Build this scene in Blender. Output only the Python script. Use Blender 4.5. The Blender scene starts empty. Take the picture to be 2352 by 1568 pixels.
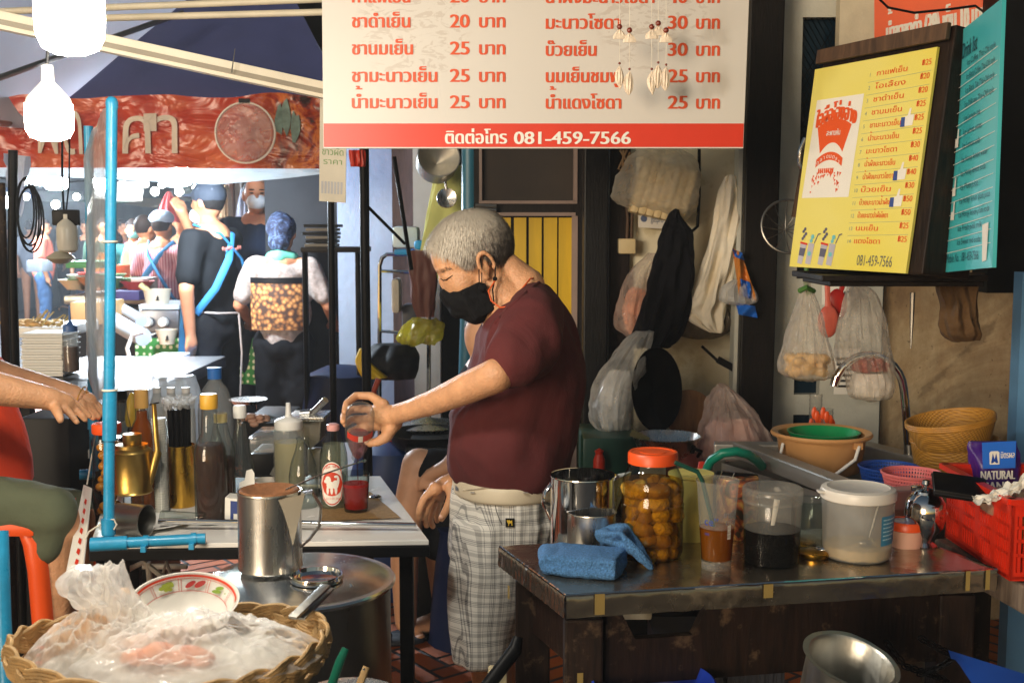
import bpy, bmesh, math, random
from math import sin, cos, pi, radians, sqrt, atan2
from mathutils import Vector as V, Matrix, noise
C = bpy.context
sc = C.scene
random.seed(7)
R = random.Random(11)
# ------------------------------------------------ camera, sky, sun, exposure
CAMZ, PITCH, FPX = 1.5, radians(5.66), 2613.0
cam = bpy.data.objects.new('camera', bpy.data.cameras.new('camera'))
sc.collection.objects.link(cam)
cam.location = (0, 0, CAMZ)
cam.rotation_euler = (pi / 2 - PITCH, 0, 0)
cam.data.lens = 40.0
cam.data.sensor_width = 36
cam.data.clip_start = .05
cam.data.clip_end = 300
cam.data.dof.use_dof = True
cam.data.dof.focus_distance = 2.65
cam.data.dof.aperture_fstop = 9.0
sc.camera = cam
SUN_EL, SUN_AZ = radians(5), radians(-150)      # low warm street light from behind the viewer
w = bpy.data.worlds.new('World')
sc.world = w
w.use_nodes = True
nt = w.node_tree
sky = nt.nodes.new('ShaderNodeTexSky')
sky.sky_type = 'NISHITA'
sky.sun_disc = False
sky.sun_elevation = SUN_EL
sky.sun_rotation = SUN_AZ
nt.links.new(sky.outputs[0], nt.nodes['Background'].inputs[0])
nt.nodes['Background'].inputs[1].default_value = 0.085
sl = bpy.data.lights.new('sun', 'SUN')
sl.energy = 2.0
sl.angle = radians(20)
sl.color = (1, .85, .66)
so = bpy.data.objects.new('sun', sl)
sc.collection.objects.link(so)
d = V((sin(SUN_AZ) * cos(SUN_EL), cos(SUN_AZ) * cos(SUN_EL), sin(SUN_EL)))
so.rotation_euler = d.to_track_quat('Z', 'Y').to_euler()
so.location = (-2, -4, 5)
sc.view_settings.view_transform = 'Standard'
sc.view_settings.look = 'None'
sc.view_settings.exposure = 0.2
sc.view_settings.gamma = 1
sc.cycles.use_denoising = True
sc.cycles.max_bounces = 10
sc.cycles.transparent_max_bounces = 24
sc.cycles.sample_clamp_indirect = 6
sc.cycles.caustics_reflective = False
sc.cycles.caustics_refractive = False

# ------------------------------------------------ helpers: pixel -> place
def ray(px, py):
    x, y = (px - 1176) / FPX, (784 - py) / FPX
    return V((x, cos(PITCH) + y * sin(PITCH), y * cos(PITCH) - sin(PITCH)))
def P(px, py, Y):
    r = ray(px, py)
    return V((0, 0, CAMZ)) + r * (Y / r.y)
def PZ(px, py, z):
    r = ray(px, py)
    return V((0, 0, CAMZ)) + r * ((z - CAMZ) / r.z)
def mpp(p):
    return (p.y * cos(PITCH) - (p.z - CAMZ) * sin(PITCH)) / FPX

# ------------------------------------------------ mesh builder
class B:
    def __init__(s):
        s.v, s.f, s.mi, s.m, s.M = [], [], [], 0, None
    def add(s, vs, fs):
        o = len(s.v)
        M = s.M
        s.v += [(M @ V(p))[:] if M is not None else tuple(p) for p in vs]
        s.f += [tuple(i + o for i in f) for f in fs]
        s.mi += [s.m] * len(fs)
        return s
    def box(s, c, d, R_=None, taper=1.0):
        vs = []
        for z in (-.5, .5):
            k = taper if z > 0 else 1
            for x, y in ((-.5, -.5), (.5, -.5), (.5, .5), (-.5, .5)):
                p = V((x * d[0] * k, y * d[1] * k, z * d[2]))
                if R_ is not None: p = R_ @ p
                vs.append(V(c) + p)
        return s.add(vs, [(3, 2, 1, 0), (4, 5, 6, 7), (0, 1, 5, 4), (1, 2, 6, 5), (2, 3, 7, 6), (3, 0, 4, 7)])
    def hexa(s, q, n, t):                     # a slab from 4 corners, thickness t along n
        q = [V(p) for p in q]
        return s.add(q + [p + n * t for p in q], [(0, 1, 2, 3), (7, 6, 5, 4), (1, 0, 4, 5), (2, 1, 5, 6), (3, 2, 6, 7), (0, 3, 7, 4)])
    def beam(s, a, b, wd, h, up=(0, 0, 1)):
        a, b = V(a), V(b)
        t = (b - a).normalized()
        u = t.cross(V(up))
        if u.length < 1e-3: u = t.cross(V((0, 1, 0)))
        u.normalize()
        q = u.cross(t)
        vs = [p + u * (i * wd / 2) + q * (j * h / 2) for p in (a, b) for i, j in ((-1, -1), (1, -1), (1, 1), (-1, 1))]
        return s.add(vs, [(0, 1, 2, 3), (7, 6, 5, 4), (1, 0, 4, 5), (2, 1, 5, 6), (3, 2, 6, 7), (0, 3, 7, 4)])
    def tube(s, pts, r, n=12, cap=True, flat=1.0):
        pts = [V(p) for p in pts]
        k = len(pts)
        rs = r if isinstance(r, (list, tuple)) else [r] * k
        vs, fs = [], []
        ref = None
        for i, p in enumerate(pts):
            t = (pts[min(i + 1, k - 1)] - pts[max(i - 1, 0)]).normalized()
            if ref is None:
                ref = V((0, 0, 1)) if abs(t.z) < .9 else V((0, 1, 0))
            u = (ref - t * ref.dot(t)).normalized()
            q = t.cross(u)
            ref = u
            for j in range(n):
                a = 2 * pi * j / n
                vs.append(p + u * (cos(a) * rs[i] * flat) + q * (sin(a) * rs[i]))
        for i in range(k - 1):
            for j in range(n):
                j2 = (j + 1) % n
                fs.append((i * n + j, i * n + j2, i * n + n + j2, i * n + n + j))
        if cap:
            fs.append(tuple(range(n - 1, -1, -1)))
            fs.append(tuple((k - 1) * n + j for j in range(n)))
        return s.add(vs, fs)
    def lathe(s, c, prof, n=36, Rm=None, a0=0, a1=2 * pi, squash=1.0, cap=False):
        full = abs(a1 - a0 - 2 * pi) < 1e-4
        m = n if full else n + 1
        vs, fs = [], []
        for r, z in prof:
            for j in range(m):
                a = a0 + (a1 - a0) * j / n
                p = V((max(r, 1e-5) * cos(a), max(r, 1e-5) * sin(a) * squash, z))
                if Rm is not None: p = Rm @ p
                vs.append(V(c) + p)
        for i in range(len(prof) - 1):
            for j in range(n):
                j2 = (j + 1) % m
                fs.append((i * m + j, i * m + j2, i * m + m + j2, i * m + m + j))
        if cap:
            fs.append(tuple(range(m - 1, -1, -1)))
            fs.append(tuple((len(prof) - 1) * m + j for j in range(m)))
        return s.add(vs, fs)
    def ell(s, c, r, Rm=None, n=16, k=10):
        if not isinstance(r, (tuple, list)): r = (r, r, r)
        vs, fs = [], []
        for i in range(k + 1):
            t = -pi / 2 + pi * i / k
            for j in range(n):
                a = 2 * pi * j / n
                p = V((r[0] * cos(t) * cos(a), r[1] * cos(t) * sin(a), r[2] * sin(t)))
                if i in (0, k): p += V((cos(a), sin(a), 0)) * 1e-5
                if Rm is not None: p = Rm @ p
                vs.append(V(c) + p)
        for i in range(k):
            for j in range(n):
                j2 = (j + 1) % n
                fs.append((i * n + j, i * n + j2, i * n + n + j2, i * n + n + j))
        fs.append(tuple(range(n - 1, -1, -1)))
        fs.append(tuple(k * n + j for j in range(n)))
        return s.add(vs, fs)
    def limb(s, pts, rs, n=12):               # tapering chain, rounded at the joints (for remesh)
        pts = [V(p) for p in pts]
        for p, r in zip(pts, rs): s.ell(p, r, n=n, k=8)
        for i in range(len(pts) - 1):
            if (pts[i + 1] - pts[i]).length > 1e-4: s.tube([pts[i], pts[i + 1]], [rs[i], rs[i + 1]], n=n)
        return s
    def grid(s, fn, nu, nv):
        vs = [fn(i / nu, j / nv) for j in range(nv + 1) for i in range(nu + 1)]
        fs = [(j * (nu + 1) + i, j * (nu + 1) + i + 1, (j + 1) * (nu + 1) + i + 1, (j + 1) * (nu + 1) + i) for j in range(nv) for i in range(nu)]
        return s.add(vs, fs)
    def rows(s, Y, rw, n=48, sub=5, fold=.0, nf=9, seed=0, drift=.5, cap=True, tilt=0, sharp=1.0):
        # a body swept through horizontal slices (py, x0, x1, half thickness in m) standing at distance Y
        rr = []
        for i in range(len(rw) - 1):
            p0, p1, p2, p3 = rw[max(i - 1, 0)], rw[i], rw[i + 1], rw[min(i + 2, len(rw) - 1)]
            for q in range(sub):
                t = q / sub
                rr.append([.5 * (2 * b + (c - a) * t + (2 * a - 5 * b + 4 * c - d) * t * t + (3 * b - a - 3 * c + d) * t ** 3) for a, b, c, d in zip(p0, p1, p2, p3)])
        rr.append(list(rw[-1]))
        vs, fs = [], []
        for i, r in enumerate(rr):
            py, x0, x1, th = r[:4]
            Yc = Y + (r[4] if len(r) > 4 else 0)
            a_, b_ = P(x0, py, Yc), P(x1, py, Yc)
            c_ = (a_ + b_) / 2
            rx = (b_ - a_).length / 2
            for j in range(n):
                t = 2 * pi * j / n
                f = 1 + fold * (sin(nf * t + seed + drift * i * .35) * .6 + sin((nf * 1.7 // 1) * t + seed * 2 - drift * i * .2) * .4 + noise.noise(V((cos(t) * 2, sin(t) * 2, i * .25 + seed * 9))) * .9)
                ct, st = cos(t), sin(t)
                ct = (abs(ct) ** sharp) * (1 if ct > 0 else -1)
                st = (abs(st) ** sharp) * (1 if st > 0 else -1)
                vs.append(c_ + V((rx * ct * (1 + (f - 1) * .35), max(th, .002) * st * f, 0)))
        k = len(rr)
        for i in range(k - 1):
            for j in range(n):
                j2 = (j + 1) % n
                fs.append((i * n + j2, i * n + j, i * n + n + j, i * n + n + j2))
        if cap:
            fs.append(tuple(range(n)))
            fs.append(tuple((k - 1) * n + j for j in range(n - 1, -1, -1)))
        return s.add(vs, fs)
    def mesh(s, name):
        me = bpy.data.meshes.new(name)
        me.from_pydata(s.v, [], s.f)
        me.update()
        return me
    def build(s, name, mat, parent=None, smooth=True, angle=40, remesh=0, sm=4, disp=None, bevel=0):
        me = s.mesh(name)
        if remesh: me = do_remesh(me, remesh, sm)
        if disp: wrinkle(me, *disp)
        if bevel:
            bm = bmesh.new()
            bm.from_mesh(me)
            bmesh.ops.bevel(bm, geom=bm.edges[:], offset=bevel, segments=2, affect='EDGES', profile=.6, clamp_overlap=True)
            bm.to_mesh(me)
            bm.free()
        mats = mat if isinstance(mat, (list, tuple)) else [mat]
        for m_ in mats: me.materials.append(m_)
        if not remesh and not bevel and any(s.mi): me.polygons.foreach_set('material_index', s.mi)
        if smooth:
            me.polygons.foreach_set('use_smooth', [True] * len(me.polygons))
            if not remesh and angle < 179: me.set_sharp_from_angle(angle=radians(angle))
        o = bpy.data.objects.new(name, me)
        sc.collection.objects.link(o)
        if parent is not None:
            o.parent = parent
            o.matrix_parent_inverse = Matrix.Translation(parent['_l']).inverted() if '_l' in parent else Matrix()
        return o
def do_remesh(me, vox, sm):
    o = bpy.data.objects.new('tmp', me)
    sc.collection.objects.link(o)
    m = o.modifiers.new('r', 'REMESH')
    m.mode = 'VOXEL'
    m.voxel_size = vox
    if sm:
        m2 = o.modifiers.new('s', 'SMOOTH')
        m2.iterations = sm
        m2.factor = .5
    r = bpy.data.meshes.new_from_object(o.evaluated_get(C.evaluated_depsgraph_get()))
    bpy.data.objects.remove(o)
    return r
def wrinkle(me, amp, scale, stretch=(1, 1, 1), vor=0):
    me.update()
    ns = [v.normal.copy() for v in me.vertices]
    for v, n_ in zip(me.vertices, ns):
        p = V((v.co.x * scale * stretch[0], v.co.y * scale * stretch[1], v.co.z * scale * stretch[2]))
        if vor:
            d1, d2 = noise.voronoi(p)[0], noise.voronoi(p * 2.3)[0]
            v.co += n_ * amp * (.6 * (.4 - (d1[1] - d1[0])) + .35 * (.4 - (d2[1] - d2[0])) + .5 * noise.noise(p * .6))
        else: v.co += n_ * amp * (noise.noise(p) + .5 * noise.noise(p * 2.3))
    me.update()
def folds(me, amp, ax, sc3):
    # ridged cloth folds running along ax
    me.update()
    ns = [v.normal.copy() for v in me.vertices]
    Q = V(ax).to_track_quat('Z', 'Y').to_matrix().transposed()
    for v, n_ in zip(me.vertices, ns):
        p = Q @ v.co
        p = V((p.x * sc3[0], p.y * sc3[1], p.z * sc3[2]))
        p += noise.noise_vector(p * .6) * .5
        v.co += n_ * amp * (1 - 2.4 * abs(noise.noise(p))) * (.5 + noise.noise(v.co * 5))
    me.update()
def tag(o, label, cat, group=None, kind=None):
    if label: o['label'] = label
    if cat: o['category'] = cat
    if group: o['group'] = group
    if kind: o['kind'] = kind
    return o
def thing(name, label, cat, loc, group=None):
    o = bpy.data.objects.new(name, None)
    o.empty_display_size = .05
    sc.collection.objects.link(o)
    o.location = loc
    o['_l'] = tuple(loc)
    return tag(o, label, cat, group)
def struct(b, name, mat, **k):
    o = b.build(name, mat, **k)
    o['kind'] = 'structure'
    return o
def dup(root, delta, label, rz=0):
    def cp(o, par):
        c = o.copy()
        sc.collection.objects.link(c)
        if par is not None: c.parent = par
        for ch in list(o.children): cp(ch, c)
        return c
    r = cp(root, None)
    r.location = root.location + V(delta)
    if rz: r.rotation_euler.z += rz
    if label: r['label'] = label
    return r

# ------------------------------------------------ materials
def lin(c, k=1.0):
    o = []
    for x in c:
        x = x / 255
        o.append((x / 12.92 if x <= .04045 else ((x + .055) / 1.055) ** 2.4) * k)
    return (*o, 1)
class N:
    def __init__(s, name):
        s.m = bpy.data.materials.new(name)
        s.m.use_nodes = True
        s.t = s.m.node_tree
        s.p = s.t.nodes['Principled BSDF']
        s.out = s.t.nodes['Material Output']
    def n(s, typ, **k):
        x = s.t.nodes.new('ShaderNode' + typ)
        for a, b in k.items():
            if a.startswith('i_'):
                key = a[2:]
                x.inputs[int(key) if key.isdigit() else key].default_value = b
            else: setattr(x, a, b)
        return x
    def l(s, a, b): s.t.links.new(a, b)
    def co(s, scale=(1, 1, 1), rot=(0, 0, 0)):
        c = s.n('TexCoord')
        mp = s.n('Mapping')
        mp.inputs['Scale'].default_value = scale
        mp.inputs['Rotation'].default_value = rot
        s.l(c.outputs['Object'], mp.inputs[0])
        return mp.outputs[0]
    def noise(s, scale, detail=5, vec=None, rough=.55, dist=0):
        x = s.n('TexNoise')
        x.inputs['Scale'].default_value = scale
        x.inputs['Detail'].default_value = detail
        x.inputs['Roughness'].default_value = rough
        x.inputs['Distortion'].default_value = dist
        s.l(vec if vec is not None else s.co(), x.inputs['Vector'])
        return x.outputs[0]
    def ramp(s, fac, stops, interp='LINEAR'):
        x = s.n('ValToRGB')
        x.color_ramp.interpolation = interp
        e = x.color_ramp.elements
        while len(e) < len(stops): e.new(.5)
        for i, (p, c) in enumerate(stops):
            e[i].position = p
            e[i].color = c
        s.l(fac, x.inputs[0])
        return x.outputs[0]
    def mix(s, fac, a, b):
        x = s.n('Mix', data_type='RGBA')
        for v, i in ((fac, 0), (a, 6), (b, 7)):
            if hasattr(v, 'links'): s.l(v, x.inputs[i])
            else: x.inputs[i].default_value = v
        return x.outputs[2]
    def math(s, op, a, b=0.0):
        x = s.n('Math', operation=op)
        for v, i in ((a, 0), (b, 1)):
            if hasattr(v, 'links'): s.l(v, x.inputs[i])
            else: x.inputs[i].default_value = v
        return x.outputs[0]
    def bump(s, h, st=.3, dist=.01):
        x = s.n('Bump')
        x.inputs['Strength'].default_value = st
        x.inputs['Distance'].default_value = dist
        s.l(h, x.inputs['Height'])
        s.l(x.outputs[0], s.p.inputs['Normal'])
    def set(s, **k):
        for a, b in k.items():
            i = s.p.inputs[a.replace('_', ' ')]
            if hasattr(b, 'links'): s.l(b, i)
            else: i.default_value = b
        return s.m
def mat(name, c, r=.5, m=0.0, var=.12, vs=9, bump=.0, bs=120, spec=.5, k=1.0, rv=.0, coat=0, stretch=(1, 1, 1)):
    x = N(name)
    if sum(c) < 130: spec *= .3
    col = lin(c, k)
    vec = x.co(stretch)
    if var:
        f = x.noise(vs, 6, vec)
        lo = [v * (1 - var) for v in col[:3]] + [1]
        hi = [min(v * (1 + var), 1) for v in col[:3]] + [1]
        x.set(Base_Color=x.ramp(f, [(.3, lo), (.7, hi)]))
    else: x.set(Base_Color=col)
    if rv: x.set(Roughness=x.ramp(x.noise(vs * 2.3, 6, vec), [(.3, (r - rv,) * 3 + (1,)), (.7, (r + rv,) * 3 + (1,))]))
    else: x.set(Roughness=r)
    if bump: x.bump(x.noise(bs, 5, vec), bump)
    return x.set(Metallic=m, Specular_IOR_Level=spec, Coat_Weight=coat)
def glow(name, c, st):
    x = N(name)
    return x.set(Base_Color=lin(c), Emission_Color=lin(c), Emission_Strength=st)
def glass(name, tint=(235, 240, 238), edge=(120, 130, 128), rough=.03, dirt=.0):
    x = N(name)
    lw = x.n('LayerWeight', i_Blend=.35)
    tr = x.n('BsdfTransparent')
    x.l(x.ramp(lw.outputs[1], [(.25, lin(tint)), (.95, lin(edge))]), tr.inputs[0])
    gl = x.n('BsdfGlossy')
    gl.inputs['Roughness'].default_value = rough
    mx = x.n('MixShader')
    x.l(x.ramp(lw.outputs[1], [(.0, (.035,) * 3 + (1,)), (.6, (.09,) * 3 + (1,)), (1, (.6,) * 3 + (1,))]), mx.inputs[0])
    x.l(tr.outputs[0], mx.inputs[1])
    x.l(gl.outputs[0], mx.inputs[2])
    last = mx
    if dirt:
        df = x.n('BsdfTranslucent', i_Color=(.7, .7, .66, 1))
        dd = x.n('BsdfDiffuse', i_Color=(.72, .72, .68, 1))
        a = x.n('AddShader')
        m0 = x.n('MixShader', i_0=.6)
        x.l(df.outputs[0], m0.inputs[1])
        x.l(dd.outputs[0], m0.inputs[2])
        m2 = x.n('MixShader', i_0=dirt)
        x.l(mx.outputs[0], m2.inputs[1])
        x.l(m0.outputs[0], m2.inputs[2])
        last = m2
    x.l(last.outputs[0], x.out.inputs[0])
    return x.m
def film(name, c=(235, 235, 232), a=.35, b=.75, sc_=14, rough=.12, crum=.6, cs=28):
    # thin plastic bag: see-through, milky where creased, small hard glints
    x = N(name)
    vec = x.co()
    vo = x.n('TexVoronoi', i_Scale=cs, feature='F1')
    x.l(vec, vo.inputs['Vector'])
    h = x.noise(sc_ * 1.7, 4, vec, dist=1.5)
    hh = x.math('ADD', x.math('MULTIPLY', vo.outputs['Distance'], .8), h)
    x.bump(hh, crum, .012)
    x.set(Base_Color=lin(c), Roughness=rough, Specular_IOR_Level=.7)
    tl = x.n('BsdfTranslucent', i_Color=lin(c))
    m1 = x.n('MixShader', i_0=.5)
    x.l(x.p.outputs[0], m1.inputs[1])
    x.l(tl.outputs[0], m1.inputs[2])
    tr = x.n('BsdfTransparent')
    lw = x.n('LayerWeight', i_Blend=.3)
    f = x.ramp(x.noise(sc_, 5, vec, dist=.8), [(.3, (a,) * 3 + (1,)), (.72, (b,) * 3 + (1,))])
    f2 = x.math('ADD', f, x.math('MULTIPLY', lw.outputs[1], .3))
    x.t.nodes.active = None
    m2 = x.n('MixShader')
    x.l(x.math('MINIMUM', f2, 1.0), m2.inputs[0])
    x.l(tr.outputs[0], m2.inputs[1])
    x.l(m1.outputs[0], m2.inputs[2])
    x.l(m2.outputs[0], x.out.inputs[0])
    return x.m
def liquid(name, c, dens=.6, tint=None):
    x = N(name)
    x.set(Base_Color=lin(c), Roughness=.05)
    tr = x.n('BsdfTransparent', i_Color=lin(tint or c))
    tl = x.n('BsdfTranslucent', i_Color=lin(c))
    m1 = x.n('MixShader', i_0=.5)
    x.l(x.p.outputs[0], m1.inputs[1])
    x.l(tl.outputs[0], m1.inputs[2])
    m2 = x.n('MixShader', i_0=dens)
    x.l(tr.outputs[0], m2.inputs[1])
    x.l(m1.outputs[0], m2.inputs[2])
    x.l(m2.outputs[0], x.out.inputs[0])
    return x.m
def steel(name, c=(200, 200, 198), r=.22, rv=.08, axis=(1, 1, .05), sc_=90, bump=.04, dirt=(120, 105, 80), dk=.25, metal=1):
    x = N(name)
    v = x.co(axis)
    f = x.noise(sc_, 4, v)
    g = x.noise(7, 6)
    x.set(Base_Color=x.mix(x.math('MULTIPLY', x.ramp(g, [(.45, (0, 0, 0, 1)), (.75, (1, 1, 1, 1))]), dk), lin(c), lin(dirt)), Metallic=metal)
    x.set(Roughness=x.ramp(x.math('ADD', x.math('MULTIPLY', f, .5), x.math('MULTIPLY', g, .5)), [(.3, (r - rv,) * 3 + (1,)), (.7, (r + rv,) * 3 + (1,))]))
    x.bump(x.math('ADD', f, x.math('MULTIPLY', x.noise(14, 3), 2.0)), bump, .01)
    return x.m
def wood(name, c1, c2, r=.55, axis=(8, 8, 1), bump=.25, wear=None):
    x = N(name)
    v = x.co(axis)
    f = x.noise(6, 8, v, dist=1.2)
    col = x.ramp(f, [(.3, lin(c1)), (.7, lin(c2))])
    if wear:
        g = x.noise(16, 8, rough=.7)
        col = x.mix(x.ramp(g, [(.58, (0, 0, 0, 1)), (.68, (1, 1, 1, 1))]), col, lin(wear))
    x.bump(x.noise(22, 6, v), bump, .004)
    return x.set(Base_Color=col, Roughness=r, Specular_IOR_Level=.18 if sum(c1) < 130 else .4)
def weave(name, c1, c2, su=90, sv=90, bump=.6, r=.6):
    x = N(name)
    v = x.co()
    sp = x.n('SeparateXYZ')
    x.l(v, sp.inputs[0])
    ang = x.math('ADD', sp.outputs[0], sp.outputs[1])
    a = x.math('SINE', x.math('MULTIPLY', ang, su))
    b = x.math('SINE', x.math('MULTIPLY', sp.outputs[2], sv))
    h = x.math('MULTIPLY', a, b)
    h2 = x.math('ADD', x.math('MULTIPLY', h, .5), .5)
    x.bump(h2, bump, .006)
    nz = x.noise(25, 5)
    return x.set(Base_Color=x.mix(x.math('MULTIPLY', x.math('ADD', h2, nz), .55), lin(c1), lin(c2)), Roughness=r)

def canvas(name, c, tl_=.5):
    m = mat(name, c, .8, var=.06, vs=2)
    t_ = m.node_tree
    a = t_.nodes.new('ShaderNodeBsdfTranslucent')
    a.inputs[0].default_value = lin(c)
    b = t_.nodes.new('ShaderNodeMixShader')
    b.inputs[0].default_value = tl_
    t_.links.new(t_.nodes['Principled BSDF'].outputs[0], b.inputs[1])
    t_.links.new(a.outputs[0], b.inputs[2])
    t_.links.new(b.outputs[0], t_.nodes['Material Output'].inputs[0])
    return m

# ------------------------------------------------ flat boards and writing
class Quad:
    def __init__(s, tl, tr, br, bl):
        s.c = [V(tl), V(tr), V(br), V(bl)]
        s.n = (s.c[1] - s.c[0]).cross(s.c[3] - s.c[0]).normalized()
        if s.n.dot(V((0, 0, CAMZ)) - s.c[0]) < 0: s.n = -s.n      # towards the street
        s.W = (s.c[1] - s.c[0]).length
        s.H = (s.c[3] - s.c[0]).length
    def pt(s, u, v, off=0):
        a, b, c, d = s.c
        return (a * (1 - u) + b * u) * (1 - v) + (d * (1 - u) + c * u) * v + s.n * off
    def slab(s, b, t, u0=0, u1=1, v0=0, v1=1, off=0):
        q = [s.pt(u0, v0, off), s.pt(u1, v0, off), s.pt(u1, v1, off), s.pt(u0, v1, off)]
        return b.hexa(q, -s.n, t)
    def poly(s, b, uv, off=.001):
        return b.add([s.pt(u, v, off) for u, v in uv], [tuple(range(len(uv)))])
    def disc(s, b, u, v, ru, off=.001, n=28, rv=None, a0=0, a1=2 * pi):
        rv = rv or ru * s.W / s.H
        return s.poly(b, [(u + ru * cos(a0 + (a1 - a0) * i / n), v + rv * sin(a0 + (a1 - a0) * i / n)) for i in range(n)], off)
_tc = bpy.data.curves.new('t', 'FONT')
_to = bpy.data.objects.new('t', _tc)
sc.collection.objects.link(_to)
def glyphs(body):
    _tc.body = body
    _tc.size = 1
    _tc.resolution_u = 3
    C.view_layer.update()
    me = bpy.data.meshes.new_from_object(_to.evaluated_get(C.evaluated_depsgraph_get()))
    vs = [v.co[:2] for v in me.vertices]
    fs = [tuple(p.vertices) for p in me.polygons]
    bpy.data.meshes.remove(me)
    return vs, fs
def glyph_text(body):
    vs, fs = [], []
    i = body.find('้ำ')
    base = body.replace('้ำ', 'ำ')
    vs, fs = glyphs(base)
    while i >= 0:
        wv, _ = glyphs(body[:i].replace('้ำ', 'ำ'))
        x = max(p[0] for p in wv)
        mv, mf = glyphs('้')
        cx, cy = (max(p[0] for p in mv) + min(p[0] for p in mv)) / 2, min(p[1] for p in mv)
        o = len(vs)
        vs += [(p[0] - cx + x - .06, p[1] - cy + 1.02) for p in mv]
        fs += [tuple(q + o for q in f) for f in mf]
        i = body.find('้ำ', i + 1)
    return vs, fs
def write(b, q, body, u0, v, size, u1=None, off=.0012, bold=0, arc=0, center=False):
    # letters of height ~ .72*size metres, baseline at (u0, v) of board q; u1 squeezes the line to end there
    vs, fs = glyph_text(body)
    if not vs: return
    x0, x1 = min(p[0] for p in vs), max(p[0] for p in vs)
    k = size if u1 is None else (u1 - u0) * q.W / max(x1 - x0, 1e-6)
    for bi in range(bold + 1):
        dx = bi * .035 * size
        out = []
        for x, y in vs:
            u = u0 + ((x - x0) * k + dx) / q.W
            if center: u -= (x1 - x0) * k / 2 / q.W
            vv = v - y * size / q.H
            if arc: vv += arc * ((2 * (x - x0) / (x1 - x0) - 1) ** 2)
            out.append(q.pt(u, vv, off + bi * .00015))
        b.add(out, fs)
# ------------------------------------------------ shared materials
M = {}
M['dkwood'] = wood('dark_wood', (13, 11, 11), (30, 23, 20), .5)
M['oldwood'] = wood('old_wood', (22, 15, 12), (42, 28, 21), .55, wear=(84, 66, 50))
M['shelfwood'] = wood('shelf_wood', (62, 44, 30), (96, 70, 48), .6)
M['cream'] = mat('cream_paint', (214, 203, 176), .7, var=.1, bump=.3, bs=40)
M['greywhite'] = mat('grey_white_paint', (196, 196, 184), .6, var=.12, bump=.2)
M['white'] = mat('white_plastic', (228, 226, 220), .4, var=.03)
M['black'] = mat('black_plastic', (14, 14, 16), .45, var=.1)
M['blackmetal'] = mat('black_metal', (20, 20, 21), .4, m=.6, var=.15, bump=.1)
M['blue_pvc'] = mat('blue_pvc', (38, 146, 190), .34, var=.16, vs=16, bump=.12, bs=60, rv=.12)
M['chrome'] = steel('chrome', (225, 225, 225), .08, .04, dk=.08, bump=.02)
M['steel'] = steel('brushed_steel', (214, 212, 207), .28, .07, dk=.08, bump=.025)
M['dullsteel'] = steel('dull_steel', (150, 148, 142), .38, .12, bump=.08, dk=.5)
M['alu'] = steel('aluminium', (190, 188, 180), .42, .1, bump=.1, dk=.45)
M['orange'] = mat('orange_plastic', (232, 84, 26), .38, var=.05)
M['red'] = mat('red_paint', (206, 50, 24), .45, var=.05)
M['skin'] = mat('skin', (200, 148, 108), .5, var=.14, vs=30, bump=.35, bs=160, rv=.08)
for n_ in ('skin',):
    p_ = M[n_].node_tree.nodes['Principled BSDF']
    p_.inputs['Subsurface Weight'].default_value = .15
    p_.inputs['Subsurface Scale'].default_value = .008
    p_.inputs['Subsurface Radius'].default_value = (1, .35, .2)
M['skin2'] = mat('tan_skin', (176, 118, 84), .5, var=.1, vs=20, bump=.1)
M['glass'] = glass('clear_glass')
M['dirtyglass'] = glass('old_glass', dirt=.035)
M['cloudy'] = glass('cloudy_plastic', (246, 244, 240), (214, 212, 206), .15, dirt=.24)
M['hazy'] = glass('hazy_plastic', (238, 238, 236), (170, 172, 172), .1, dirt=.16)
M['bag'] = film('clear_bag')
M['milkbag'] = film('milky_bag', (232, 226, 216), .5, .92, 8)
M['rope'] = mat('cotton_cord', (220, 212, 196), .9, var=.1)
M['darkgrey'] = mat('dark_grey', (36, 37, 40), .6, var=.15)
M['paper'] = mat('paper', (226, 222, 212), .7, var=.03)

def vbox(b, px0, px1, pyr, Y, z0, z1, t):
    a, c = P(px0, pyr, Y), P(px1, pyr, Y)
    return b.box(((a.x + c.x) / 2, Y + t / 2, (z0 + z1) / 2), (c.x - a.x, t, z1 - z0))
def pbox(b, x0, y0, x1, y1, Y, t):
    a, c = P(x0, y0, Y), P(x1, y1, Y)
    return b.box(((a.x + c.x) / 2, Y + t / 2, (a.z + c.z) / 2), (abs(c.x - a.x), t, abs(a.z - c.z)))

# ------------------------------------------------ ground and herringbone paving
b = B()
b.add([(-45, -30, 0), (45, -30, 0), (45, 60, 0), (-45, 60, 0)], [(0, 1, 2, 3)])
struct(b, 'ground', mat('mortar_ground', (84, 80, 80), .75, var=.3, vs=3, bump=.3))
b = B()
L_, W_, j_ = .24, .08, .016
Rz = Matrix.Rotation(radians(38), 3, 'Z')
for k in range(-150, 260):
    for a in range(-40, 40):
        for x, y, lx, ly in ((k * W_ + a * 2 * L_, k * W_, L_, W_), (k * W_ + L_ + a * 2 * L_, k * W_ - (L_ - W_), W_, L_)):
            q = [Rz @ V((x + u, y + v, .004)) for u, v in ((j_ / 2, j_ / 2), (lx - j_ / 2, j_ / 2), (lx - j_ / 2, ly - j_ / 2), (j_ / 2, ly - j_ / 2))]
            c_ = q[0]
            if -5 < c_.x < 2.6 and 2.3 < c_.y < 12: b.add([(p.x, p.y, .004) for p in q], [(0, 1, 2, 3)])
struct(b, 'paving', mat('orange_brick', (184, 92, 40), .5, var=.35, vs=2.2, bump=.2, bs=60, rv=.15), smooth=False)

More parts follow.
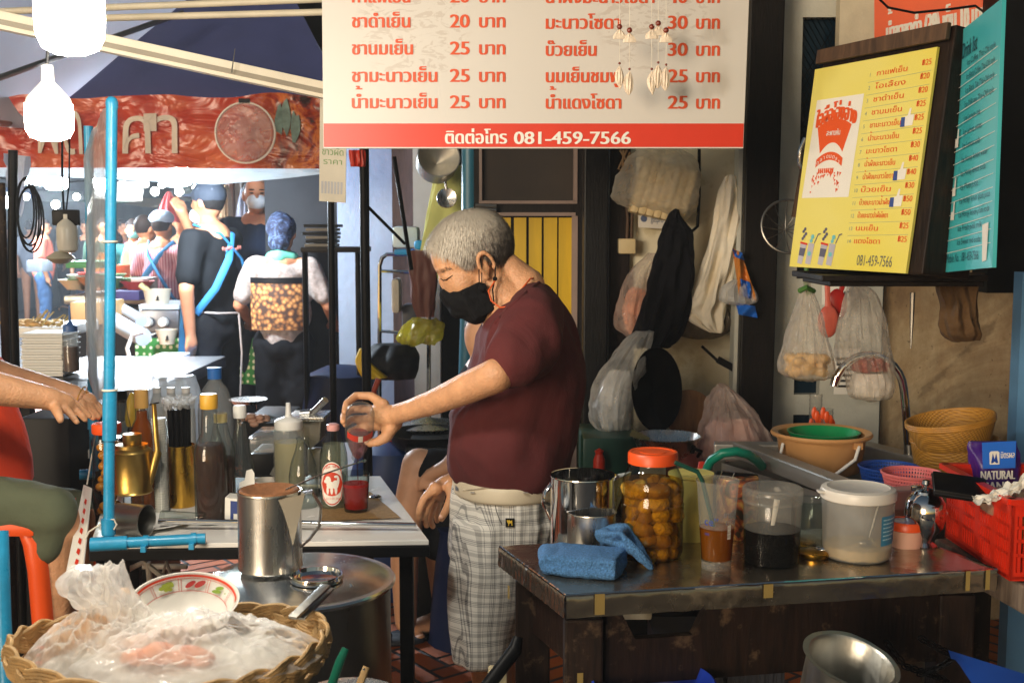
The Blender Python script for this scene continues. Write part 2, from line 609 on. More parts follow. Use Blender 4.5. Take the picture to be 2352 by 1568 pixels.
# ------------------------------------------------ the shop front
def wallthing(b, name, m, label, cat, **k): return tag(b.build(name, m, smooth=False, **k), label, cat)
b = vbox(B(), 776, 925, 600, 6.2, 0, 4.2, .12)
wallthing(b, 'plaster_wall', mat('pale_blue_plaster', (158, 180, 208), .75, var=.06, bump=.2, bs=30), 'pale blue plaster wall beyond the thin dark tent post', 'wall')
b = vbox(B(), 902, 968, 600, 6.0, 0, 4.2, .2)
wallthing(b, 'timber_column', wood('plum_timber', (58, 46, 48), (84, 66, 66)), 'plum brown timber column between two pale blue walls', 'column')
b = vbox(B(), 950, 1010, 600, 5.9, 0, 4.2, .1)
wallthing(b, 'plaster_wall', mat('pale_plaster', (186, 200, 216), .75, var=.06), 'narrow pale plaster strip of wall beside the plum timber column', 'wall')
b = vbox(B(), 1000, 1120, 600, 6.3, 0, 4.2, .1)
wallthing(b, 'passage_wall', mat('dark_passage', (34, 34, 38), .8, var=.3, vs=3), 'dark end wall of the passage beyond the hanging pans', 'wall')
b = B().rows(5.3, [(380, 1000, 1070, .012), (470, 985, 1072, .014), (560, 968, 1066, .014), (640, 960, 1062, .012)], fold=.3, nf=5)
tag(b.build('apron', mat('yellow_green_cloth', (190, 196, 120), .8, var=.1)), 'pale yellow green apron hanging under the steel pans', 'apron')
b = B().tube([P(1078, 300, 4.75), P(1078, 620, 4.75), P(1066, 1000, 4.75), P(1060, 1500, 4.75)], .032, 16)
tag(b.build('drain_pipe', mat('teal_pipe', (50, 112, 136), .4, var=.12)), 'teal drain pipe running down beside the yellow panelled door', 'pipe')

# the panelled door
t = thing('panel_door', 'brown framed door with yellow slatted panel below a dark screen', 'door', (P(1220, 600, 4.4).x, 4.4, 0))
Yd = 4.4
mfr = mat('pinkish_frame', (142, 122, 112), .5, var=.12)
b = B()
pbox(b, 1088, 250, 1345, 268, Yd, .05); pbox(b, 1088, 468, 1345, 488, Yd, .05)
pbox(b, 1088, 268, 1100, 468, Yd + .002, .046); pbox(b, 1326, 268, 1345, 468, Yd + .002, .046)
pbox(b, 1088, 488, 1106, 1500, Yd + .002, .046); pbox(b, 1322, 488, 1345, 1500, Yd + .002, .046)
b.build('door_frame', M['dkwood'], t, smooth=False)
b = B()
for x0, y0, x1, y1 in ((1100, 268, 1107, 462), (1318, 268, 1326, 462), (1100, 461, 1326, 468), (1106, 488, 1322, 496), (1106, 496, 1112, 1400), (1314, 496, 1322, 1400)):
    pbox(b, x0, y0, x1, y1, Yd - .008, .03)
b.build('moulding', mfr, t, smooth=False)
b = pbox(B(), 1104, 262, 1322, 464, Yd + .02, .01)
x = N('wire_screen')
wv = x.n('TexWave', i_Scale=70, wave_type='BANDS', bands_direction='X')
x.l(x.co(), wv.inputs[0])
x.set(Base_Color=x.mix(x.math('MULTIPLY', wv.outputs[1], x.noise(6, 6)), lin((26, 22, 20)), lin((78, 62, 46))), Roughness=.7)
b.build('screen', x.m, t, smooth=False)
my = mat('yellow_slat', (206, 168, 8), .4, var=.12, vs=5, stretch=(6, 6, .6))
b = pbox(B(), 1110, 490, 1318, 1400, Yd + .03, .01)
b.build('backing', M['black'], t, smooth=False)
b = B()
for i in range(6):
    x0 = 1112 + i * 34.3
    pbox(b, x0, 500, x0 + 27, 1398, Yd + .018, .012)
b.build('slat', my, t, smooth=False)
b = B()
for dz in (0, 9): b.tube([P(1092, 472 + dz, Yd - .03), P(1140, 474 + dz, Yd - .03)], .008, 8)
b.build('bolt', M['dullsteel'], t)

b = vbox(B(), 1340, 1396, 700, 4.2, 0, 3.6, .1)
b.m = 0
tag(b.build('door_post', wood('black_post', (8, 9, 11), (18, 17, 18), .4), smooth=False, bevel=.006), 'black timber post beside the yellow panelled door', 'post')
b = vbox(B(), 1398, 1446, 700, 4.3, 0, 3.6, .1)
tag(b.build('door_post', wood('brown_post', (14, 10, 9), (34, 20, 14), .4), smooth=False, bevel=.006), 'dark brown post between black post and cream wall', 'post')
# cream wall behind the bags
x = N('peeling_wall')
g = x.noise(7, 9, rough=.62)
st = x.noise(3.2, 6, x.co((1, 1, .35)))
col = x.mix(x.ramp(g, [(.52, (0, 0, 0, 1)), (.6, (1, 1, 1, 1))]), lin((226, 216, 186)), lin((206, 192, 154)))
col = x.mix(x.ramp(st, [(.5, (0, 0, 0, 1)), (.75, (.75, .75, .75, 1))]), col, lin((128, 112, 88)))
x.bump(g, .4, .01)
x.set(Base_Color=col, Roughness=.75)
b = vbox(B(), 1444, 1708, 700, 4.34, 0, 3.6, .1)
for i in range(5): pass
wallthing(b, 'plank_wall', x.m, 'cream painted peeling plank wall behind the hanging bags and towel', 'wall')
# tall near-black post
pa = [P(1725, -60, 4.0), P(1806, -60, 4.0), P(1768, 1180, 4.0), P(1690, 1180, 4.0)]
b = B().hexa(pa, V((0, 1, 0)), .12)
tag(b.build('door_post', wood('espresso_post', (9, 8, 8), (24, 18, 15), .45), smooth=False, bevel=.006), 'thick espresso brown post between cream wall and pale grille door', 'post')
b = B().hexa([P(1708, -60, 4.05), P(1727, -60, 4.05), P(1694, 1180, 4.05), P(1676, 1180, 4.05)], V((0, 1, 0)), .08)
tag(b.build('trim_board', M['greywhite'], smooth=False), 'thin grey white strip along the thick espresso post', 'trim')
# pale door with grille
t = thing('grille_door', 'pale grey painted door with diamond wire grille in its window', 'door', (P(1870, 600, 4.2).x, 4.2, 0))
b = B()
Yg = 4.18
zd = lambda y_: P(1850, y_, Yg).z
for x0, y0, x1, y1 in ((1775, -60, 1838, 1500), (1838, -60, 2040, 40), (1838, 640, 2040, 868), (1898, 868, 2040, 1500), (1838, 906, 1898, 952), (1838, 1012, 1898, 1500)):
    vbox(b, x0, x1, 300, Yg, zd(y1), zd(y0), .05)
b.build('door_leaf', M['greywhite'], t, smooth=False)
b = vbox(B(), 1836, 2042, 300, Yg + .046, zd(1014), zd(36), .01)
b.build('dark_glass', mat('night_glass', (18, 38, 52), .12, var=.4, vs=4), t, smooth=False)
b = B()
p0, p1 = P(1838, 300, Yg + .02), P(2040, 300, Yg + .02)
p0.z, p1.z = zd(40), zd(640)
hh, ww = p0.z - p1.z, p1.x - p0.x
k = -ww
while k < hh:
    for s_ in (1, -1):
        z0, z1 = k, k + ww * 1.7
        f0, f1 = max(0, -z0 / (z1 - z0)), min(1, (hh - z0) / (z1 - z0))
        if f1 > f0:
            xa, xb = (p0.x + ww * f0, p0.x + ww * f1) if s_ > 0 else (p1.x - ww * f0, p1.x - ww * f1)
            b.tube([(xa, p0.y, p0.z - z0 - (z1 - z0) * f0), (xb, p0.y, p0.z - z0 - (z1 - z0) * f1)], .0016, 4, cap=False)
    k += .034
b.build('wire_grille', M['blackmetal'], t)
# stained wall
x = N('stained_wall')
v = x.co((1, 1, .8))
a = x.math('ADD', x.math('MULTIPLY', x.noise(3.5, 8, v, .65), .6), x.math('MULTIPLY', x.noise(22, 10, x.co((1, 1, .45)), .75), .4))
bb = x.noise(1.6, 6, x.co((1, 1, .8)), .6, 1.0)
col = x.ramp(a, [(.3, lin((124, 100, 72))), (.45, lin((178, 150, 112))), (.62, lin((212, 192, 154)))])
col = x.mix(x.ramp(bb, [(.5, (0, 0, 0, 1)), (.6, (.6, .6, .6, 1))]), col, lin((112, 88, 64)))
ck = x.n('TexVoronoi', i_Scale=1.1, feature='DISTANCE_TO_EDGE')
x.l(x.co((1, 1, 1.3)), ck.inputs['Vector'])
ckf = x.math('ADD', ck.outputs['Distance'], x.math('MULTIPLY', x.noise(7, 8), .12))
col = x.mix(x.ramp(ckf, [(.062, (.4, .4, .4, 1)), (.07, (0, 0, 0, 1))]), col, lin((70, 54, 40)))
col = x.mix(x.ramp(x.noise(70, 4), [(.66, (0, 0, 0, 1)), (.7, (.6, .6, .6, 1))]), col, lin((84, 66, 50)))
x.bump(x.noise(60, 8), .2, .004)
x.set(Base_Color=col, Roughness=.85)
b = vbox(B(), 1955, 2345, 700, 4.26, 0, 3.6, .1)
wallthing(b, 'cement_wall', x.m, 'mould stained bare cement wall above the sink', 'wall')
b = pbox(B(), 1932, -80, 2420, 175, 4.1, .05)
wallthing(b, 'wall_panel', M['cream'], 'cream painted wall panel above the yellow menu board', 'panel')
b = vbox(B(), 2342, 2520, 800, 3.4, 0, 1.37, .06)
wallthing(b, 'blue_partition', mat('sky_blue_panel', (92, 142, 186), .5, var=.1), 'sky blue panel standing behind the sugar bag', 'panel')
b = vbox(B(), 2282, 2520, 300, 3.55, 1.30, 2.35, .12)
wallthing(b, 'cupboard', mat('black_board', (12, 13, 15), .5, var=.3), 'black hanging cupboard behind the turquoise drink list', 'cupboard')
# shop interior closing walls
b = B()
b.box((3.0, 7.0, 2), (9, .1, 4)); b.box((2.5, 5.6, 3.65), (7, 3.2, .1)); b.box((4.6, 3.0, 2), (.1, 8, 4))
o = wallthing(b, 'inner_wall', M['darkgrey'], 'dark inner walls and ceiling of the shop', 'shop wall')

# ------------------------------------------------ the big price board
mred = M['red']
msign = N('price_board_white')
v = msign.co()
d1 = msign.n('VectorMath', operation='DISTANCE')
msign.l(v, d1.inputs[0])
d1.inputs[1].default_value = P(950, 60, 2.8)
d2 = msign.n('VectorMath', operation='DISTANCE')
msign.l(v, d2.inputs[0])
d2.inputs[1].default_value = P(1500, 40, 2.8)
dm = msign.math('MINIMUM', d1.outputs['Value'], d2.outputs['Value'])
sp_ = msign.noise(16, 3, msign.co((1, 1, 2.2)), .6, 2.5)
fall = msign.ramp(dm, [(.05, (1, 1, 1, 1)), (.17, (0, 0, 0, 1))])
art = msign.math('MULTIPLY', msign.ramp(sp_, [(.54, (0, 0, 0, 1)), (.57, (1, 1, 1, 1))]), msign.ramp(fall, [(.2, (0, 0, 0, 1)), (.45, (.45, .45, .45, 1))]))
msign.set(Base_Color=msign.mix(art, lin((203, 197, 188)), lin((172, 159, 146))), Roughness=.55)
Ys = 2.8
q = Quad(P(738, -150, Ys), P(1726, -150, Ys), P(1707, 341, Ys), P(743, 341, Ys))
t = thing('price_board', 'large white and red price board hanging above the man', 'sign', tuple(q.pt(.5, 1, 0)))
b = q.slab(B(), .012)
b.build('board', msign.m, t, smooth=False)
def px2uv(x, y):
    v_ = (y + 150) / 491
    xl, xr = 738 + 5 * v_, 1726 - 19 * v_
    return (x - xl) / (xr - xl), v_
b = B()
b.add([q.pt(.001, v_, .0008) for v_ in (.882, .994)] + [q.pt(.999, v_, .0008) for v_ in (.994, .882)], [(0, 1, 2, 3)])
b.build('red_band', mred, t, smooth=False)
k = 1 / FPX * 2.8
b = B()
def sgn(b, s, x0, x1, y, size=41, bold=2, off=.0012):
    u0, v_ = px2uv(x0, y)
    u1, _ = px2uv(x1, y)
    write(b, q, s, u0, v_, size * k, u1, off=off, bold=bold)
for s, x1, y, pr in (('กาแฟเย็น', 940, 5, '20'), ('ชาดำเย็น', 940, 62, '20'), ('ชานมเย็น', 946, 124, '25'), ('ชามะนาวเย็น', 1002, 187, '25'), ('น้ำมะนาวเย็น', 1002, 248, '25')):
    sgn(b, s, 808, x1, y); sgn(b, pr, 1033, 1076, y, 42); sgn(b, 'บาท', 1100, 1158, y)
for s, x1, y, pr in (('น้ำผึ้งมะนาวโซดา', 1500, 6, '40'), ('มะนาวโซดา', 1422, 65, '30'), ('บ๊วยเย็น', 1367, 127, '30'), ('นมเย็นชมพู', 1423, 188, '25'), ('น้ำแดงโซดา', 1424, 249, '25')):
    sgn(b, s, 1253, x1, y); sgn(b, pr, 1533, 1576, y, 42); sgn(b, 'บาท', 1598, 1650, y)
b.build('lettering', mat('sign_orange', (206, 74, 28), .5, var=.05), t, smooth=False)
b = B()
sgn(b, 'ติดต่อโทร', 1022, 1162, 330, 40, 2, .002); sgn(b, '081-459-7566', 1180, 1446, 331, 40, 2, .002)
b.build('phone_number', M['paper'], t, smooth=False)
b = B()
for x_ in (742, 1719): b.tube([P(x_, -150, 2.815), V((P(x_, -150, 2.815).x, 2.815, 3.3))], .006, 8)
b.build('hanging_rod', M['dullsteel'], t)

# shell chime in front of the board
shell = mat('sea_shell', (226, 208, 184), .45, var=.15, vs=40, bump=.3, bs=90)
bead = mat('brown_bead', (122, 46, 26), .4)
t = thing('shell_chime', 'wind chime of pale sea shells hanging before the price board', 'wind chime', tuple(P(1470, -40, 2.66)))
Yc = 2.66
for x_, ys in ((1423, (80, 172)), (1446, (88, 185)), (1497, (80, 185)), (1512, (72, 170)), (1530, (88, 175))):
    b = B().tube([P(x_, -60, Yc), P(x_, ys[1] + 10, Yc)], .0008, 5)
    st_ = b.build('string', M['rope'], t)
    for i, y_ in enumerate(ys):
        B().ell(P(x_, y_ - 18 if i == 0 else y_ - 26, Yc - .004), .0065 if i == 0 else .003, n=8, k=6).build('bead', bead, st_)
        b = B()
        w_, h_ = (14, 22) if i == 0 else (12, 38)
        rr = []
        for a in range(13):
            f = a / 12
            if i == 0: rr.append((y_ - 12 + h_ * f, x_ - w_ * sin(pi * min(.5, f * .62)) - 1, x_ + w_ * sin(pi * min(.5, f * .62)) + 1, .004 * (1 - f) + .001))
            else:
                ww_ = w_ * sin(pi * f) ** .8
                rr.append((y_ - 20 + h_ * 1.4 * f, x_ - ww_ - 1 + (4 if x_ % 2 else -3) * f, x_ + ww_ * .7 + 1, .006 * sin(pi * f) + .001))
        b.rows(Yc, rr, n=26, sub=1, fold=.25, nf=9, seed=x_ % 7)
        b.build('shell', shell, st_)

# ------------------------------------------------ cabinet with yellow and turquoise boards
mcab = wood('cabinet_wood', (20, 13, 10), (44, 30, 21), .5)
q1 = Quad(P(1872, 160, 2.95), P(2153, 108, 2.62), P(2080, 628, 2.62), P(1813, 612, 2.95))
q2 = Quad(P(2172, 100, 2.74), P(2302, -4, 2.36), P(2279, 614, 2.36), P(2134, 629, 2.74))
t = thing('hanging_cabinet', 'dark wooden hanging cabinet carrying the yellow and turquoise menu boards', 'cabinet', tuple(P(2060, 640, 3.1)))
b = B()
n1 = q1.n
tl, tr, br, bl = (q1.pt(u, v_, -.012) for u, v_ in ((.03, -.085), (1.09, -.09), (1.1, 1.0), (.06, 1.0)))
b.hexa([tl, tr, br, bl], -n1, .16)
b.build('carcass', mcab, t, smooth=False, bevel=.004)
b = B().hexa([q1.pt(u, v_, -.001) for u, v_ in ((.03, -.09), (1.08, -.095), (1.08, -.02), (.03, -.02))], n1, .014)
b.build('top_rail', M['shelfwood'], t, smooth=False, bevel=.003)
b = B()
pbox(b, 1888, 632, 2270, 646, 2.75, .30); pbox(b, 1905, 646, 2260, 658, 2.78, .26)
b.build('shelf', M['dkwood'], t, smooth=False, bevel=.003)
x = N('yellow_menu')
x.set(Base_Color=x.ramp(x.noise(3, 3), [(.3, lin((222, 206, 78))), (.7, lin((226, 214, 120)))]), Roughness=.4)
t = thing('menu_board', 'yellow drink menu board with white logo panel leaning on cabinet', 'menu board', tuple(q1.pt(.5, 1, 0)))
q1.slab(B(), .008).build('board', x.m, t, smooth=False)
b = B()
q1.poly(b, [(.06, .16), (.47, .16), (.455, .65), (.035, .65)], .0008)
b.build('logo_panel', M['paper'], t, smooth=False)
b = B()
# fan-shaped red emblem with bent lettering, waved lower band, and an arched roof mark
fan = [(.10 + .30 * i / 12, .265 + .10 * ((i / 6 - 1) ** 2) * .35) for i in range(13)]
low = [(.35 - .20 * i / 12, .40 + .05 * ((i / 6 - 1) ** 2) - .02) for i in range(13)]
q1.poly(b, fan + low, .0012)
for j in range(12):
    f0, f1 = j / 12, (j + 1) / 12
    u0, u1 = .125 + .235 * f0, .125 + .235 * f1
    c0, c1 = .035 * (2 * f0 - 1) ** 2, .035 * (2 * f1 - 1) ** 2
    q1.poly(b, [(u0, .425 + c0), (u1, .425 + c1), (u1, .465 + c1), (u0, .465 + c0)], .0012)
rr_ = random.Random(4)
for j in range(60):
    f = rr_.random()
    u = .10 + .26 * f
    top = .50 + .02 * abs(2 * f - 1)
    hgt = .035 + .11 * max(0, abs(2 * f - 1) - .25)
    y_ = top + rr_.random() * hgt
    q1.poly(b, [(u, y_), (u + .006 + .012 * rr_.random(), y_ + .004), (u + .004, y_ + .012 + .01 * rr_.random())], .0012)
for j in range(8): q1.poly(b, [(.155 + .018 * j, .505), (.167 + .018 * j, .505), (.167 + .018 * j, .53), (.155 + .018 * j, .53)], .0013)
write(b, q1, 'ใอลือโอ่งอ่าง', .075, .268, .055, .425, .0018, 3, arc=.035)
menu = ['กาแฟเย็น', 'โอเลี้ยง', 'ชาดำเย็น', 'ชานมเย็น', 'ชามะนาวเย็น', 'น้ำมะนาวเย็น', 'มะนาวโซดา', 'น้ำผึ้งมะนาวเย็น', 'น้ำผึ้งมะนาวโซดา', 'บ๊วยเย็น', 'บ๊วยมะนาวน้ำผึ้ง', 'บ๊วยมะนาวน้ำผึ้งโซดา', 'นมเย็น', 'แดงโซดา']
price = ['25', '20', '20', '25', '25', '25', '30', '40', '40', '30', '50', '50', '25', '25']
for i, s in enumerate(menu):
    v_ = .085 + i * .0605
    write(b, q1, s, .555, v_, .0175, min(.80, .555 + .03 * len(s)), off=.001, bold=1)
    write(b, q1, '฿' + price[i], .905, v_ - .012, .019, .972, off=.001, bold=1)
b.build('lettering', mat('menu_orange', (220, 84, 26), .5, var=.04), t, smooth=False)
b = B()
write(b, q1, 'สะพานหัน', .19, .345, .020, .31, .0022, 1)
for i in range(8): write(b, q1, 'ตลาดน้ำ'[i % 5], .135 + .027 * i, .455 + .03 * ((i - 3.5) / 3.5) ** 2, .014, None, .002, 1)
b.build('white_lettering', M['paper'], t, smooth=False)
b = B()
for i in range(14):
    v_ = .085 + i * .0605
    write(b, q1, str(i + 1), .50, v_, .013, off=.001)
    if i: q1.poly(b, [(.49, v_ - .036), (.98, v_ - .046), (.98, v_ - .0445), (.49, v_ - .0345)], .0007)
b.build('number_rule', mat('grey_print', (132, 148, 140), .5), t, smooth=False)
b = B()
write(b, q1, '081-459-7566', .60, .975, .036, .885, .001)
b.build('phone_number', mat('grey_ink', (86, 90, 92), .5), t, smooth=False)
for i in (4, 8, 10):                       # thumbs-up marks
    v_ = .075 + i * .0605
    u_ = .815
    b = B()
    q1.poly(b, [(u_, v_ - .022), (u_ + .035, v_ - .027), (u_ + .045, v_ - .06), (u_ + .058, v_ - .06), (u_ + .056, v_ - .03), (u_ + .085, v_ - .03), (u_ + .08, v_ + .018), (u_ + .015, v_ + .02)], .0014)
    b.m = 1
    q1.poly(b, [(u_ - .012, v_ - .022), (u_ + .018, v_ - .022), (u_ + .022, v_ + .022), (u_ - .012, v_ + .022)], .0018)
    b.build('thumb_mark', [M['paper'], mat('mark_blue', (48, 74, 138), .5)], t, smooth=False)
for j, u_ in enumerate((.06, .155, .25, .345)):
    b = B()
    if j % 2 == 0:
        q1.poly(b, [(u_ + .02, .88), (u_ + .08, .885), (u_ + .055, .985), (u_ + .012, .98)], .001)
        b.m = 1; q1.poly(b, [(u_ + .018, .87), (u_ + .085, .878), (u_ + .084, .888), (u_ + .018, .88)], .0015)
        b.m = 2; q1.poly(b, [(u_ + .02, .90), (u_ + .075, .905), (u_ + .066, .945), (u_ + .018, .94)], .0015)
        for z in range(5): q1.disc(b, u_ + .035 + .012 * (z % 3), .855 - .012 * z, .012, .0012, 8)
    else:
        q1.poly(b, [(u_, .875), (u_ + .055, .88), (u_ + .04, .985), (u_ - .008, .98)], .001)
        b.m = 3; q1.disc(b, u_ + .02, .93, .016, .0014, 10); q1.disc(b, u_ + .03, .845, .016, .0013, 8); q1.disc(b, u_ + .022, .865, .014, .0014, 8)
        b.m = 2; q1.poly(b, [(u_ + .05, .875), (u_ + .075, .83), (u_ + .10, .826), (u_ + .10, .832), (u_ + .08, .836), (u_ + .056, .878)], .0012)
    b.build('drink_picture', [mat('pic_grey', (176, 172, 180), .5), mred, mat('pic_dark', (92, 90, 108), .5), mat('pic_teal', (110, 186, 190), .5)], t, smooth=False)

x = N('teal_menu')
x.set(Base_Color=x.ramp(x.noise(2.5, 3), [(.3, lin((40, 168, 176))), (.7, lin((84, 192, 196)))]), Roughness=.35)
t = thing('menu_board', 'turquoise english drink list board angled beside the yellow board', 'menu board', tuple(q2.pt(.5, 1, 0)))
q2.slab(B(), .008).build('board', x.m, t, smooth=False)
eng = ['Ice Coffee Thai-Old style', 'Ice Black Coffee Thai-Old style', 'Ice Black Tea Thai-Old style', 'Ice Milk tea Thai-Old style', 'Ice Lemon tea', 'Ice Lemon water', 'Ice Lemon soda', 'Ice Honey lemon water', 'Ice Honey lemon soda', 'Ice Plum juice', 'Ice Honey lemon plum juice', 'Ice Honey lemon plum soda', 'Ice Fresh pink milk', 'Ice Sweet red soda']
b = B()
write(b, q2, 'Drink list', .36, .125, .05, .62, .001, 1)
for i, s in enumerate(eng):
    write(b, q2, s, .46, .165 + i * .056, .019, min(.93, .5 + .0175 * len(s)), .001)
write(b, q2, 'Mobile No. : 081-459-7566', .3, .962, .028, .80, .001)
b.build('lettering', mat('dark_teal_ink', (24, 74, 86), .5), t, smooth=False)
b = B()
for i in range(14):
    v_ = .235 + i * .0505
    write(b, q2, str(i + 1), .03, v_, .016, off=.001); write(b, q2, 'ICE ' + '฿' + price[i], .11, v_, .024, .30, .001, 1)
b.build('price_lettering', mat('blue_ink', (32, 92, 150), .5), t, smooth=False)
b = B()
for i in range(15):
    v_ = .18 + i * .0525
    q2.poly(b, [(.02, v_ + .012), (.97, v_ - .012), (.97, v_ - .0095), (.02, v_ + .0145)], .0007)
for i in (4, 8, 10): q2.poly(b, [(.33, .25 + i * .05), (.36, .25 + i * .05), (.365, .21 + i * .05), (.385, .21 + i * .05), (.385, .285 + i * .05), (.33, .285 + i * .05)], .001)
q2.poly(b, [(.84, .83), (.93, .825), (.92, .97), (.86, .975)], .001)
b.build('white_rule', M['paper'], t, smooth=False)
# orange banner high on the wall
q3 = Quad(P(2008, 0, 3.9), P(2420, -150, 3.6), P(2420, 84, 3.6), P(2008, 126, 3.9))
t = thing('orange_banner', 'orange banner with white lettering fixed above the cabinet', 'banner', tuple(q3.pt(.5, 1, 0)))
q3.slab(B(), .006).build('cloth', mat('banner_orange', (226, 86, 24), .55, var=.06), t, smooth=False)
b = B()
write(b, q3, 'น้ำชาชาดำ (39) เย็น 10 บาท', .07, .82, .085, .64, .001, 2)
b.build('lettering', M['paper'], t, smooth=False)
b = B().tube([P(2000, -20, 3.2), P(2040, 18, 3.2), P(2100, 30, 3.2), P(2180, 22, 3.2), P(2240, 14, 3.2), P(2262, 30, 3.1)], .0035, 6)
tag(b.build('cable', M['black']), 'black cable sagging across the orange banner', 'cable')
# ------------------------------------------------ canopies, beams and lamps over the alley
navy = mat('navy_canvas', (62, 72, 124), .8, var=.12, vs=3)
pale = canvas('pale_canvas', (206, 214, 230))
M['lampwhite'] = mat('lamp_white', (232, 228, 216), .4, var=.02)
def sheet(b, pts, n=14, sag=.0, amp=.01, seed=0):
    a, b_, c, d_ = pts                              # tl, tr, br, bl (world)
    def fn(u, v):
        p = (a * (1 - u) + b_ * u) * (1 - v) + (d_ * (1 - u) + c * u) * v
        p = p.copy()
        p.z -= sag * sin(pi * u) * v
        p.y += amp * noise.noise(V((u * 5 + seed, v * 3, seed)))
        return p
    return b.grid(fn, n, n)
# navy gazebo: sloped front panel up to its peak, side panel going back
apex = P(600, -140, 7.0)
fl, fr_ = P(150, 232, 5.6), P(790, 222, 5.6)
b = B()
sheet(b, (apex + V((-.02, 0, 0)), apex + V((.02, 0, 0)), fr_, fl), 16, .03, .02)
o = b.build('canopy', navy, None)
tag(o, 'navy blue pitched market tent roof above the orange banner', 'tent roof')
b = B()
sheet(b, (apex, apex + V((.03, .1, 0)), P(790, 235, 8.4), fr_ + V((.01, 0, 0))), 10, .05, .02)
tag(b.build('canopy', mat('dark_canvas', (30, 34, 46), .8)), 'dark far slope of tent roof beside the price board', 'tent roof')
b = B()
sheet(b, (P(-300, -60, 5.2), P(560, -60, 7.2), P(215, 296, 5.7), P(-300, 225, 5.0)), 12, .05, .05, 3)
tag(b.build('canopy', pale), 'pale lamp lit tent roof beside the navy tent', 'tent roof')
b = B()
for x0, y0, x1, y1 in ((-60, 200, 420, 30), (-60, 275, 140, 300)): b.tube([P(x0, y0, 5.1), P(x1, y1, 6.0)], .014, 8)
tag(b.build('tent_brace', M['dullsteel']), 'thin steel tubes bracing the pale tent roof', 'tent frame')
b = B()
sheet(b, (P(640, -160, 9), P(1100, -160, 8.8), P(1100, 260, 9.2), P(640, 260, 9.6)), 8, .1, .2, 5)
tag(b.build('tarpaulin', mat('grey_tarp', (62, 64, 62), .8, var=.5, vs=2)), 'dark grey tarpaulin hanging behind the navy tent', 'tarpaulin')
# aluminium beam with groove
t = thing('awning_beam', 'white grooved aluminium awning beam sloping down to the price board', 'beam', tuple(P(400, 135, 2.95)))
a, c = P(-120, 22, 2.7), P(760, 212, 3.05)
B().beam(a, c, .03, .042).build('beam', mat('beam_white', (226, 216, 194), .45, var=.06), t, smooth=False, bevel=.002)
B().beam(a + V((0, -.018, -.004)), c + V((0, -.018, -.004)), .006, .012).build('groove', mat('groove_grey', (150, 140, 122), .5), t, smooth=False)
b = B().tube([P(532, 168, 2.9), P(540, 112, 2.9)], [.002, .0008], 6)
b.build('nail', M['dullsteel'], t)
for y0, y1, nm in ((22, -2, 'upper of two thin white poles running behind the lamp'), (46, 28, 'lower of two thin white poles running behind the lamp')):
    b = B().tube([P(-80, y0 + 8, 3.2), P(240, y0 - 4, 3.2), P(760, y1, 3.2)], .0095, 10)
    tag(b.build('awning_pole', mat('pole_white', (206, 196, 172), .5)), nm, 'pole')

# the three great LED bulbs
lampglow = glow('lamp_glow', (255, 246, 230), 225)
coolglow = glow('cool_lamp_glow', (226, 242, 255), 640)
def bulb(label, cx, yt, yb, ym, r, Y, gm, cord_to):
    # screw bulb hanging: yt cap top, ym start of the glowing diffuser, yb bottom
    c = P(cx, ym, Y)
    k = Y / FPX
    t = thing('bulb_lamp', label, 'lamp', tuple(c), 'large bulbs over the stalls')
    h = (yb - ym) * k
    B().lathe(c, [(0, -h), (r * .45, -h * .985), (r * .8, -h * .9), (r * .97, -h * .7), (r, -h * .4), (r * .98, 0)], 32).build('diffuser', gm, t)
    hc = (ym - yt) * k
    B().lathe(c, [(r * .98, 0), (r * .9, hc * .15), (r * .55, hc * .38), (r * .28, hc * .55), (r * .25, hc * .95), (0, hc)], 28).build('neck', M['lampwhite'], t)
    B().tube([c + V((0, 0, hc)), c + V((.005, 0, hc + .05)), V((c.x, Y, cord_to))], .003, 6).build('cord', M['black'], t)
    return t
bulb('big bright bulb nearest the white beam, cut by the picture top', 158, -110, 120, -25, .0505, 1.75, lampglow, 2.6)
bulb('bright bulb with visible pale neck hanging below the biggest bulb', 112, 150, 322, 240, .041, 2.05, lampglow, 2.6)
bulb('cool white bulb hanging under the banner hem', 402, 360, 428, 384, .09, 6.0, coolglow, 2.4)
bulb('cool white lamp far down the alley above the crowd', 92, 380, 425, 395, .16, 10.5, coolglow, 3.4)
bulb('small cool bulb far off beside the stall post', 20, 440, 478, 452, .13, 15, coolglow, 3.2)
bulb('cool bulb glowing above the distant goods stall', 236, 395, 436, 410, .065, 8.8, coolglow, 2.8)
bulb('cool bulb above the distant coral shirted woman', 128, 396, 436, 410, .13, 13.5, coolglow, 3.3)
# the unlit bulb and its shade
k = 3.6 / FPX
t = thing('hanging_lamp', 'unlit frosted bulb with a pale shade hanging on two cords', 'lamp', tuple(P(155, 540, 3.6)))
c = P(156, 580, 3.6)
B().lathe(c, [(0, 0), (.02, 0), (.03, .008), (.033, .03), (.032, .075), (.028, .09), (.012, .105), (.012, .12)], 24).build('bulb', mat('frosted_bulb', (206, 202, 188), .35), t)
B().lathe(P(140, 602, 3.6), [(0, -.006), (.02, -.004), (.044, .012), (.04, .018), (.016, .034), (0, .036)], 24).build('lamp_shade', mat('shade_cream', (176, 170, 150), .4), t)
B().box(P(152, 500, 3.6), (.085, .02, .05)).build('clip', M['black'], t, bevel=.006)
b = B().tube([P(143, 300, 3.6), P(143, 420, 3.6), P(148, 500, 3.6)], .0035, 6).tube([P(160, 300, 3.6), P(159, 420, 3.6), P(150, 505, 3.6)], .0025, 6)
b.build('cord', M['blackmetal'], t)
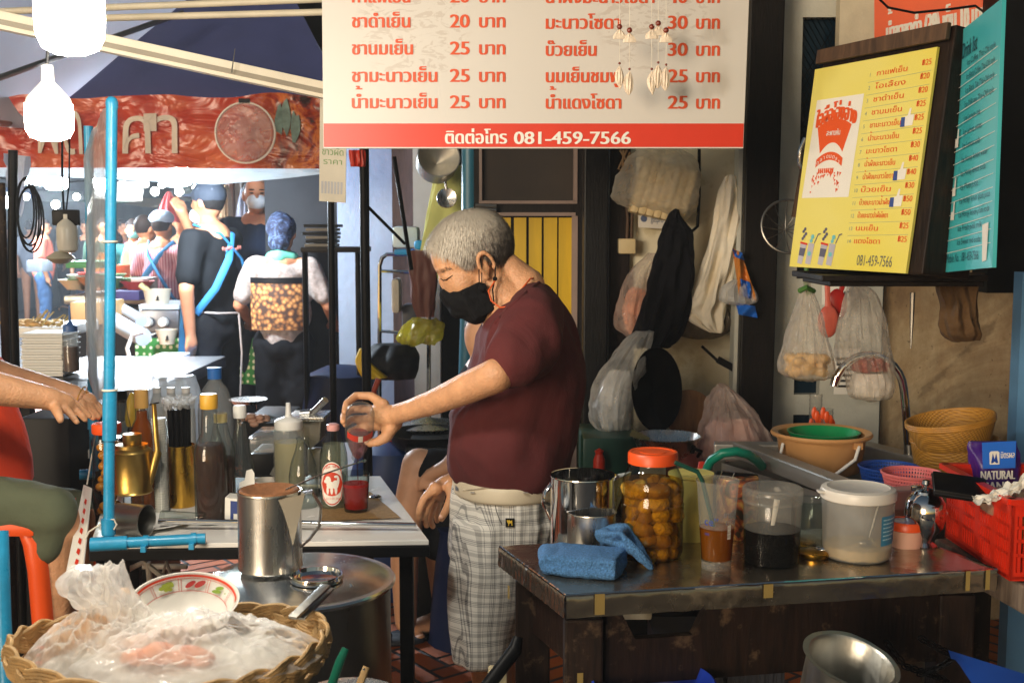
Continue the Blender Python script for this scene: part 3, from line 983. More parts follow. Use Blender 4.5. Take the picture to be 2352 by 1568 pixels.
# far string of bulbs
sb = glow('string_bulb_glow', (255, 252, 240), 45)
t = thing('string_lights', 'string of small round bulbs glowing above the crowd', 'string lights', tuple(P(400, 420, 9)))
pts = [(230, 440), (280, 424), (305, 437), (334, 423), (356, 440), (372, 424), (412, 441), (450, 432), (30, 436), (60, 452), (128, 470), (176, 452)]
for i, (x_, y_) in enumerate(pts):
    B().ell(P(x_, y_, 9.5), .028 if i % 2 else .034, n=12, k=8).build('bulb', sb, t)
B().tube([P(-40, 405, 9.5), P(120, 422, 9.5), P(280, 408, 9.5), P(480, 412, 9.5)], .006, 5).build('cord', M['black'], t)

# orange shop banner with a pale hem
q = Quad(P(-260, 226, 5.5), P(745, 218, 5.5), P(745, 388, 5.5), P(-260, 384, 5.5))
x = N('photo_banner')
v = x.co((1, 1, 1))
n1_ = x.noise(2.6, 3, x.co((1, 1, 2.2), (0, .6, 0)), .5, .2)
n2_ = x.noise(9, 6, v, .6, 1.2)
col = x.ramp(n1_, [(.36, lin((146, 38, 24))), (.54, lin((184, 58, 34))), (.68, lin((206, 104, 62)))])
sx = x.n('SeparateXYZ')
x.l(v, sx.inputs[0])
xr = P(690, 300, 5.5).x
side = x.ramp(x.math('ADD', sx.outputs[0], -xr + .75), [(.45, (0, 0, 0, 1)), (.7, (1, 1, 1, 1))])
food = x.ramp(n2_, [(.36, lin((40, 22, 16))), (.47, lin((140, 44, 20))), (.56, lin((196, 110, 46))), (.64, lin((150, 60, 26)))])
x.bump(x.noise(4, 3, x.co((1, 1, 2), (0, .6, 0)), .5, .8), .8, .06)
x.set(Base_Color=x.mix(side, col, food), Roughness=.3)
t = thing('food_banner', 'orange and red food stall banner with white letters under the navy tent', 'banner', tuple(q.pt(.5, 1, 0)))
b = B()
def fnb(u, v, q=q):
    p = Quad.pt(q, u, v)
    p.z += .012 * sin(u * 23) * (1 - v) - .02 * noise.noise(V((u * 9, 0, 0))) * (1 - v)
    p.y += .03 * noise.noise(V((u * 14, v * 2.2 - u * 5, 3)))
    return p
b.grid(fnb, 90, 14)
b.build('cloth', x.m, t)
b = B()
def fnh(u, v):
    p = Quad.pt(q, u, 1 + v * .19)
    p.z += (.02 * sin(u * 5) + max(0, u - .75) * .25) * v
    p.y += .02 * noise.noise(V((u * 18, v * 2, 9)))
    return p
b.grid(fnh, 60, 4)
b.build('hem', canvas('pale_hem', (176, 188, 196), .3), t)
b = B()
q.pt = lambda u, v, off=0: fnb(u, v) + q.n * (off * .05 + .007)
W_q = lambda px_: (px_ + 260) / 1005
write(b, q, 'ผัด', W_q(90), .80, .36, W_q(190), .05, 0)
write(b, q, 'ศา', W_q(282), .80, .30, W_q(410), .05, 0)
for px_, py_ in ((348, .34), (575, .24), (118, .3)): q.poly(b, [(W_q(px_ - 15), py_ - .08), (W_q(px_ + 14), py_ - .08), (W_q(px_ + 14), py_ + .16), (W_q(px_ - 15), py_ + .16)], .05) if px_ < 560 else None
b.build('lettering', mat('banner_white', (206, 192, 176), .6), t, smooth=False)
for i, (px_, py_, w_) in enumerate(((655, .3, 24), (680, .42, 20), (640, .36, 16))):
    b = B()
    q.poly(b, [(W_q(px_ + w_ * .6 * cos(j * pi / 5 + i)), py_ + .02 + (.15 + .06 * (j % 3)) * sin(j * pi / 5 + i)) for j in range(10)], .03 + .01 * i)
    b.build('printed_patch', mat('patch_green', (96, 120, 110), .6, var=.4, vs=30), t)
t = thing('round_tray', 'round clear plastic tray hanging in front of the orange banner', 'tray', tuple(P(562, 305, 5.3)))
c = P(562, 305, 5.3)
Rx = Matrix.Rotation(pi / 2, 3, 'X')
B().lathe(c, [(0, 0), (.125, 0), (.138, -.012)], 40, Rx).build('pan', film('tray_film', (220, 206, 200), .22, .5, 20), t)
B().lathe(c, [(.134, -.004), (.141, -.008), (.141, -.02), (.134, -.02)], 40, Rx).build('rim', M['paper'], t)
B().box(c + V((0, .01, .145)), (.05, .02, .02)).build('clip', M['darkgrey'], t)

# hanging price card and thin posts at the stall edge
t = thing('hanging_card', 'pale hanging price card with green print beneath the price board', 'sign', tuple(P(765, 465, 3.6)))
q = Quad(P(735, 228, 3.6), P(796, 232, 3.6), P(794, 466, 3.6), P(733, 462, 3.6))
q.slab(B(), .006).build('card', mat('card_white', (214, 206, 186), .6, var=.08), t, smooth=False)
b = B()
write(b, q, 'ข้าวผัด', .1, .54, .03, .9); write(b, q, 'ราคา', .15, .63, .026, .85)
b.build('lettering', mat('card_green', (112, 150, 84), .6), t, smooth=False)
b = B()
for i in range(7): q.poly(b, [(.08 + i * .12, .80), (.16 + i * .12, .80), (.15 + i * .12, .92), (.08 + i * .12, .92)], .001)
b.build('picture_strip', mat('card_grey', (178, 178, 182), .5), t, smooth=False)
b = B().tube([P(836, 260, 4.0), P(838, 560, 4.0), V((P(843, 900, 4.0).x, 4.0, .0))], .017, 10)
tag(b.build('tent_post', M['blackmetal']), 'dark steel tent post standing before the pale blue wall', 'post')
b = B().tube([P(760, 460, 4.6), V((P(764, 900, 4.6).x, 4.6, .0))], .014, 10)
tag(b.build('tent_post', M['blackmetal']), 'thin dark post below the hanging price card', 'post')
b = B().tube([P(838, 468, 3.99), P(930, 560, 4.1)], .006, 8).tube([P(905, 360, 4.2), P(945, 620, 4.2)], .008, 8)
tag(b.build('brace_rod', M['blackmetal']), 'two thin dark rods bracing the steel tent post', 'brace')
b = B().rows(3.9, [(345, 803, 836, .012), (375, 805, 838, .012), (383, 806, 836, .01)], fold=.4)
tag(b.build('red_cloth', M['red']), 'scrap of dull red cloth under the price board', 'cloth')
b = B().tube([P(30, 345, 3.4), P(28, 600, 3.4), V((P(26, 900, 3.4).x, 3.4, 0))], .0135, 10)
tag(b.build('stall_post', M['blackmetal']), 'dark stall post with coiled cable hanging beside it', 'post')
b = B().tube([P(2, 420, 3.2), V((P(4, 900, 3.2).x, 3.2, 0))], .012, 10)
tag(b.build('stall_post', M['oldwood']), 'worn post standing at the very picture edge', 'post')
b = B()
for i in range(5):
    c = P(58 + i * 2, 480 + 6 * i, 3.38)
    b.tube([c + V(((.026 + .003 * i) * cos(2 * pi * j / 24), .004 * i, (.085 + .012 * (i % 3)) * sin(2 * pi * j / 24))) for j in range(25)], .0028, 6, cap=False)
tag(b.build('coiled_cable', M['black']), 'black cable coiled in loops on the stall post', 'cable')
b = B().add([P(30, 362, 3.5), P(92, 372, 3.5), P(40, 540, 3.52), P(14, 430, 3.5)], [(0, 1, 2, 3)])
b2 = B(); sheet(b2, (P(8, 352, 3.5), P(70, 360, 3.5), P(48, 500, 3.52), P(14, 420, 3.5)), 8, .02, .03)
tag(b2.build('canvas_flap', pale), 'pale canvas flap hanging beside the coiled cable', 'canvas')

# ------------------------------------------------ blue pipe frame with clear sheet
t = thing('pipe_frame', 'blue water pipe frame standing on the white table', 'frame', tuple(PZ(250, 1238, .76)))
Yp = 2.66
k = Yp / FPX
c0 = PZ(250, 1238, .765)
top = P(257, 236, Yp)
B().tube([c0, P(251, 1010, Yp), P(251, 900, Yp), top], .0128, 20).build('post', M['blue_pvc'], t)
B().lathe(top, [(.0135, -.014), (.0142, 0), (.012, .008), (.007, .013), (0, .0145)], 20).build('end_cap', M['blue_pvc'], t)
B().tube([P(251.5, 1010, Yp), P(252.5, 892, Yp)], .0165, 20).build('coupling', M['blue_pvc'], t)
B().tube([c0 + V((0, 0, .012)), c0 + V((0, 0, .05))], .0165, 20).build('coupling', M['blue_pvc'], t)
a = PZ(208, 1250, .765); e = PZ(472, 1236, .765)
f = (e - a).normalized()
B().tube([a, a + f * .082], .0165, 20).build('tee', M['blue_pvc'], t)
B().tube([a + f * .02, e], .0128, 20).build('foot', M['blue_pvc'], t)
for px_ in (330, 437):
    p = a + f * ((px_ - 208) * k)
    b = B().tube([p - f * .006, p + f * .006], .0155, 16).box(p + V((0, -.018, -.012)), (.012, .012, .014))
    b.build('clip', M['blue_pvc'], t)
p2 = P(217, 1080, 3.3)
rt = P(203, 290, 3.3)
B().tube([p2, rt], .0128, 16).build('post', M['blue_pvc'], t)
B().tube([PZ(183, 1090, .765) , PZ(218, 1088, .765)], .0155, 16).build('foot', M['blue_pvc'], t)
B().tube([P(214, 870, 3.3), P(214, 985, 3.3)], .0155, 16).build('coupling', M['blue_pvc'], t)
for y_ in (555, 895):
    c = P(252, y_, Yp)
    B().tube([c + V((.0165 * cos(j * pi / 8), .0165 * sin(j * pi / 8), 0)) for j in range(17)], .0028, 6, cap=False).build('tie', M['rope'], t)
b = B()
def fs(u, v):
    ys = 300 + 655 * v
    x0 = 186 + 60 * max(0, .1 - v) * 4 + 38 * v ** 2.2
    Yv = 3.26 - (3.26 - 2.68) * u
    p = P(x0 * (1 - u) + 247 * u + 10 * sin(u * 6 + v * 5) * (1 - u), ys - 62 * u * (1 - v), Yv)
    return p + V((.012 * noise.noise(V((u * 6, v * 7, 1))), 0, 0))
b.grid(fs, 14, 40)
o = b.build('clear_sheet', film('screen_film', (246, 243, 236), .28, .62, 5, .05, .5, 8))
tag(o, 'clear plastic sheet stretched between the blue pipes', 'plastic sheet')
b = B()
c = P(262, 1200, Yp - .02)
b.tube([P(240, 1196, Yp - .018), P(262, 1192, Yp - .02), P(268, 1204, Yp - .02), P(262, 1215, Yp - .02), P(254, 1210, Yp - .02), P(258, 1197, Yp - .02), P(236, 1200, Yp - .016), P(205, 1220, Yp), P(196, 1238, Yp)], .0022, 6)
tag(b.build('tied_string', M['rope']), 'white cord knotted around the blue pipe near its foot', 'cord')
q = Quad(P(192, 1112, 3.0), P(210, 1120, 2.95), P(188, 1330, 2.62), P(150, 1322, 2.66))
t = thing('hanging_poster', 'white plastic poster with red print hanging off the table side', 'poster', tuple(q.pt(.5, 1, 0)))
q.slab(B(), .003).build('sheet', M['paper'], t, smooth=False)
b = B()
for i in range(7): q.poly(b, [(.5, .15 + i * .11), (.7, .16 + i * .11), (.66, .22 + i * .11), (.45, .2 + i * .11)], .001)
b.build('print', M['red'], t, smooth=False)
B().tube([P(200, 1112, 3.0), P(212, 1040, 3.1), P(222, 985, 3.2)], .002, 6).build('cord', M['rope'], t)
b = B().tube([P(2, 1220, 1.9), P(8, 1420, 1.85), P(18, 1640, 1.8)], .0125, 16)
tag(b.build('blue_pipe', M['blue_pvc']), 'blue pipe upright at the picture edge beside basket', 'pipe')
# ------------------------------------------------ people: one body mesh each, clothes and hair as children
hair_black = mat('black_hair', (22, 19, 18), .55, var=.3, vs=60, bump=.4, bs=200)
hair_dark = mat('dark_brown_hair', (38, 28, 24), .6, var=.3, vs=60, bump=.3, bs=160)
def figure(label, foot, Y, h, yaw, shirt, legs, armL=None, armR=None, hair=hair_dark, vox=.016, lean=0, skirt=False, sit=False, skin=None, hairlong=False):
    # standing figure; local frame faces -Y (towards viewer) at yaw 0, +x is the figure's left; arms = (elbow, wrist) offsets from shoulder in local metres
    base = V((P(foot, 700, Y).x, Y, 0))
    s = h / 1.7
    Mx = Matrix.Translation(base) @ Matrix.Rotation(yaw, 4, 'Z') @ Matrix.Diagonal((s, s, s, 1))
    t = thing('person', label, 'person', tuple(base))
    skin = skin or M['skin2']
    def mk():
        b = B(); b.M = Mx
        return b
    armL = armL or ((.06, .02, -.27), (.05, -.05, -.50))
    armR = armR or ((-.06, .02, -.27), (-.05, -.05, -.50))
    b = mk()
    for sx in (-1, 1):
        b.limb([(sx * .09, 0, .88), (sx * .095, -.01, .48), (sx * .095, .02, .09)], [.085, .058, .042])
        b.limb([(sx * .095, .02, .05), (sx * .10, -.06, .035), (sx * .105, -.15, .03)], [.042, .038, .03])
    b.limb([(0, 0, .92), (0, -.02, 1.15), (0, 0, 1.38)], [.13, .125, .12])
    b.limb([(-.15, .0, 1.38), (.15, 0, 1.38)], [.065, .065])
    L = lean
    b.limb([(0, 0, 1.38), (0, -.015 - L * .3, 1.47), (0, -.02 - L * .6, 1.52)], [.06, .052, .052])
    hc = V((0, -.02 - L, 1.60 - L * .2))
    b.ell(hc, (.074, .092, .105)); b.ell(hc + V((0, -.035, -.055)), (.056, .062, .062))
    b.ell(hc + V((0, -.098, -.02)), (.013, .018, .024))
    for sx in (-1, 1): b.ell(hc + V((sx * .076, .005, -.012)), (.012, .02, .032))
    hands = []
    for sx, (e, w_) in ((1, armL), (-1, armR)):
        s0 = V((sx * .175, 0, 1.385))
        e_, wr = s0 + V(e), s0 + V(w_)
        b.limb([s0, e_, wr], [.055, .042, .03])
        d_ = (wr - e_).normalized()
        b.limb([wr, wr + d_ * .05], [.03, .035])
        sd = d_.cross(V((0, 1, 0)) if abs(d_.y) < .9 else V((1, 0, 0))).normalized()
        for fi in range(4):
            p0 = wr + d_ * .075 + sd * (.022 * (fi - 1.5) / 1.0)
            b.limb([wr + d_ * .05 + sd * .016 * (fi - 1.5), p0, p0 + d_ * (.05 + .008 * (fi in (1, 2))) + V((0, -.012, 0))], [.014, .0105, .0085], n=8)
        b.limb([wr + d_ * .02 + sd * .028, wr + d_ * .06 + sd * .05, wr + d_ * .09 + sd * .05], [.015, .012, .009], n=8)
        hands.append((e_, wr, s0))
    b.build('body', skin, t, remesh=min(vox, .009 * s), sm=3)
    # eyes and brows
    b = mk()
    for sx in (-1, 1): b.ell(hc + V((sx * .03, -.085, .004)), (.014, .008, .005), n=8, k=6); b.ell(hc + V((sx * .03, -.088, .024)), (.018, .007, .004), n=8, k=6)
    b.build('eyes', hair_black, t)
    # shirt
    b = mk()
    b.limb([(0, 0, .93), (0, -.02, 1.15), (0, 0, 1.34)], [.15, .145, .135]); b.limb([(-.165, .0, 1.375), (.165, 0, 1.375)], [.075, .075])
    b.ell((0, 0, 1.12), (.178, .135, .25))
    for e_, wr, s0 in hands: b.limb([s0, s0.lerp(e_, .75)], [.075, .066])
    b.build('shirt', shirt, t, remesh=vox, sm=5, disp=(.012, 9, (1, 1, .6)))
    b = mk()
    if skirt: b.lathe((0, 0, .45), [(.24, 0), (.2, .3), (.16, .52)], 24)
    else:
        for sx in (-1, 1): b.limb([(sx * .085, 0, .90), (sx * .098, -.01, .48), (sx * .098, .02, .12)], [.115, .085, .07])
        b.ell((0, .01, .9), (.17, .135, .12))
    b.build('trousers', legs, t, remesh=vox, sm=4, disp=(.012, 10))
    b = mk()
    for sx in (-1, 1): b.ell((sx * .1, -.055, .03), (.05, .13, .038))
    b.build('shoes', M['black'], t)
    if hair is not None:
        b = mk(); b.ell(hc + V((0, .012, .022)), (.083, .098, .102))
        if hairlong: b.ell(hc + V((0, .05, -.07)), (.075, .06, .12))
        me = b.build('hair', hair, t, remesh=.012 * s, sm=2)
        bm = bmesh.new(); bm.from_mesh(me.data)
        inv = Mx.inverted()
        kill = [v for v in bm.verts if (lambda q: q.y < -.045 and q.z < hc.z + .045)(inv @ v.co)]
        bmesh.ops.delete(bm, geom=kill, context='VERTS'); bm.to_mesh(me.data); bm.free()
    return t, mk, hc, hands, Mx
def apron_ties(mk, t, m, sash=True):
    b = mk()
    b.tube([(-.12, .0, 1.46), (-.06, .12, 1.36), (.06, .155, 1.2), (.155, .12, 1.02), (.175, 0, .93)], .012, 8, flat=2.2)
    b.tube([(.12, .0, 1.46), (.06, .12, 1.36), (-.06, .155, 1.2), (-.155, .12, 1.02), (-.175, 0, .93)], .012, 8, flat=2.2)
    b.build('apron_strap', m, t)
def face_mask(mk, t, hc, m):
    b = mk(); b.ell(hc + V((0, -.06, -.045)), (.062, .056, .05)); b.build('face_mask', m, t, remesh=.008, sm=2)

mblk = mat('black_tee', (13, 15, 18), .85, var=.15, bump=.1)
mden = mat('dark_denim', (24, 28, 40), .85, var=.2)
mbl = mat('apron_blue', (36, 112, 160), .75, var=.1)
mmask = mat('mask_white', (206, 214, 218), .8)
# man in black tee and cap, back three-quarter, one hand lifted to the face
t, mk, hc, hands, Mx = figure('man in black tee, dark cap and blue apron strap, hand raised to mouth', 490, 6.7, 1.76, radians(-112), mblk, mat('black_trousers', (18, 18, 21), .85),
    armL=((.10, .03, -.27), (.06, .02, -.52)), armR=((-.03, -.20, -.13), (.10, -.24, .12)), hair=hair_black, skin=M['skin2'])
b = mk(); b.ell(hc + V((0, .012, .04)), (.09, .105, .085)); b.ell(hc + V((0, -.11, .035)), (.065, .07, .012))
b.build('cap', mat('cap_black', (34, 42, 54), .8), t, remesh=.01, sm=3)
face_mask(mk, t, hc + V((0, 0, -.035)), mmask)
b = mk()
for sx, zz in ((-1, 1.0), (1, 1.0)):
    b.tube([(sx * -.09, -.05, 1.47), (sx * -.05, .10, 1.42), (sx * .06, .158, 1.28), (sx * .15, .13, 1.12), (sx * .185, .02, .98)], .021, 8, flat=.35)
b.build('apron_strap', mbl, t)
b = mk()
def fa(u, v):
    a = radians(-82 + 164 * u)
    rr = .175 + .04 * v + .012 * sin(u * 19)
    return V((rr * sin(a), -rr * cos(a) * .95, 1.0 - .52 * v))
b.grid(fa, 24, 10); b.build('apron', mbl, t)
b = mk(); b.tube([(.18, .0, .99), (.12, .13, .98), (0, .17, .975), (-.12, .13, .98), (-.18, 0, .99)], .0055, 6); b.tube([(0, .172, .975), (-.03, .165, .75), (-.02, .155, .5)], .0055, 6)
b.build('apron_tie', mat('tie_white', (164, 150, 142), .8), t)
b = mk()
rr_ = random.Random(2)
for i in range(9): b.ell((-.07 + .02 * i, .143, 1.33 + .012 * rr_.random()), (.008, .004, .012), n=8, k=6)
b.build('back_print', mat('print_salmon', (176, 104, 92), .8), t)
# woman in pale patterned blouse and head scarf, seen from behind
x = N('lace_blouse')
v = x.co()
x.set(Base_Color=x.ramp(x.noise(40, 4), [(.35, lin((126, 112, 103))), (.65, lin((160, 146, 137)))]), Roughness=.85)
mlace = x.m
t, mk, hc, hands, Mx = figure('woman in pale blouse with ornate brown back panel and patterned headscarf', 650, 6.6, 1.57, radians(176), mlace, mat('black_slacks', (14, 14, 17), .85),
    armL=((.11, -.02, -.24), (.10, -.2, -.36)), armR=((-.11, -.02, -.24), (-.10, -.2, -.36)), hair=None)
x = N('ornate_panel')
vo = x.n('TexVoronoi', i_Scale=38)
x.l(x.co(), vo.inputs[0])
x.set(Base_Color=x.ramp(vo.outputs['Distance'], [(.1, lin((206, 150, 84))), (.45, lin((140, 88, 44))), (.7, lin((60, 36, 22)))]), Roughness=.8)
b = mk()
def fp(u, v):
    a = radians(-58 + 116 * u)
    return V((.203 * sin(a), .03 + .125 * cos(a) + .006 + .012 * sin(v * 3), 1.31 - .31 * v))
b.grid(fp, 14, 12); b.build('back_panel', x.m, t)
b = mk()
b.grid(lambda u, v: V((.205 * sin(radians(-58 + 116 * u)), .033 + .128 * cos(radians(-58 + 116 * u)) + .006, 1.325 - .035 * v)), 14, 3); b.build('panel_border', M['black'], t)
b = mk(); b.ell(hc + V((0, .025, .03)), (.092, .108, .10)); b.ell(hc + V((0, .08, -.05)), (.07, .06, .075))
b.ell(hc + V((.01, .03, .10)), (.06, .05, .03))
x = N('paisley_scarf')
x.set(Base_Color=x.ramp(x.noise(24, 5, rough=.7, dist=1.5), [(.38, lin((10, 12, 26))), (.52, lin((24, 36, 66))), (.6, lin((76, 96, 124))), (.66, lin((26, 20, 40)))]), Roughness=.8)
b.build('head_scarf', x.m, t, remesh=.01, sm=2, disp=(.008, 22))
b = mk(); b.limb([(-.06, .02, 1.44), (0, .07, 1.45), (.06, .02, 1.44)], [.045, .05, .045]); b.limb([(-.06, -.02, 1.44), (.06, -.02, 1.44)], [.045, .045])
b.build('neck_scarf', mat('mint_scarf', (96, 178, 150), .8), t, remesh=.012, sm=3)
# balding man with mask
t, mk, hc, hands, Mx = figure('balding man in navy polo and pale face mask looking down', 594, 7.5, 1.84, radians(14), mat('navy_polo', (26, 36, 56), .85, var=.15), mden, hair=None, lean=.05)
face_mask(mk, t, hc, mmask)
b = mk()
b.ell(hc + V((0, .03, .012)), (.084, .09, .09))
o = b.build('hair', hair_black, t, remesh=.012, sm=2)
# striped cook
x = N('striped_shirt')
wv = x.n('TexWave', i_Scale=16, bands_direction='X')
x.l(x.co(), wv.inputs[0])
x.set(Base_Color=x.ramp(wv.outputs[1], [(.4, lin((196, 148, 152))), (.6, lin((164, 92, 104)))]), Roughness=.85)
t, mk, hc, hands, Mx = figure('cook in pink striped shirt with blue apron straps and pale cap', 376, 9.0, 1.62, radians(165), x.m, mden, hair=hair_dark, armL=((.1, -.05, -.24), (.02, -.25, -.3)), armR=((-.1, -.05, -.24), (-.02, -.25, -.3)))
apron_ties(mk, t, mat('strap_blue', (66, 136, 190), .8))
b = mk(); b.ell(hc + V((0, .01, .06)), (.1, .11, .07)); b.build('cap', mat('pale_cap', (164, 182, 204), .8), t, remesh=.012, sm=3, disp=(.006, 18))
# cook in teal top
t, mk, hc, hands, Mx = figure('woman in teal top and apron with a green face mask', 313, 11.0, 1.58, radians(15), mat('teal_top', (36, 104, 104), .85), mden, hair=hair_dark, hairlong=True)
face_mask(mk, t, hc, mat('green_mask', (120, 186, 180), .8))
b = mk(); b.grid(lambda u, v: V((.17 * sin(radians(-60 + 120 * u)), -.165 * cos(radians(-60 + 120 * u)) - .01, 1.25 - .7 * v)), 12, 8); b.build('apron', mat('apron_plum', (70, 44, 66), .8), t)
# others along the alley
t, mk, hc, hands, Mx = figure('woman in coral shirt and blue jeans standing apart in the alley', 104, 15.5, 1.62, radians(110), mat('coral_shirt', (222, 112, 88), .85), mat('blue_jeans', (52, 84, 122), .85), hair=hair_dark, hairlong=True, vox=.02, armL=((.05, -.1, -.25), (-.05, -.25, -.2)))
t, mk, hc, hands, Mx = figure('shopper in grey shirt and dark red skirt walking away', 76, 18, 1.62, radians(190), mat('grey_shirt', (130, 136, 150), .85), mat('dark_red_skirt', (110, 30, 36), .85), hair=hair_dark, vox=.025, skirt=True)
t, mk, hc, hands, Mx = figure('woman in pale jacket beside the cook in pink stripes', 335, 9.8, 1.6, radians(150), mat('cream_jacket', (186, 166, 140), .85), mden, hair=hair_dark, vox=.02)
t, mk, hc, hands, Mx = figure('person with dark hair and dark top behind the cook in pink stripes', 424, 9.6, 1.66, radians(20), mat('charcoal_top', (36, 36, 40), .85), mden, hair=hair_black, vox=.02)
t, mk, hc, hands, Mx = figure('shopper in orange top near the teal cook', 272, 12.5, 1.45, radians(200), mat('orange_top', (216, 128, 50), .85), mden, hair=hair_dark, vox=.022)
for px_, Y, lab, col in ((46, 27, 'distant stroller in tan shirt farthest down the alley', (170, 140, 110)), (124, 25, 'distant stroller in purple shirt far down the alley', (90, 70, 120)), (244, 14, 'stroller in dark green shirt behind the distant goods stall', (40, 70, 52)), (284, 17, 'stroller in pink shirt behind the teal cook', (196, 120, 130)), (450, 11.2, 'shopper in plain white shirt behind the black capped man', (190, 188, 186)), (20, 20, 'distant stroller in navy shirt far down the alley', (40, 52, 90)), (52, 23, 'distant stroller in red shirt far down the alley', (150, 50, 52)), (150, 21, 'distant stroller in white shirt far down the alley', (196, 196, 200)), (205, 17, 'distant stroller in black shirt beyond the hanging lamp', (30, 32, 36)), (228, 20, 'distant stroller in teal shirt beyond the blue pipe frame', (60, 120, 124))):
    figure(lab, px_, Y, 1.62, radians(160 + px_), mat('stroller_cloth', col, .85), mden, hair=hair_dark, vox=.03)
# ------------------------------------------------ alley backdrop: walls, stalls, goods
x = N('far_market_wall')
vo = x.n('TexVoronoi', i_Scale=1.6)
x.l(x.co((1, 1, .6)), vo.inputs[0])
x.set(Base_Color=x.ramp(x.noise(1.1, 8, rough=.7), [(.36, lin((44, 52, 60))), (.5, lin((96, 104, 112))), (.6, lin((170, 172, 174))), (.7, lin((110, 92, 76)))]), Roughness=.8)
b = B().box((-6, 32, 3.5), (34, .4, 7))
tag(b.build('market_building', x.m, smooth=False), 'far building closing off the market alley', 'building')
b = vbox(B(), 470, 1000, 500, 12.0, 0, 5.5, .3)
tag(b.build('timber_shopfront', wood('dark_plank', (34, 28, 26), (74, 60, 50), .7, (5, 5, .6)), smooth=False), 'dark timber shop front behind the masked man', 'shop front')
b = B().box((-9.2, 18, 2.5), (.3, 26, 5))
tag(b.build('side_building', mat('alley_wall', (124, 128, 134), .8, var=.3, vs=1), smooth=False), 'grey building along the alley side', 'building')
R2 = random.Random(5)
for i in range(9):                       # poles and hanging goods on the shop front
    x_ = 500 + 27 * i + R2.uniform(-6, 6)
    b = B().tube([P(x_, 395, 11.2), V((P(x_ + R2.uniform(-8, 8), 600, 11.2).x, 11.2, 0))], R2.uniform(.02, .05), 8)
    tag(b.build('shopfront_pole', mat('pole_brown', R2.choice([(96, 62, 46), (60, 48, 42), (140, 108, 84)]), .6)), 'thin pole among the poles before the dark timber shop front', 'pole', 'poles before the timber shop front')
for i, (x_, y0, y1, w_, col, lab) in enumerate(((560, 430, 540, 22, (150, 158, 182), 'pale lilac cloth hanging beside the masked man'), (585, 460, 560, 16, (92, 104, 74), 'dull green bag hanging beside the masked man'), (388, 440, 510, 26, (206, 74, 74), 'red and white umbrella cloth hanging behind the cook'), (750, 480, 560, 26, (18, 84, 66), 'dark green bag hanging under the price card'), (700, 420, 470, 20, (92, 82, 72), 'brown sack hanging on the shop front'), (520, 425, 500, 14, (180, 152, 120), 'tan cloth hanging on the shop front'))):
    b = B().rows(9.3 if x_ < 700 else 7.2, [(y0, x_ - 3, x_ + 3, .03), (y0 + (y1 - y0) * .4, x_ - w_ * .7, x_ + w_ * .7, .08), (y1, x_ - w_, x_ + w_, .09)], n=28, fold=.25, nf=6, seed=i)
    tag(b.build('hanging_cloth', mat('hung_cloth', col, .8)), lab, 'cloth')
# shelf with folded goods and bundles behind the blouse woman
t = thing('goods_shelf', 'grey shelf with stacked folded newspaper and trays', 'shelf', tuple(P(740, 580, 5.4)))
pbox(B(), 690, 568, 835, 580, 5.4, .3).build('shelf_board', M['dkwood'], t, bevel=.004)
b = B()
for x_ in (700, 822): b.tube([P(x_, 575, 5.6), V((P(x_, 575, 5.6).x, 5.6, 0))], .015, 8)
b.build('leg', M['blackmetal'], t)
for i in range(6):
    b = B()
    pbox(b, 694 + R2.uniform(0, 8), 560 - 9 * i, 772 + R2.uniform(-8, 4), 567 - 9 * i, 5.45, .2)
    tag(b.build('folded_paper', M['darkgrey'] if i % 2 else mat('news_grey', (122, 118, 112), .8), bevel=.004), 'folded grey paper bundle in the pile on the shelf', 'paper', 'folded papers piled on the shelf')
# steam-table stall with green polka dot cloth
x = N('polka_cloth')
vo = x.n('TexVoronoi', i_Scale=22, i_Randomness=.25)
x.l(x.co((1, .02, 1)), vo.inputs[0])
x.set(Base_Color=x.ramp(vo.outputs['Distance'], [(.26, lin((216, 222, 190))), (.32, lin((30, 124, 44)))]), Roughness=.6)
t = thing('food_table', 'market table with green polka dot oilcloth', 'table', (P(540, 780, 7.5).x, 7.7, 0))
a, c = P(312, 776, 7.4), P(772, 776, 7.4)
B().box(((a.x + c.x) / 2, 7.9, a.z - .02), (c.x - a.x, 1.0, .04)).build('tabletop', M['dullsteel'], t, bevel=.005)
b = B()
b.grid(lambda u, v: V((a.x + (c.x - a.x) * u, 7.39 + .02 * sin(u * 60) * v - .03 * v, a.z - .3 * v)), 120, 6)
b.build('tablecloth', x.m, t)
for x_ in (a.x + .1, c.x - .1):
    for y_ in (7.5, 8.3): B().box((x_, y_, (a.z - .04) / 2), (.05, .05, a.z - .04)).build('leg', M['blackmetal'], t)
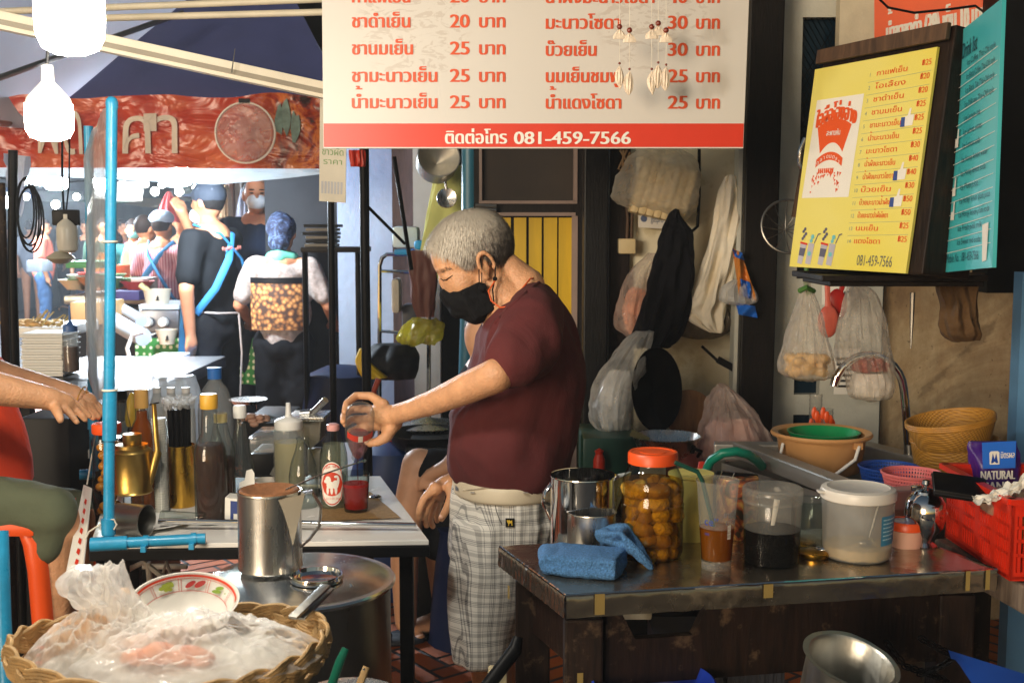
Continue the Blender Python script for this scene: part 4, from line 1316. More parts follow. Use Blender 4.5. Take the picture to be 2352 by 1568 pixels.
# gas stove with knobs, cream pots
t = thing('gas_stove', 'grey gas stove with two round knobs on the polka dot table', 'stove', tuple(P(365, 762, 7.45)))
pbox(B(), 318, 712, 412, 764, 7.42, .45).build('body', steel('stove_grey', (124, 130, 142), .4, .1), t, bevel=.01)
pbox(B(), 318, 700, 412, 711, 7.40, .5).build('top_plate', mat('stove_top', (196, 212, 224), .35), t, bevel=.006)
for x_ in (340, 376): B().lathe(P(x_, 740, 7.41), [(.035, 0), (.035, .02), (.026, .035), (0, .035)], 18, Rx).build('knob', M['white'], t)
def pot(label, cx, y0, y1, r0, r1, Y, m, tx=0):
    k = Y / FPX
    t = thing('bowl', label, 'bowl', tuple(P(cx, y1, Y)))
    h = (y1 - y0) * k
    B().lathe(P(cx, y1, Y), [(0, 0), (r1 * k, 0), (r1 * k * 1.1, h * .2), (r0 * k, h * .85), (r0 * k * 1.06, h), (r0 * k * .95, h), (r1 * k, h * .2), (0, h * .12)], 28).build('body', m, t)
    q = Quad(P(cx - 4, (y0 + y1) / 2 - 4, Y - (r0 + r1) * .53 * k - .004), P(cx + 4, (y0 + y1) / 2 - 4, Y - (r0 + r1) * .53 * k - .004), P(cx + 5, (y0 + y1) / 2 + 8, Y - (r0 + r1) * .51 * k - .004), P(cx - 5, (y0 + y1) / 2 + 8, Y - (r0 + r1) * .51 * k - .004))
    q.poly(b_ := B(), [(.5, 0), (.9, .6), (.6, .6), (1, 1), (0, 1), (.4, .6), (.1, .6)], 0); b_.build('tree_mark', M['darkgrey'], t, smooth=False)
    return t
mcr = mat('cream_enamel', (226, 214, 192), .4, var=.05)
pot('cream bowl with dark tree mark and ladle standing on the stove', 362, 664, 700, 30, 24, 7.5, mcr)
pot('cream bowl with dark tree mark below the stove knobs', 384, 756, 790, 24, 16, 7.2, mcr)
b = B().tube([P(322, 654, 7.45), P(346, 672, 7.45)], .02, 10)
tag(b.build('serving_ladle', mat('pale_yellow', (220, 206, 150), .5)), 'pale ladle handle resting in the cream bowl', 'ladle')
b = pbox(B(), 326, 698, 400, 708, 7.5, .35)
tag(b.build('red_tray', M['red'], bevel=.004), 'red tray beneath the cream bowl on the stove', 'tray')
t = thing('plastic_basket', 'white slatted plastic basket below the polka dot cloth', 'basket', tuple(P(380, 850, 6.2)))
b = B(); pbox(b, 346, 818, 414, 826, 6.2, .2); pbox(b, 354, 846, 408, 852, 6.2, .2)
b.build('rim', M['white'], t, bevel=.004)
b = B()
for i in range(9): pbox(b, 350 + 7 * i, 826, 353 + 7 * i, 848, 6.2, .01)
b.build('slat', M['white'], t)
pbox(B(), 349, 822, 411, 850, 6.24, .15).build('lining', mat('basket_grey', (160, 166, 168), .6), t)
t = thing('blue_table', 'low blue topped table behind the water bottles', 'table', (P(390, 860, 6.0).x, 6.3, 0))
a = P(310, 858, 5.9); c = P(440, 858, 5.9)
B().box(((a.x + c.x) / 2, 6.25, a.z), (c.x - a.x, .7, .03)).build('tabletop', mat('table_blue', (96, 142, 200), .4), t, bevel=.005)
for x_ in (a.x + .05, c.x - .05): B().box((x_, 6.3, a.z / 2 - .01), (.04, .5, a.z - .02)).build('leg', M['blackmetal'], t)
for i, (p, lab) in enumerate((([(258, 735, 6.6), (300, 760, 6.5), (330, 775, 6.4)], 'thick pale pipe lying beside the gas stove'), ([(262, 700, 6.9), (300, 722, 6.8), (325, 738, 6.7)], 'second pale pipe lying above the thick one'))):
    tag(B().tube([P(*q_) for q_ in p], .05 - .012 * i, 12).build('pale_pipe', mat('pipe_grey', (180, 190, 200), .45)), lab, 'pipe')
tag(B().tube([P(300, 830, 6.3), P(292, 800, 6.3), P(304, 770, 6.3), P(330, 762, 6.3)], .012, 8).build('hose', M['white']), 'white hose looping down beside the gas stove', 'hose')
# neighbour's dark counter with foam boxes and sauce
t = thing('counter', 'dark steel counter with foam boxes and sauce bottle', 'counter', (P(220, 870, 4.6).x, 4.7, 0))
zc = PZ(200, 905, .9).y
a = V((P(-60, 898, 4.1).x, 4.1, P(-60, 898, 4.1).z)); c = P(345, 898, 4.1)
zt = a.z
B().box(((a.x + c.x) / 2, 4.1 + .55, zt - .02), (c.x - a.x, 1.1, .05)).build('counter_top', steel('dark_counter', (70, 68, 68), .36, .08), t, bevel=.005)
for x_ in (a.x + .1, c.x - .05): B().box((x_, 4.3, (zt - .05) / 2), (.05, .05, zt - .05)).build('leg', M['blackmetal'], t)
foam = mat('foam_white', (228, 228, 224), .7, var=.02)
for i in range(8):
    y1 = 864 - 12.5 * i
    b = B()
    o_ = R2.uniform(-2, 2)
    pbox(b, 50 + o_, y1 - 11.5, 144 + o_, y1, 4.45, .16)
    pbox(b, 46 + o_, y1 - 7, 147 + o_, y1 - 5, 4.44, .18)
    tag(b.build('foam_box', foam, smooth=False, bevel=.003), 'white foam takeaway box in the stack beside the sauce bottle', 'box', 'foam boxes stacked on the dark counter')
t = thing('sauce_bottle', 'squeeze bottle of brown sauce beside the foam boxes', 'bottle', tuple(P(165, 852, 4.4)))
c = P(165, 852, 4.45); k = 4.45 / FPX
B().lathe(c, [(0, 0), (18 * k, 0), (18 * k, 88 * k), (15 * k, 94 * k)], 24).build('bottle', M['hazy'], t)
B().lathe(c, [(0, .002), (17 * k, .002), (17 * k, 58 * k), (0, 58 * k)], 24).build('sauce', mat('brown_sauce', (74, 32, 24), .25), t)
B().lathe(c + V((0, 0, 92 * k)), [(16 * k, 0), (16 * k, 14 * k), (8 * k, 18 * k), (3 * k, 24 * k), (1.5 * k, 60 * k), (0, 60 * k)], 20).build('cap', mat('cap_blue', (70, 112, 176), .4), t)
t = thing('skewer_tray', 'tray of skewered snacks behind the foam boxes', 'food tray', tuple(P(70, 770, 4.9)))
pbox(B(), 5, 752, 150, 775, 4.85, .4).build('tray', M['white'], t, bevel=.004)
b = B()
for i in range(40): b.ell(P(R2.uniform(8, 140), R2.uniform(735, 752), 4.9 + R2.uniform(0, .3)), (.03, .02, .012), n=8, k=5)
b.build('snack', mat('fried_tan', (206, 164, 104), .6, var=.3, vs=30), t)
b = B()
for i in range(16):
    x_ = R2.uniform(60, 140); b.tube([P(x_, 750, 4.9), P(x_ + R2.uniform(5, 40), R2.uniform(708, 735), 4.95)], .003, 5)
b.build('skewer', mat('bamboo', (206, 180, 120), .6), t)
# clutter of the middle stalls
for i, (x0, y0, x1, y1, Y, col, nm, lab) in enumerate((
    (160, 694, 240, 745, 6.5, (190, 150, 100), 'carton', 'brown carton with yellow tape on the alley ground'),
    (244, 610, 268, 690, 9, (206, 96, 50), 'orange_bin', 'orange bin beside the distant goods stall'),
    (150, 600, 232, 616, 8.5, (70, 140, 80), 'green_tray', 'green tray on the distant goods stall'),
    (246, 668, 320, 690, 8.2, (70, 66, 130), 'purple_crate', 'purple crate on the distant goods stall'),
    (60, 598, 96, 625, 14, (130, 136, 144), 'grey_box', 'grey box on the ground in the distant alley'),
    (300, 640, 330, 668, 8.4, (210, 206, 200), 'white_tub', 'white tub on the distant goods stall'))):
    tag(pbox(B(), x0, y0, x1, y1, Y, .35).build(nm, mat(nm, col, .6, var=.2), bevel=.01), lab, nm.split('_')[-1])
t = thing('goods_stall', 'distant goods stall heaped with bowls and food', 'stall', (P(240, 680, 8.6).x, 8.8, 0))
a, c = P(140, 690, 8.3), P(330, 690, 8.3)
B().box(((a.x + c.x) / 2, 8.8, a.z), (c.x - a.x, .9, .06)).build('tabletop', M['dullsteel'], t, bevel=.01)
B().box(((a.x + c.x) / 2, 8.8, a.z / 2 - .03), (c.x - a.x - .1, .7, a.z - .06)).build('cabinet', M['darkgrey'], t)
for i in range(14):
    x_ = R2.uniform(150, 320)
    m_ = mat('dish', R2.choice([(206, 206, 204), (190, 120, 70), (90, 130, 90), (180, 60, 50), (210, 190, 150)]), .5)
    o = B().lathe(P(x_, 676 - R2.uniform(0, 30), 8.4 + R2.uniform(0, .6)), [(0, 0), (.06, 0), (.12, .07), (.125, .075), (.11, .07), (0, .03)], 18).build('dish', m_)
    tag(o, 'bowl of food among the dishes on the distant goods stall', 'dish', 'dishes on the distant stall')
for i in range(5):                        # far awnings and boxed lights
    x_ = 20 + 110 * i
    b = B(); sheet(b, (P(x_ - 60, 430 + 8 * i, 17 + i), P(x_ + 60, 432 + 8 * i, 17 + i), P(x_ + 64, 452 + 6 * i, 15.5 + i), P(x_ - 64, 450 + 6 * i, 15.5 + i)), 6, .05, .1, i)
    tag(b.build('far_awning', mat('awning', [(60, 96, 160), (190, 190, 186), (90, 130, 100), (186, 150, 110), (120, 130, 150)][i], .8)), ['blue', 'white', 'green', 'tan', 'grey blue'][i] + ' awning of a stall far down the alley', 'awning')
b = B()
sheet(b, (P(205, 420, 12), P(330, 415, 12), P(328, 462, 11.6), P(206, 452, 11.6)), 6, .02, .05, 2)
tag(b.build('white_sign', mat('far_sign', (214, 206, 196), .7)), 'blank pale sheet hanging over the distant goods stall', 'sheet')

# ------------------------------------------------ white table at the stall front
zT = .75
A = PZ(207, 1250, zT); Bc = PZ(985, 1240, zT)
sh = V((-.20, .72, 0))
t = thing('white_table', 'white topped folding table with black edge and legs', 'table', tuple((A + Bc) / 2))
b = B().hexa([A, Bc, Bc + sh, A + sh], V((0, 0, -1)), .012)
b.build('tabletop', mat('melamine', (232, 228, 220), .22, var=.04, rv=.06), t, smooth=False, bevel=.002)
b = B().hexa([p + V((0, 0, -.013)) for p in (A + V((-.003, -.003, 0)), Bc + V((.003, -.003, 0)), Bc + sh, A + sh)], V((0, 0, -1)), .028)
b.build('edge_band', M['black'], t, smooth=False, bevel=.003)
for p in (A + V((.05, .06, 0)), Bc + V((-.06, .06, 0)), Bc + sh + V((-.05, -.06, 0)), A + sh + V((.08, -.06, 0))):
    B().box((p.x, p.y, .355), (.034, .034, .71)).build('leg', M['blackmetal'], t, smooth=False, bevel=.003)
# second white table behind, folding steel chair frame under
t = thing('back_table', 'pale table with brown edge standing behind the blue pipes', 'table', (P(190, 1000, 3.9).x, 4.0, 0))
a, c = P(150, 1000, 3.7), P(330, 1000, 3.7)
B().box(((a.x + c.x) / 2, 4.0, .76), (c.x - a.x, .6, .03)).build('tabletop', M['paper'], t, bevel=.004)
B().box(((a.x + c.x) / 2, 4.0, .72), (c.x - a.x - .04, .56, .05)).build('apron_rail', M['shelfwood'], t)
for x_ in (a.x + .06, c.x - .06): B().box((x_, 4.0, .35), (.04, .4, .7)).build('leg', M['blackmetal'], t)
t = thing('black_cabinet', 'black cabinet behind the seated customer', 'cabinet', (P(100, 1000, 3.6).x, 3.8, 0))
a, c = P(40, 960, 3.55), P(158, 960, 3.55)
B().box(((a.x + c.x) / 2, 3.75, a.z / 2), (c.x - a.x, .4, a.z)).build('body', M['black'], t, bevel=.01)
t = thing('chair_frame', 'white painted folding chair frame under the white table', 'chair', (P(360, 1330, 3.3).x, 3.4, 0))
wm = mat('chipped_white', (172, 166, 154), .5, var=.25, vs=30)
for p in (((268, 1320, 3.2), (330, 1290, 3.2), (395, 1340, 3.2)), ((340, 1290, 3.2), (352, 1420, 3.2)), ((350, 1400, 3.3), (382, 1290, 3.3), (425, 1400, 3.3)), ((300, 1300, 3.5), (430, 1300, 3.5))):
    B().tube([P(*q_) for q_ in p], .009, 8).build('tube_leg', wm, t)

def ves(cx, by, z, r):
    c = PZ(cx, by - .24 * r, z)
    return c, mpp(c)
def lath(cx, by, z, prof, n=32, name='body', m=None, par=None, dz=0, **kw):
    r = max(p[0] for p in prof)
    c, k = ves(cx, by, z, kw.pop('rb', r))
    b = B().lathe(c + V((0, 0, dz * k)), [(p[0] * k, p[1] * k * 1.02) for p in prof], n, **kw)
    return b.build(name, m, par)
def bottle(label, cx, by, z, prof, cap=None, capm=None, liq=None, liqm=None, gm=None, name='bottle', cat='bottle', group=None):
    r = max(p[0] for p in prof)
    c, k = ves(cx, by, z, r)
    t = thing(name, label, cat, tuple(c), group)
    B().lathe(c, [(p[0] * k, p[1] * k * 1.02) for p in prof], 36).build('glass_body', gm or M['glass'], t)
    if liq: B().lathe(c, [(max(p[0] - 1.6, 0) * k, p[1] * k * 1.02 + .002) for p in liq], 32).build('liquid', liqm, t)
    if cap: B().lathe(c, [(p[0] * k, p[1] * k * 1.02) for p in cap], 28).build('cap', capm, t)
    return t, c, k
brown = liquid('brown_syrup', (88, 48, 24), .55, (170, 110, 66))
amber = liquid('amber_drink', (170, 92, 18), .5, (230, 160, 60))
# syrup bottle with yellow cap
bottle('clear bottle of brown syrup with a yellow cap', 487, 1207, zT, [(0, 0), (35, 0), (37, 5), (37, 120), (36, 160), (30, 182), (20, 205), (17, 245), (16, 262)], [(19, 258), (20, 262), (20, 288), (18, 291), (0, 291)], mat('cap_mustard', (206, 158, 52), .4), [(0, 0), (34, 2), (36, 150), (32, 176), (0, 176)], brown, M['dirtyglass'])
bottle('second bottle of brown syrup close behind the yellow capped one', 512, 1190, zT, [(0, 0), (30, 0), (31, 150), (20, 185), (14, 215)], [(15, 212), (15, 232), (0, 232)], mat('cap_beige', (186, 172, 120), .5), [(0, 0), (29, 0), (30, 130), (0, 130)], brown, M['dirtyglass'])
bottle('big plastic bottle with blue cap behind the syrup', 500, 1140, zT, [(0, 0), (38, 0), (40, 10), (39, 120), (40, 180), (38, 200), (28, 235), (15, 252), (13, 262)], [(16, 258), (16, 283), (0, 284)], mat('cap_bright_blue', (40, 104, 178), .35), None, None, M['hazy'])
bottle('clear soda bottle with white cap and torn label', 556, 1180, zT, [(0, 0), (28, 0), (30, 5), (31, 70), (30, 100), (22, 140), (13, 190), (11, 218)], [(14, 212), (15, 216), (15, 236), (13, 240), (0, 240)], M['white'], None, None, M['dirtyglass'])
q = Quad(P(548, 1085, 2.93), P(584, 1075, 2.93), P(586, 1150, 2.93), P(545, 1150, 2.93))
b = B(); q.poly(b, [(.1, .35), (.4, .3), (.5, 0), (.85, 0), (1, .15), (1, 1), (0, 1)], 0); tag(b.build('torn_label', M['paper']), 'torn white paper label on the clear soda bottle', 'label')
# jars at the pole
t, c, k = bottle('tall jar of pickled fruit with orange lid behind the blue pipe', 252, 1186, zT, [(0, 0), (28, 0), (33, 8), (35, 60), (33, 120), (35, 165), (30, 180), (28, 186)], [(31, 182), (33, 185), (33, 202), (30, 205), (0, 206)], M['orange'])
b = B()
for i in range(36): b.ell(c + V((R2.uniform(-17, 17) * k, R2.uniform(-17, 17) * k, (6 + i * 4.4) * k)), (12 * k, 11 * k, 10 * k), n=10, k=7)
b.build('fruit', mat('pickle_amber', (190, 120, 30), .3, var=.2, vs=60), t)
# brass tin pot with spout
br = steel('old_brass', (196, 162, 86), .34, .1, (1, 1, .3), 40, dirt=(96, 84, 60), dk=.6, bump=.08)
t = thing('brass_pot', 'small dented brass coffee pot with long spout', 'pot', tuple(ves(308, 1132, zT, 44)[0]))
c = P(306, 1130, 2.90); k = mpp(c)
B().lathe(c, [(a_ * k, z_ * k) for a_, z_ in ((0, 0), (42, 0), (45, 3), (42, 8), (43, 92), (45, 96), (43, 100), (36, 104), (36, 112), (0, 114))], 36).build('body', br, t)
tag(B().lathe(V((c.x, c.y, zT)), [(.028, 0), (.025, c.z - zT - .006), (.02, c.z - zT - .001), (0, c.z - zT - .001)], 28).build('upturned_glass', M['glass']), 'upturned glass carrying the brass coffee pot', 'glass')
B().lathe(c + V((.002, 0, 112 * k)), [(19, 0), (21, 4), (21, 20), (22, 22), (0, 22)] and [(a_ * k, z_ * k) for a_, z_ in ((19, 0), (21, 3), (21, 24), (0, 25))], 24).build('lid_knob', br, t)
b = B().tube([c + V((38 * k, 0, 20 * k)), c + V((58 * k, 0, 92 * k)), c + V((58 * k, 0, 98 * k)), c + V((54 * k, 0, 205 * k))], [8 * k, 10 * k, 6 * k, 5.5 * k], 12)
b.build('spout', br, t)
B().tube([c + V((44 * k, 0, 203 * k)), c + V((66 * k, 0, 208 * k))], 1.6 * k, 6).build('wire', M['blackmetal'], t)
t, c2, k2 = bottle('dark capped bottle of cola brown sauce behind the brass pot', 283, 1100, zT, [(0, 0), (22, 0), (24, 60), (22, 110), (14, 150), (12, 178)], [(15, 176), (15, 196), (0, 197)], M['black'], [(0, 0), (22, 2), (22, 90), (0, 90)], brown)
bottle('amber liquor bottle with gold neck band', 333, 1182, zT, [(0, 0), (28, 0), (30, 6), (31, 160), (27, 186), (15, 212), (14, 250)], [(15, 236), (16, 240), (15, 278), (0, 280)], mat('neck_gold', (196, 152, 84), .4), [(0, 0), (30, 2), (30, 155), (26, 184), (14, 210), (13, 228), (0, 228)], amber)
bottle('yellow lemon shaped squeeze bottle with black collar', 308, 1060, zT, [(0, 0), (12, 0), (16, 20), (14, 60), (10, 80)], [(14, 78), (17, 95), (15, 112), (14, 118), (12, 135), (5, 152), (0, 154)], mat('lemon_yellow', (206, 170, 40), .4), None, None, M['black'])
# shrink-wrapped water bottles, and the stack of white cup lids
pk = film('shrink_wrap', (240, 244, 248), .42, .7, 8, .1, .6, 22)
for i, (x_, by) in enumerate(((366, 1088), (398, 1088), (432, 1088), (380, 1062), (418, 1062))):
    bottle('water bottle inside the shrink wrapped pack', x_, by, zT, [(0, 0), (19, 0), (20, 6), (20, 130), (18, 150), (10, 172), (8, 184)], [(9, 180), (9.5, 192), (0, 193)], M['white'], [(0, 0), (19, 0), (19, 140), (0, 140)], glass('water_clear', (232, 238, 242), (180, 190, 198)), glass('water_bottle', (244, 246, 248), (206, 210, 214), .08, dirt=.75), group='water bottles in the wrapped pack')
c = PZ(398, 1066, zT)
b = B().rows(c.y, [(862, 352, 444, .04), (872, 350, 447, .06), (905, 343, 455, .072), (960, 341, 457, .075), (1088, 341, 457, .075)], n=40, fold=.08, nf=8, sharp=.6)
tag(b.build('shrink_wrap', pk), 'clear shrink wrap around the pack of water bottles', 'wrap')
t = thing('cup_lid_stack', 'tall stack of white plastic cup lids beside the straw tin', 'lids', tuple(ves(370, 1178, zT, 18)[0]))
pr = []
for i in range(38): pr += [(19.5, i * 5.6), (19.5, i * 5.6 + 3), (17.5, i * 5.6 + 3.4), (17.5, i * 5.6 + 5.2)]
lath(371, 1178, zT, [(0, 0)] + pr + [(0, pr[-1][1])], 28, 'lids', M['hazy'], t)
lath(371, 1178, zT, [(0, 0)] + [(a_ - 3, z_) for a_, z_ in pr] + [(0, pr[-1][1])], 20, 'inner_lids', M['white'], t)
# straws in brass tin
t = thing('straw_tin', 'brass coloured tin holding black straws', 'tin', tuple(ves(418, 1168, zT, 33)[0]))
gold = steel('gold_tin', (206, 158, 62), .28, .1, (1, 1, .2), 40, dirt=(120, 92, 50), dk=.5)
c, k = ves(418, 1168, zT, 33)
lath(418, 1168, zT, [(0, 0), (32, 0), (33, 2), (33, 136), (34, 138), (32, 139), (31, 136), (31, 4), (0, 4)], 36, 'tin', gold, t)
for i in range(38):
    a_, r_ = R2.uniform(0, 2 * pi), 27 * sqrt(R2.random())
    x_, y_ = r_ * cos(a_), r_ * sin(a_)
    p0 = c + V((x_ * .85 * k, y_ * .85 * k, .006)); p1 = c + V((x_ * 1.06 * k, y_ * k, R2.uniform(222, 236) * k))
    tag(B().tube([p0, p1], 3 * k, 8).build('straw', [M['black'], M['black'], mat('straw_green', (24, 66, 52), .4), mat('straw_brown', (46, 34, 34), .4)][i % 4 if i % 7 == 0 else i % 2]), 'dark straw standing in the brass tin', 'straw', 'straws in the brass tin')
b = B()
def fr(u, v):
    a_ = 2 * pi * u
    r_ = (28 + 9 * v + 5 * sin(a_ * 9 + v * 4)) * k
    return c + V((r_ * cos(a_), r_ * sin(a_), (226 + 24 * v + 9 * noise.noise(V((cos(a_) * 3, sin(a_) * 3, v * 3)))) * k))
b.grid(fr, 60, 6)
def fr2(u, v): return c + V(((u - .5) * 64 * k, (v - .5) * 64 * k, (240 + 12 * noise.noise(V((u * 9, v * 9, 2)))) * k))
b.grid(fr2, 20, 20)
tag(b.build('straw_wrapper', film('wrapper', (232, 230, 226), .25, .7, 60)), 'crinkled clear wrapper on top of the straws', 'wrapper')
# plate with mug lying on it
t = thing('plate', 'white oval plate under the lying steel mug', 'plate', tuple(PZ(330, 1208, zT)))
c = PZ(336, 1206, zT + .003); k = mpp(c)
B().lathe(c, [(0, 0), (60 * k, 0), (92 * k, 8 * k), (96 * k, 10 * k), (92 * k, 11 * k), (60 * k, 3 * k), (0, 3 * k)], 40, squash=.8).build('dish', M['white'], t)
t = thing('steel_mug', 'steel mug lying on its side on the plate', 'mug', tuple(PZ(310, 1190, zT + .03)))
c = PZ(268, 1190, zT + .045)
Rm = Matrix.Rotation(radians(90), 3, 'Y') @ Matrix.Identity(3)
Rm = Matrix.Rotation(radians(-16), 3, 'Z') @ Rm
B().lathe(c, [(0, 0), (34 * k, 0), (35 * k, 3 * k), (35 * k, 74 * k), (36.5 * k, 76 * k), (34 * k, 77 * k), (33 * k, 74 * k), (32 * k, 4 * k), (0, 4 * k)], 36, Rm).build('body', M['dullsteel'], t)
# chrome rail along the table front
a, e = PZ(365, 1196, zT + .024), PZ(955, 1206, zT + .014)
b = B().tube([a, a.lerp(e, .5) + V((0, 0, .001)), e], .0075, 14)
tag(b.build('chrome_rail', M['chrome']), 'long chrome rod lying along the white table edge', 'rod')
a2 = PZ(372, 1185, zT + .02)
tag(B().tube([a2, PZ(470, 1188, zT + .022)], [.016, .012], 14).build('glass_rod', M['glass']), 'clear glass tube at the end of the chrome rod', 'tube')
# tubs, tins, squeeze bottle, bottles
t = thing('food_tub', 'rectangular clear tub on a dark tray between the bottles', 'tub', tuple(P(603, 1060, 3.2)))
pbox(B(), 572, 1008, 640, 1040, 3.15, .16).build('tub', M['cloudy'], t, bevel=.006)
pbox(B(), 570, 1004, 642, 1011, 3.14, .18).build('lid', M['hazy'], t, bevel=.004)
pbox(B(), 574, 1042, 640, 1092, 3.16, .16).build('tray', M['black'], t, bevel=.004)
t = thing('red_tin', 'open red and white tin can behind the steel pitcher', 'tin', tuple(ves(612, 1150, zT, 28)[0]))
lath(612, 1150, zT, [(0, 0), (29, 0), (29, 40), (30, 42), (28, 42), (27, 30), (0, 28)], 28, 'can', mat('can_white', (210, 200, 190), .4), t)
lath(612, 1150, zT, [(29.6, 26), (29.8, 28), (29.8, 37), (29.6, 39)], 28, 'red_stripe', M['red'], t)
B().box(ves(620, 1150, zT, 28)[0] + V((.02, .01, .068)), (.035, .003, .025), Matrix.Rotation(.5, 3, 'Y')).build('lid', M['dullsteel'], t)
t = thing('label_box', 'small white and blue printed carton beside the syrup bottle', 'box', tuple(PZ(535, 1205, zT)))
q = Quad(P(517, 1142, 2.84), P(545, 1145, 2.84), P(545, 1202, 2.84), P(516, 1202, 2.84))
q.slab(B(), .05).build('box', M['paper'], t, smooth=False)
b = B(); q.poly(b, [(.45, .1), (1, .1), (1, .6), (.7, .6), (.7, 1), (.45, 1)], .001); b.build('print', mat('navy_ink', (34, 56, 120), .5), t)
t, c, k = bottle('white squeeze bottle filled with pale yellow syrup', 666, 1152, zT, [(0, 0), (33, 0), (35, 4), (35, 120), (33, 140), (35, 152), (33, 160)], [(31, 158), (32, 160), (32, 176), (28, 180), (9, 186), (7, 190), (5, 216), (4, 217), (0, 217)], M['white'], [(0, 0), (34, 2), (34, 128), (0, 128)], liquid('pale_syrup', (222, 212, 150), .7), M['cloudy'])
bottle('small empty clear bottle behind the pitcher handle', 698, 1170, zT, [(0, 0), (30, 0), (32, 6), (33, 70), (28, 100), (17, 130), (13, 150), (15, 154), (13, 158)], None, None, None, None, M['dirtyglass'])
# steel juicer press
t = thing('juice_press', 'old steel hand juice press with raised lever', 'press', tuple(P(725, 1130, 3.2)))
b = B().hexa([P(664, 968, 3.2), P(738, 968, 3.2), P(736, 1012, 3.2), P(712, 1032, 3.2)][::1], V((0, 1, 0)), .09)
b.build('hopper', M['dullsteel'], t, smooth=False, bevel=.003)
pbox(B(), 658, 958, 744, 968, 3.18, .13).build('top_plate', M['steel'], t, bevel=.003)
b = B(); pbox(b, 706, 1030, 740, 1130, 3.24, .03)
b.build('column', M['dullsteel'], t, bevel=.003)
B().tube([P(702, 958, 3.24), P(728, 938, 3.22), P(748, 918, 3.2)], [.008, .0095, .0095], 12).build('lever', M['steel'], t)
B().tube([P(690, 950, 3.22), P(712, 948, 3.22)], .011, 12).build('hinge', M['steel'], t)
pbox(B(), 690, 1112, 752, 1122, 3.1, .2).build('base', M['dullsteel'], t, bevel=.003)
# soda bottle with red lion label
t, c, k = bottle('soda water bottle with red and white animal label', 768, 1172, zT, [(0, 0), (28, 0), (31, 5), (31, 12), (30, 16), (31.5, 22), (32, 100), (31, 122), (25, 148), (15, 168), (12, 178)], [(13, 175), (14.5, 178), (14, 188), (9, 191), (0, 191)], mat('cap_pink', (206, 150, 146), .4), [(0, 0), (30, 2), (31, 110), (24, 144), (0, 144)], liquid('soda_water', (216, 218, 196), .22, (240, 242, 232)))
def onbottle(b, uvs, off, rad=31.5, zc=60):
    # small patch wrapped on the bottle front: u across (px), v up (px)
    vs = []
    for u, v in uvs:
        a_ = u / rad
        vs.append(c + V(((rad * k + off) * sin(a_), -(rad * k + off) * cos(a_), (zc + v) * k * 1.02)))
    b.add(vs, [tuple(range(len(vs)))])
def wrapdisc(b, ru, rv, off, u0=0, v0=0, n=30):
    for j in range(8):
        x0, x1 = -1 + j / 4, -1 + (j + 1) / 4
        pts = [(x0, -sqrt(max(0, 1 - x0 * x0))), (x1, -sqrt(max(0, 1 - x1 * x1))), (x1, sqrt(max(0, 1 - x1 * x1))), (x0, sqrt(max(0, 1 - x0 * x0)))]
        onbottle(b, [(u0 + p[0] * ru, v0 + p[1] * rv) for p in pts], off)
b = B(); wrapdisc(b, 30, 50, .0008); b.build('label', M['paper'], t, smooth=False)
b = B(); wrapdisc(b, 28.5, 47.5, .0012); b.m = 1; wrapdisc(b, 26.5, 44.5, .0016); b.m = 0; wrapdisc(b, 25, 27, .002)
b.build('label_red', [mat('label_red', (206, 62, 34), .5), M['paper']], t, smooth=False)
b = B()
for u_, v_, ru, rv in ((-8, 9, 7, 9), (-2, -2, 10, 8), (8, -1, 7, 10), (-9, -14, 3, 9), (0, -14, 3, 9), (9, -13, 3, 10), (14, 8, 3, 9), (10, 17, 5, 3), (-14, 6, 4, 4)): wrapdisc(b, ru, rv, .0024, u_, v_)
b.build('animal_mark', M['paper'], t, smooth=False)
for txt, v_, up in (('SODA WATER', 31, 1), ('โซดาวอเตอร์', -40, -1)):
    b = B()
    for i, ch in enumerate(txt):
        if ch == ' ': continue
        gv, gf = glyphs(ch)
        u_ = (i - len(txt) / 2 + .5) * 4.4
        base_v = v_ + (3 if up > 0 else -3) * (1 - (u_ / 22) ** 2) * up * 2
        vs = []
        for gx, gy in gv:
            a_ = (u_ + gx * 6.5) / 31.5
            vs.append(c + V(((31.5 * k + .0026) * sin(a_), -(31.5 * k + .0026) * cos(a_), (60 + base_v + gy * 8) * k * 1.02)))
        b.add(vs, gf)
    b.build('label_lettering', bpy.data.materials['label_red'], t, smooth=False)
# glass of red drink on the towel
c, k = ves(818, 1178, zT + .006, 28)
t = thing('drink_glass', 'glass of bright red drink being filled on the towel', 'glass', tuple(c))
B().lathe(c, [(0, 0), (26 * k, 0), (27 * k, 4 * k), (32 * k, 88 * k), (31 * k, 88 * k), (26 * k, 6 * k), (0, 5 * k)], 36).build('tumbler', M['glass'], t)
B().lathe(c, [(0, 6 * k), (25.6 * k, 7 * k), (29.6 * k, 64 * k), (0, 64 * k)], 36).build('liquid', liquid('red_drink', (222, 20, 22), .72, (236, 40, 30)), t)
q0 = [PZ(738, 1196, zT + .0035), PZ(922, 1189, zT + .0035), PZ(852, 1130, zT + .0035), PZ(742, 1132, zT + .0035)]
b = B()
def ft(u, v):
    p = (q0[0] * (1 - u) + q0[1] * u) * (1 - v) + (q0[3] * (1 - u) + q0[2] * u) * v
    return p + V((.003 * noise.noise(V((u * 9, v * 9, 0))), .004 * noise.noise(V((u * 8, v * 8, 5))), .003 * abs(noise.noise(V((u * 20, v * 20, 1))))))
b.grid(ft, 30, 20)
tag(b.build('towel_mat', mat('tan_towel', (158, 122, 70), .95, var=.2, vs=120, bump=.8, bs=400)), 'tan towel lying under the red drink on the white table', 'towel')
b = B().lathe(PZ(862, 1145, zT), [(0, 0), (.016, 0), (.018, .006), (.012, .01), (0, .01)], 20)
tag(b.build('metal_cap', M['chrome']), 'loose metal cap beside the glass of red drink', 'cap')  # a loose bottle cap, modelled as a flat turned shape
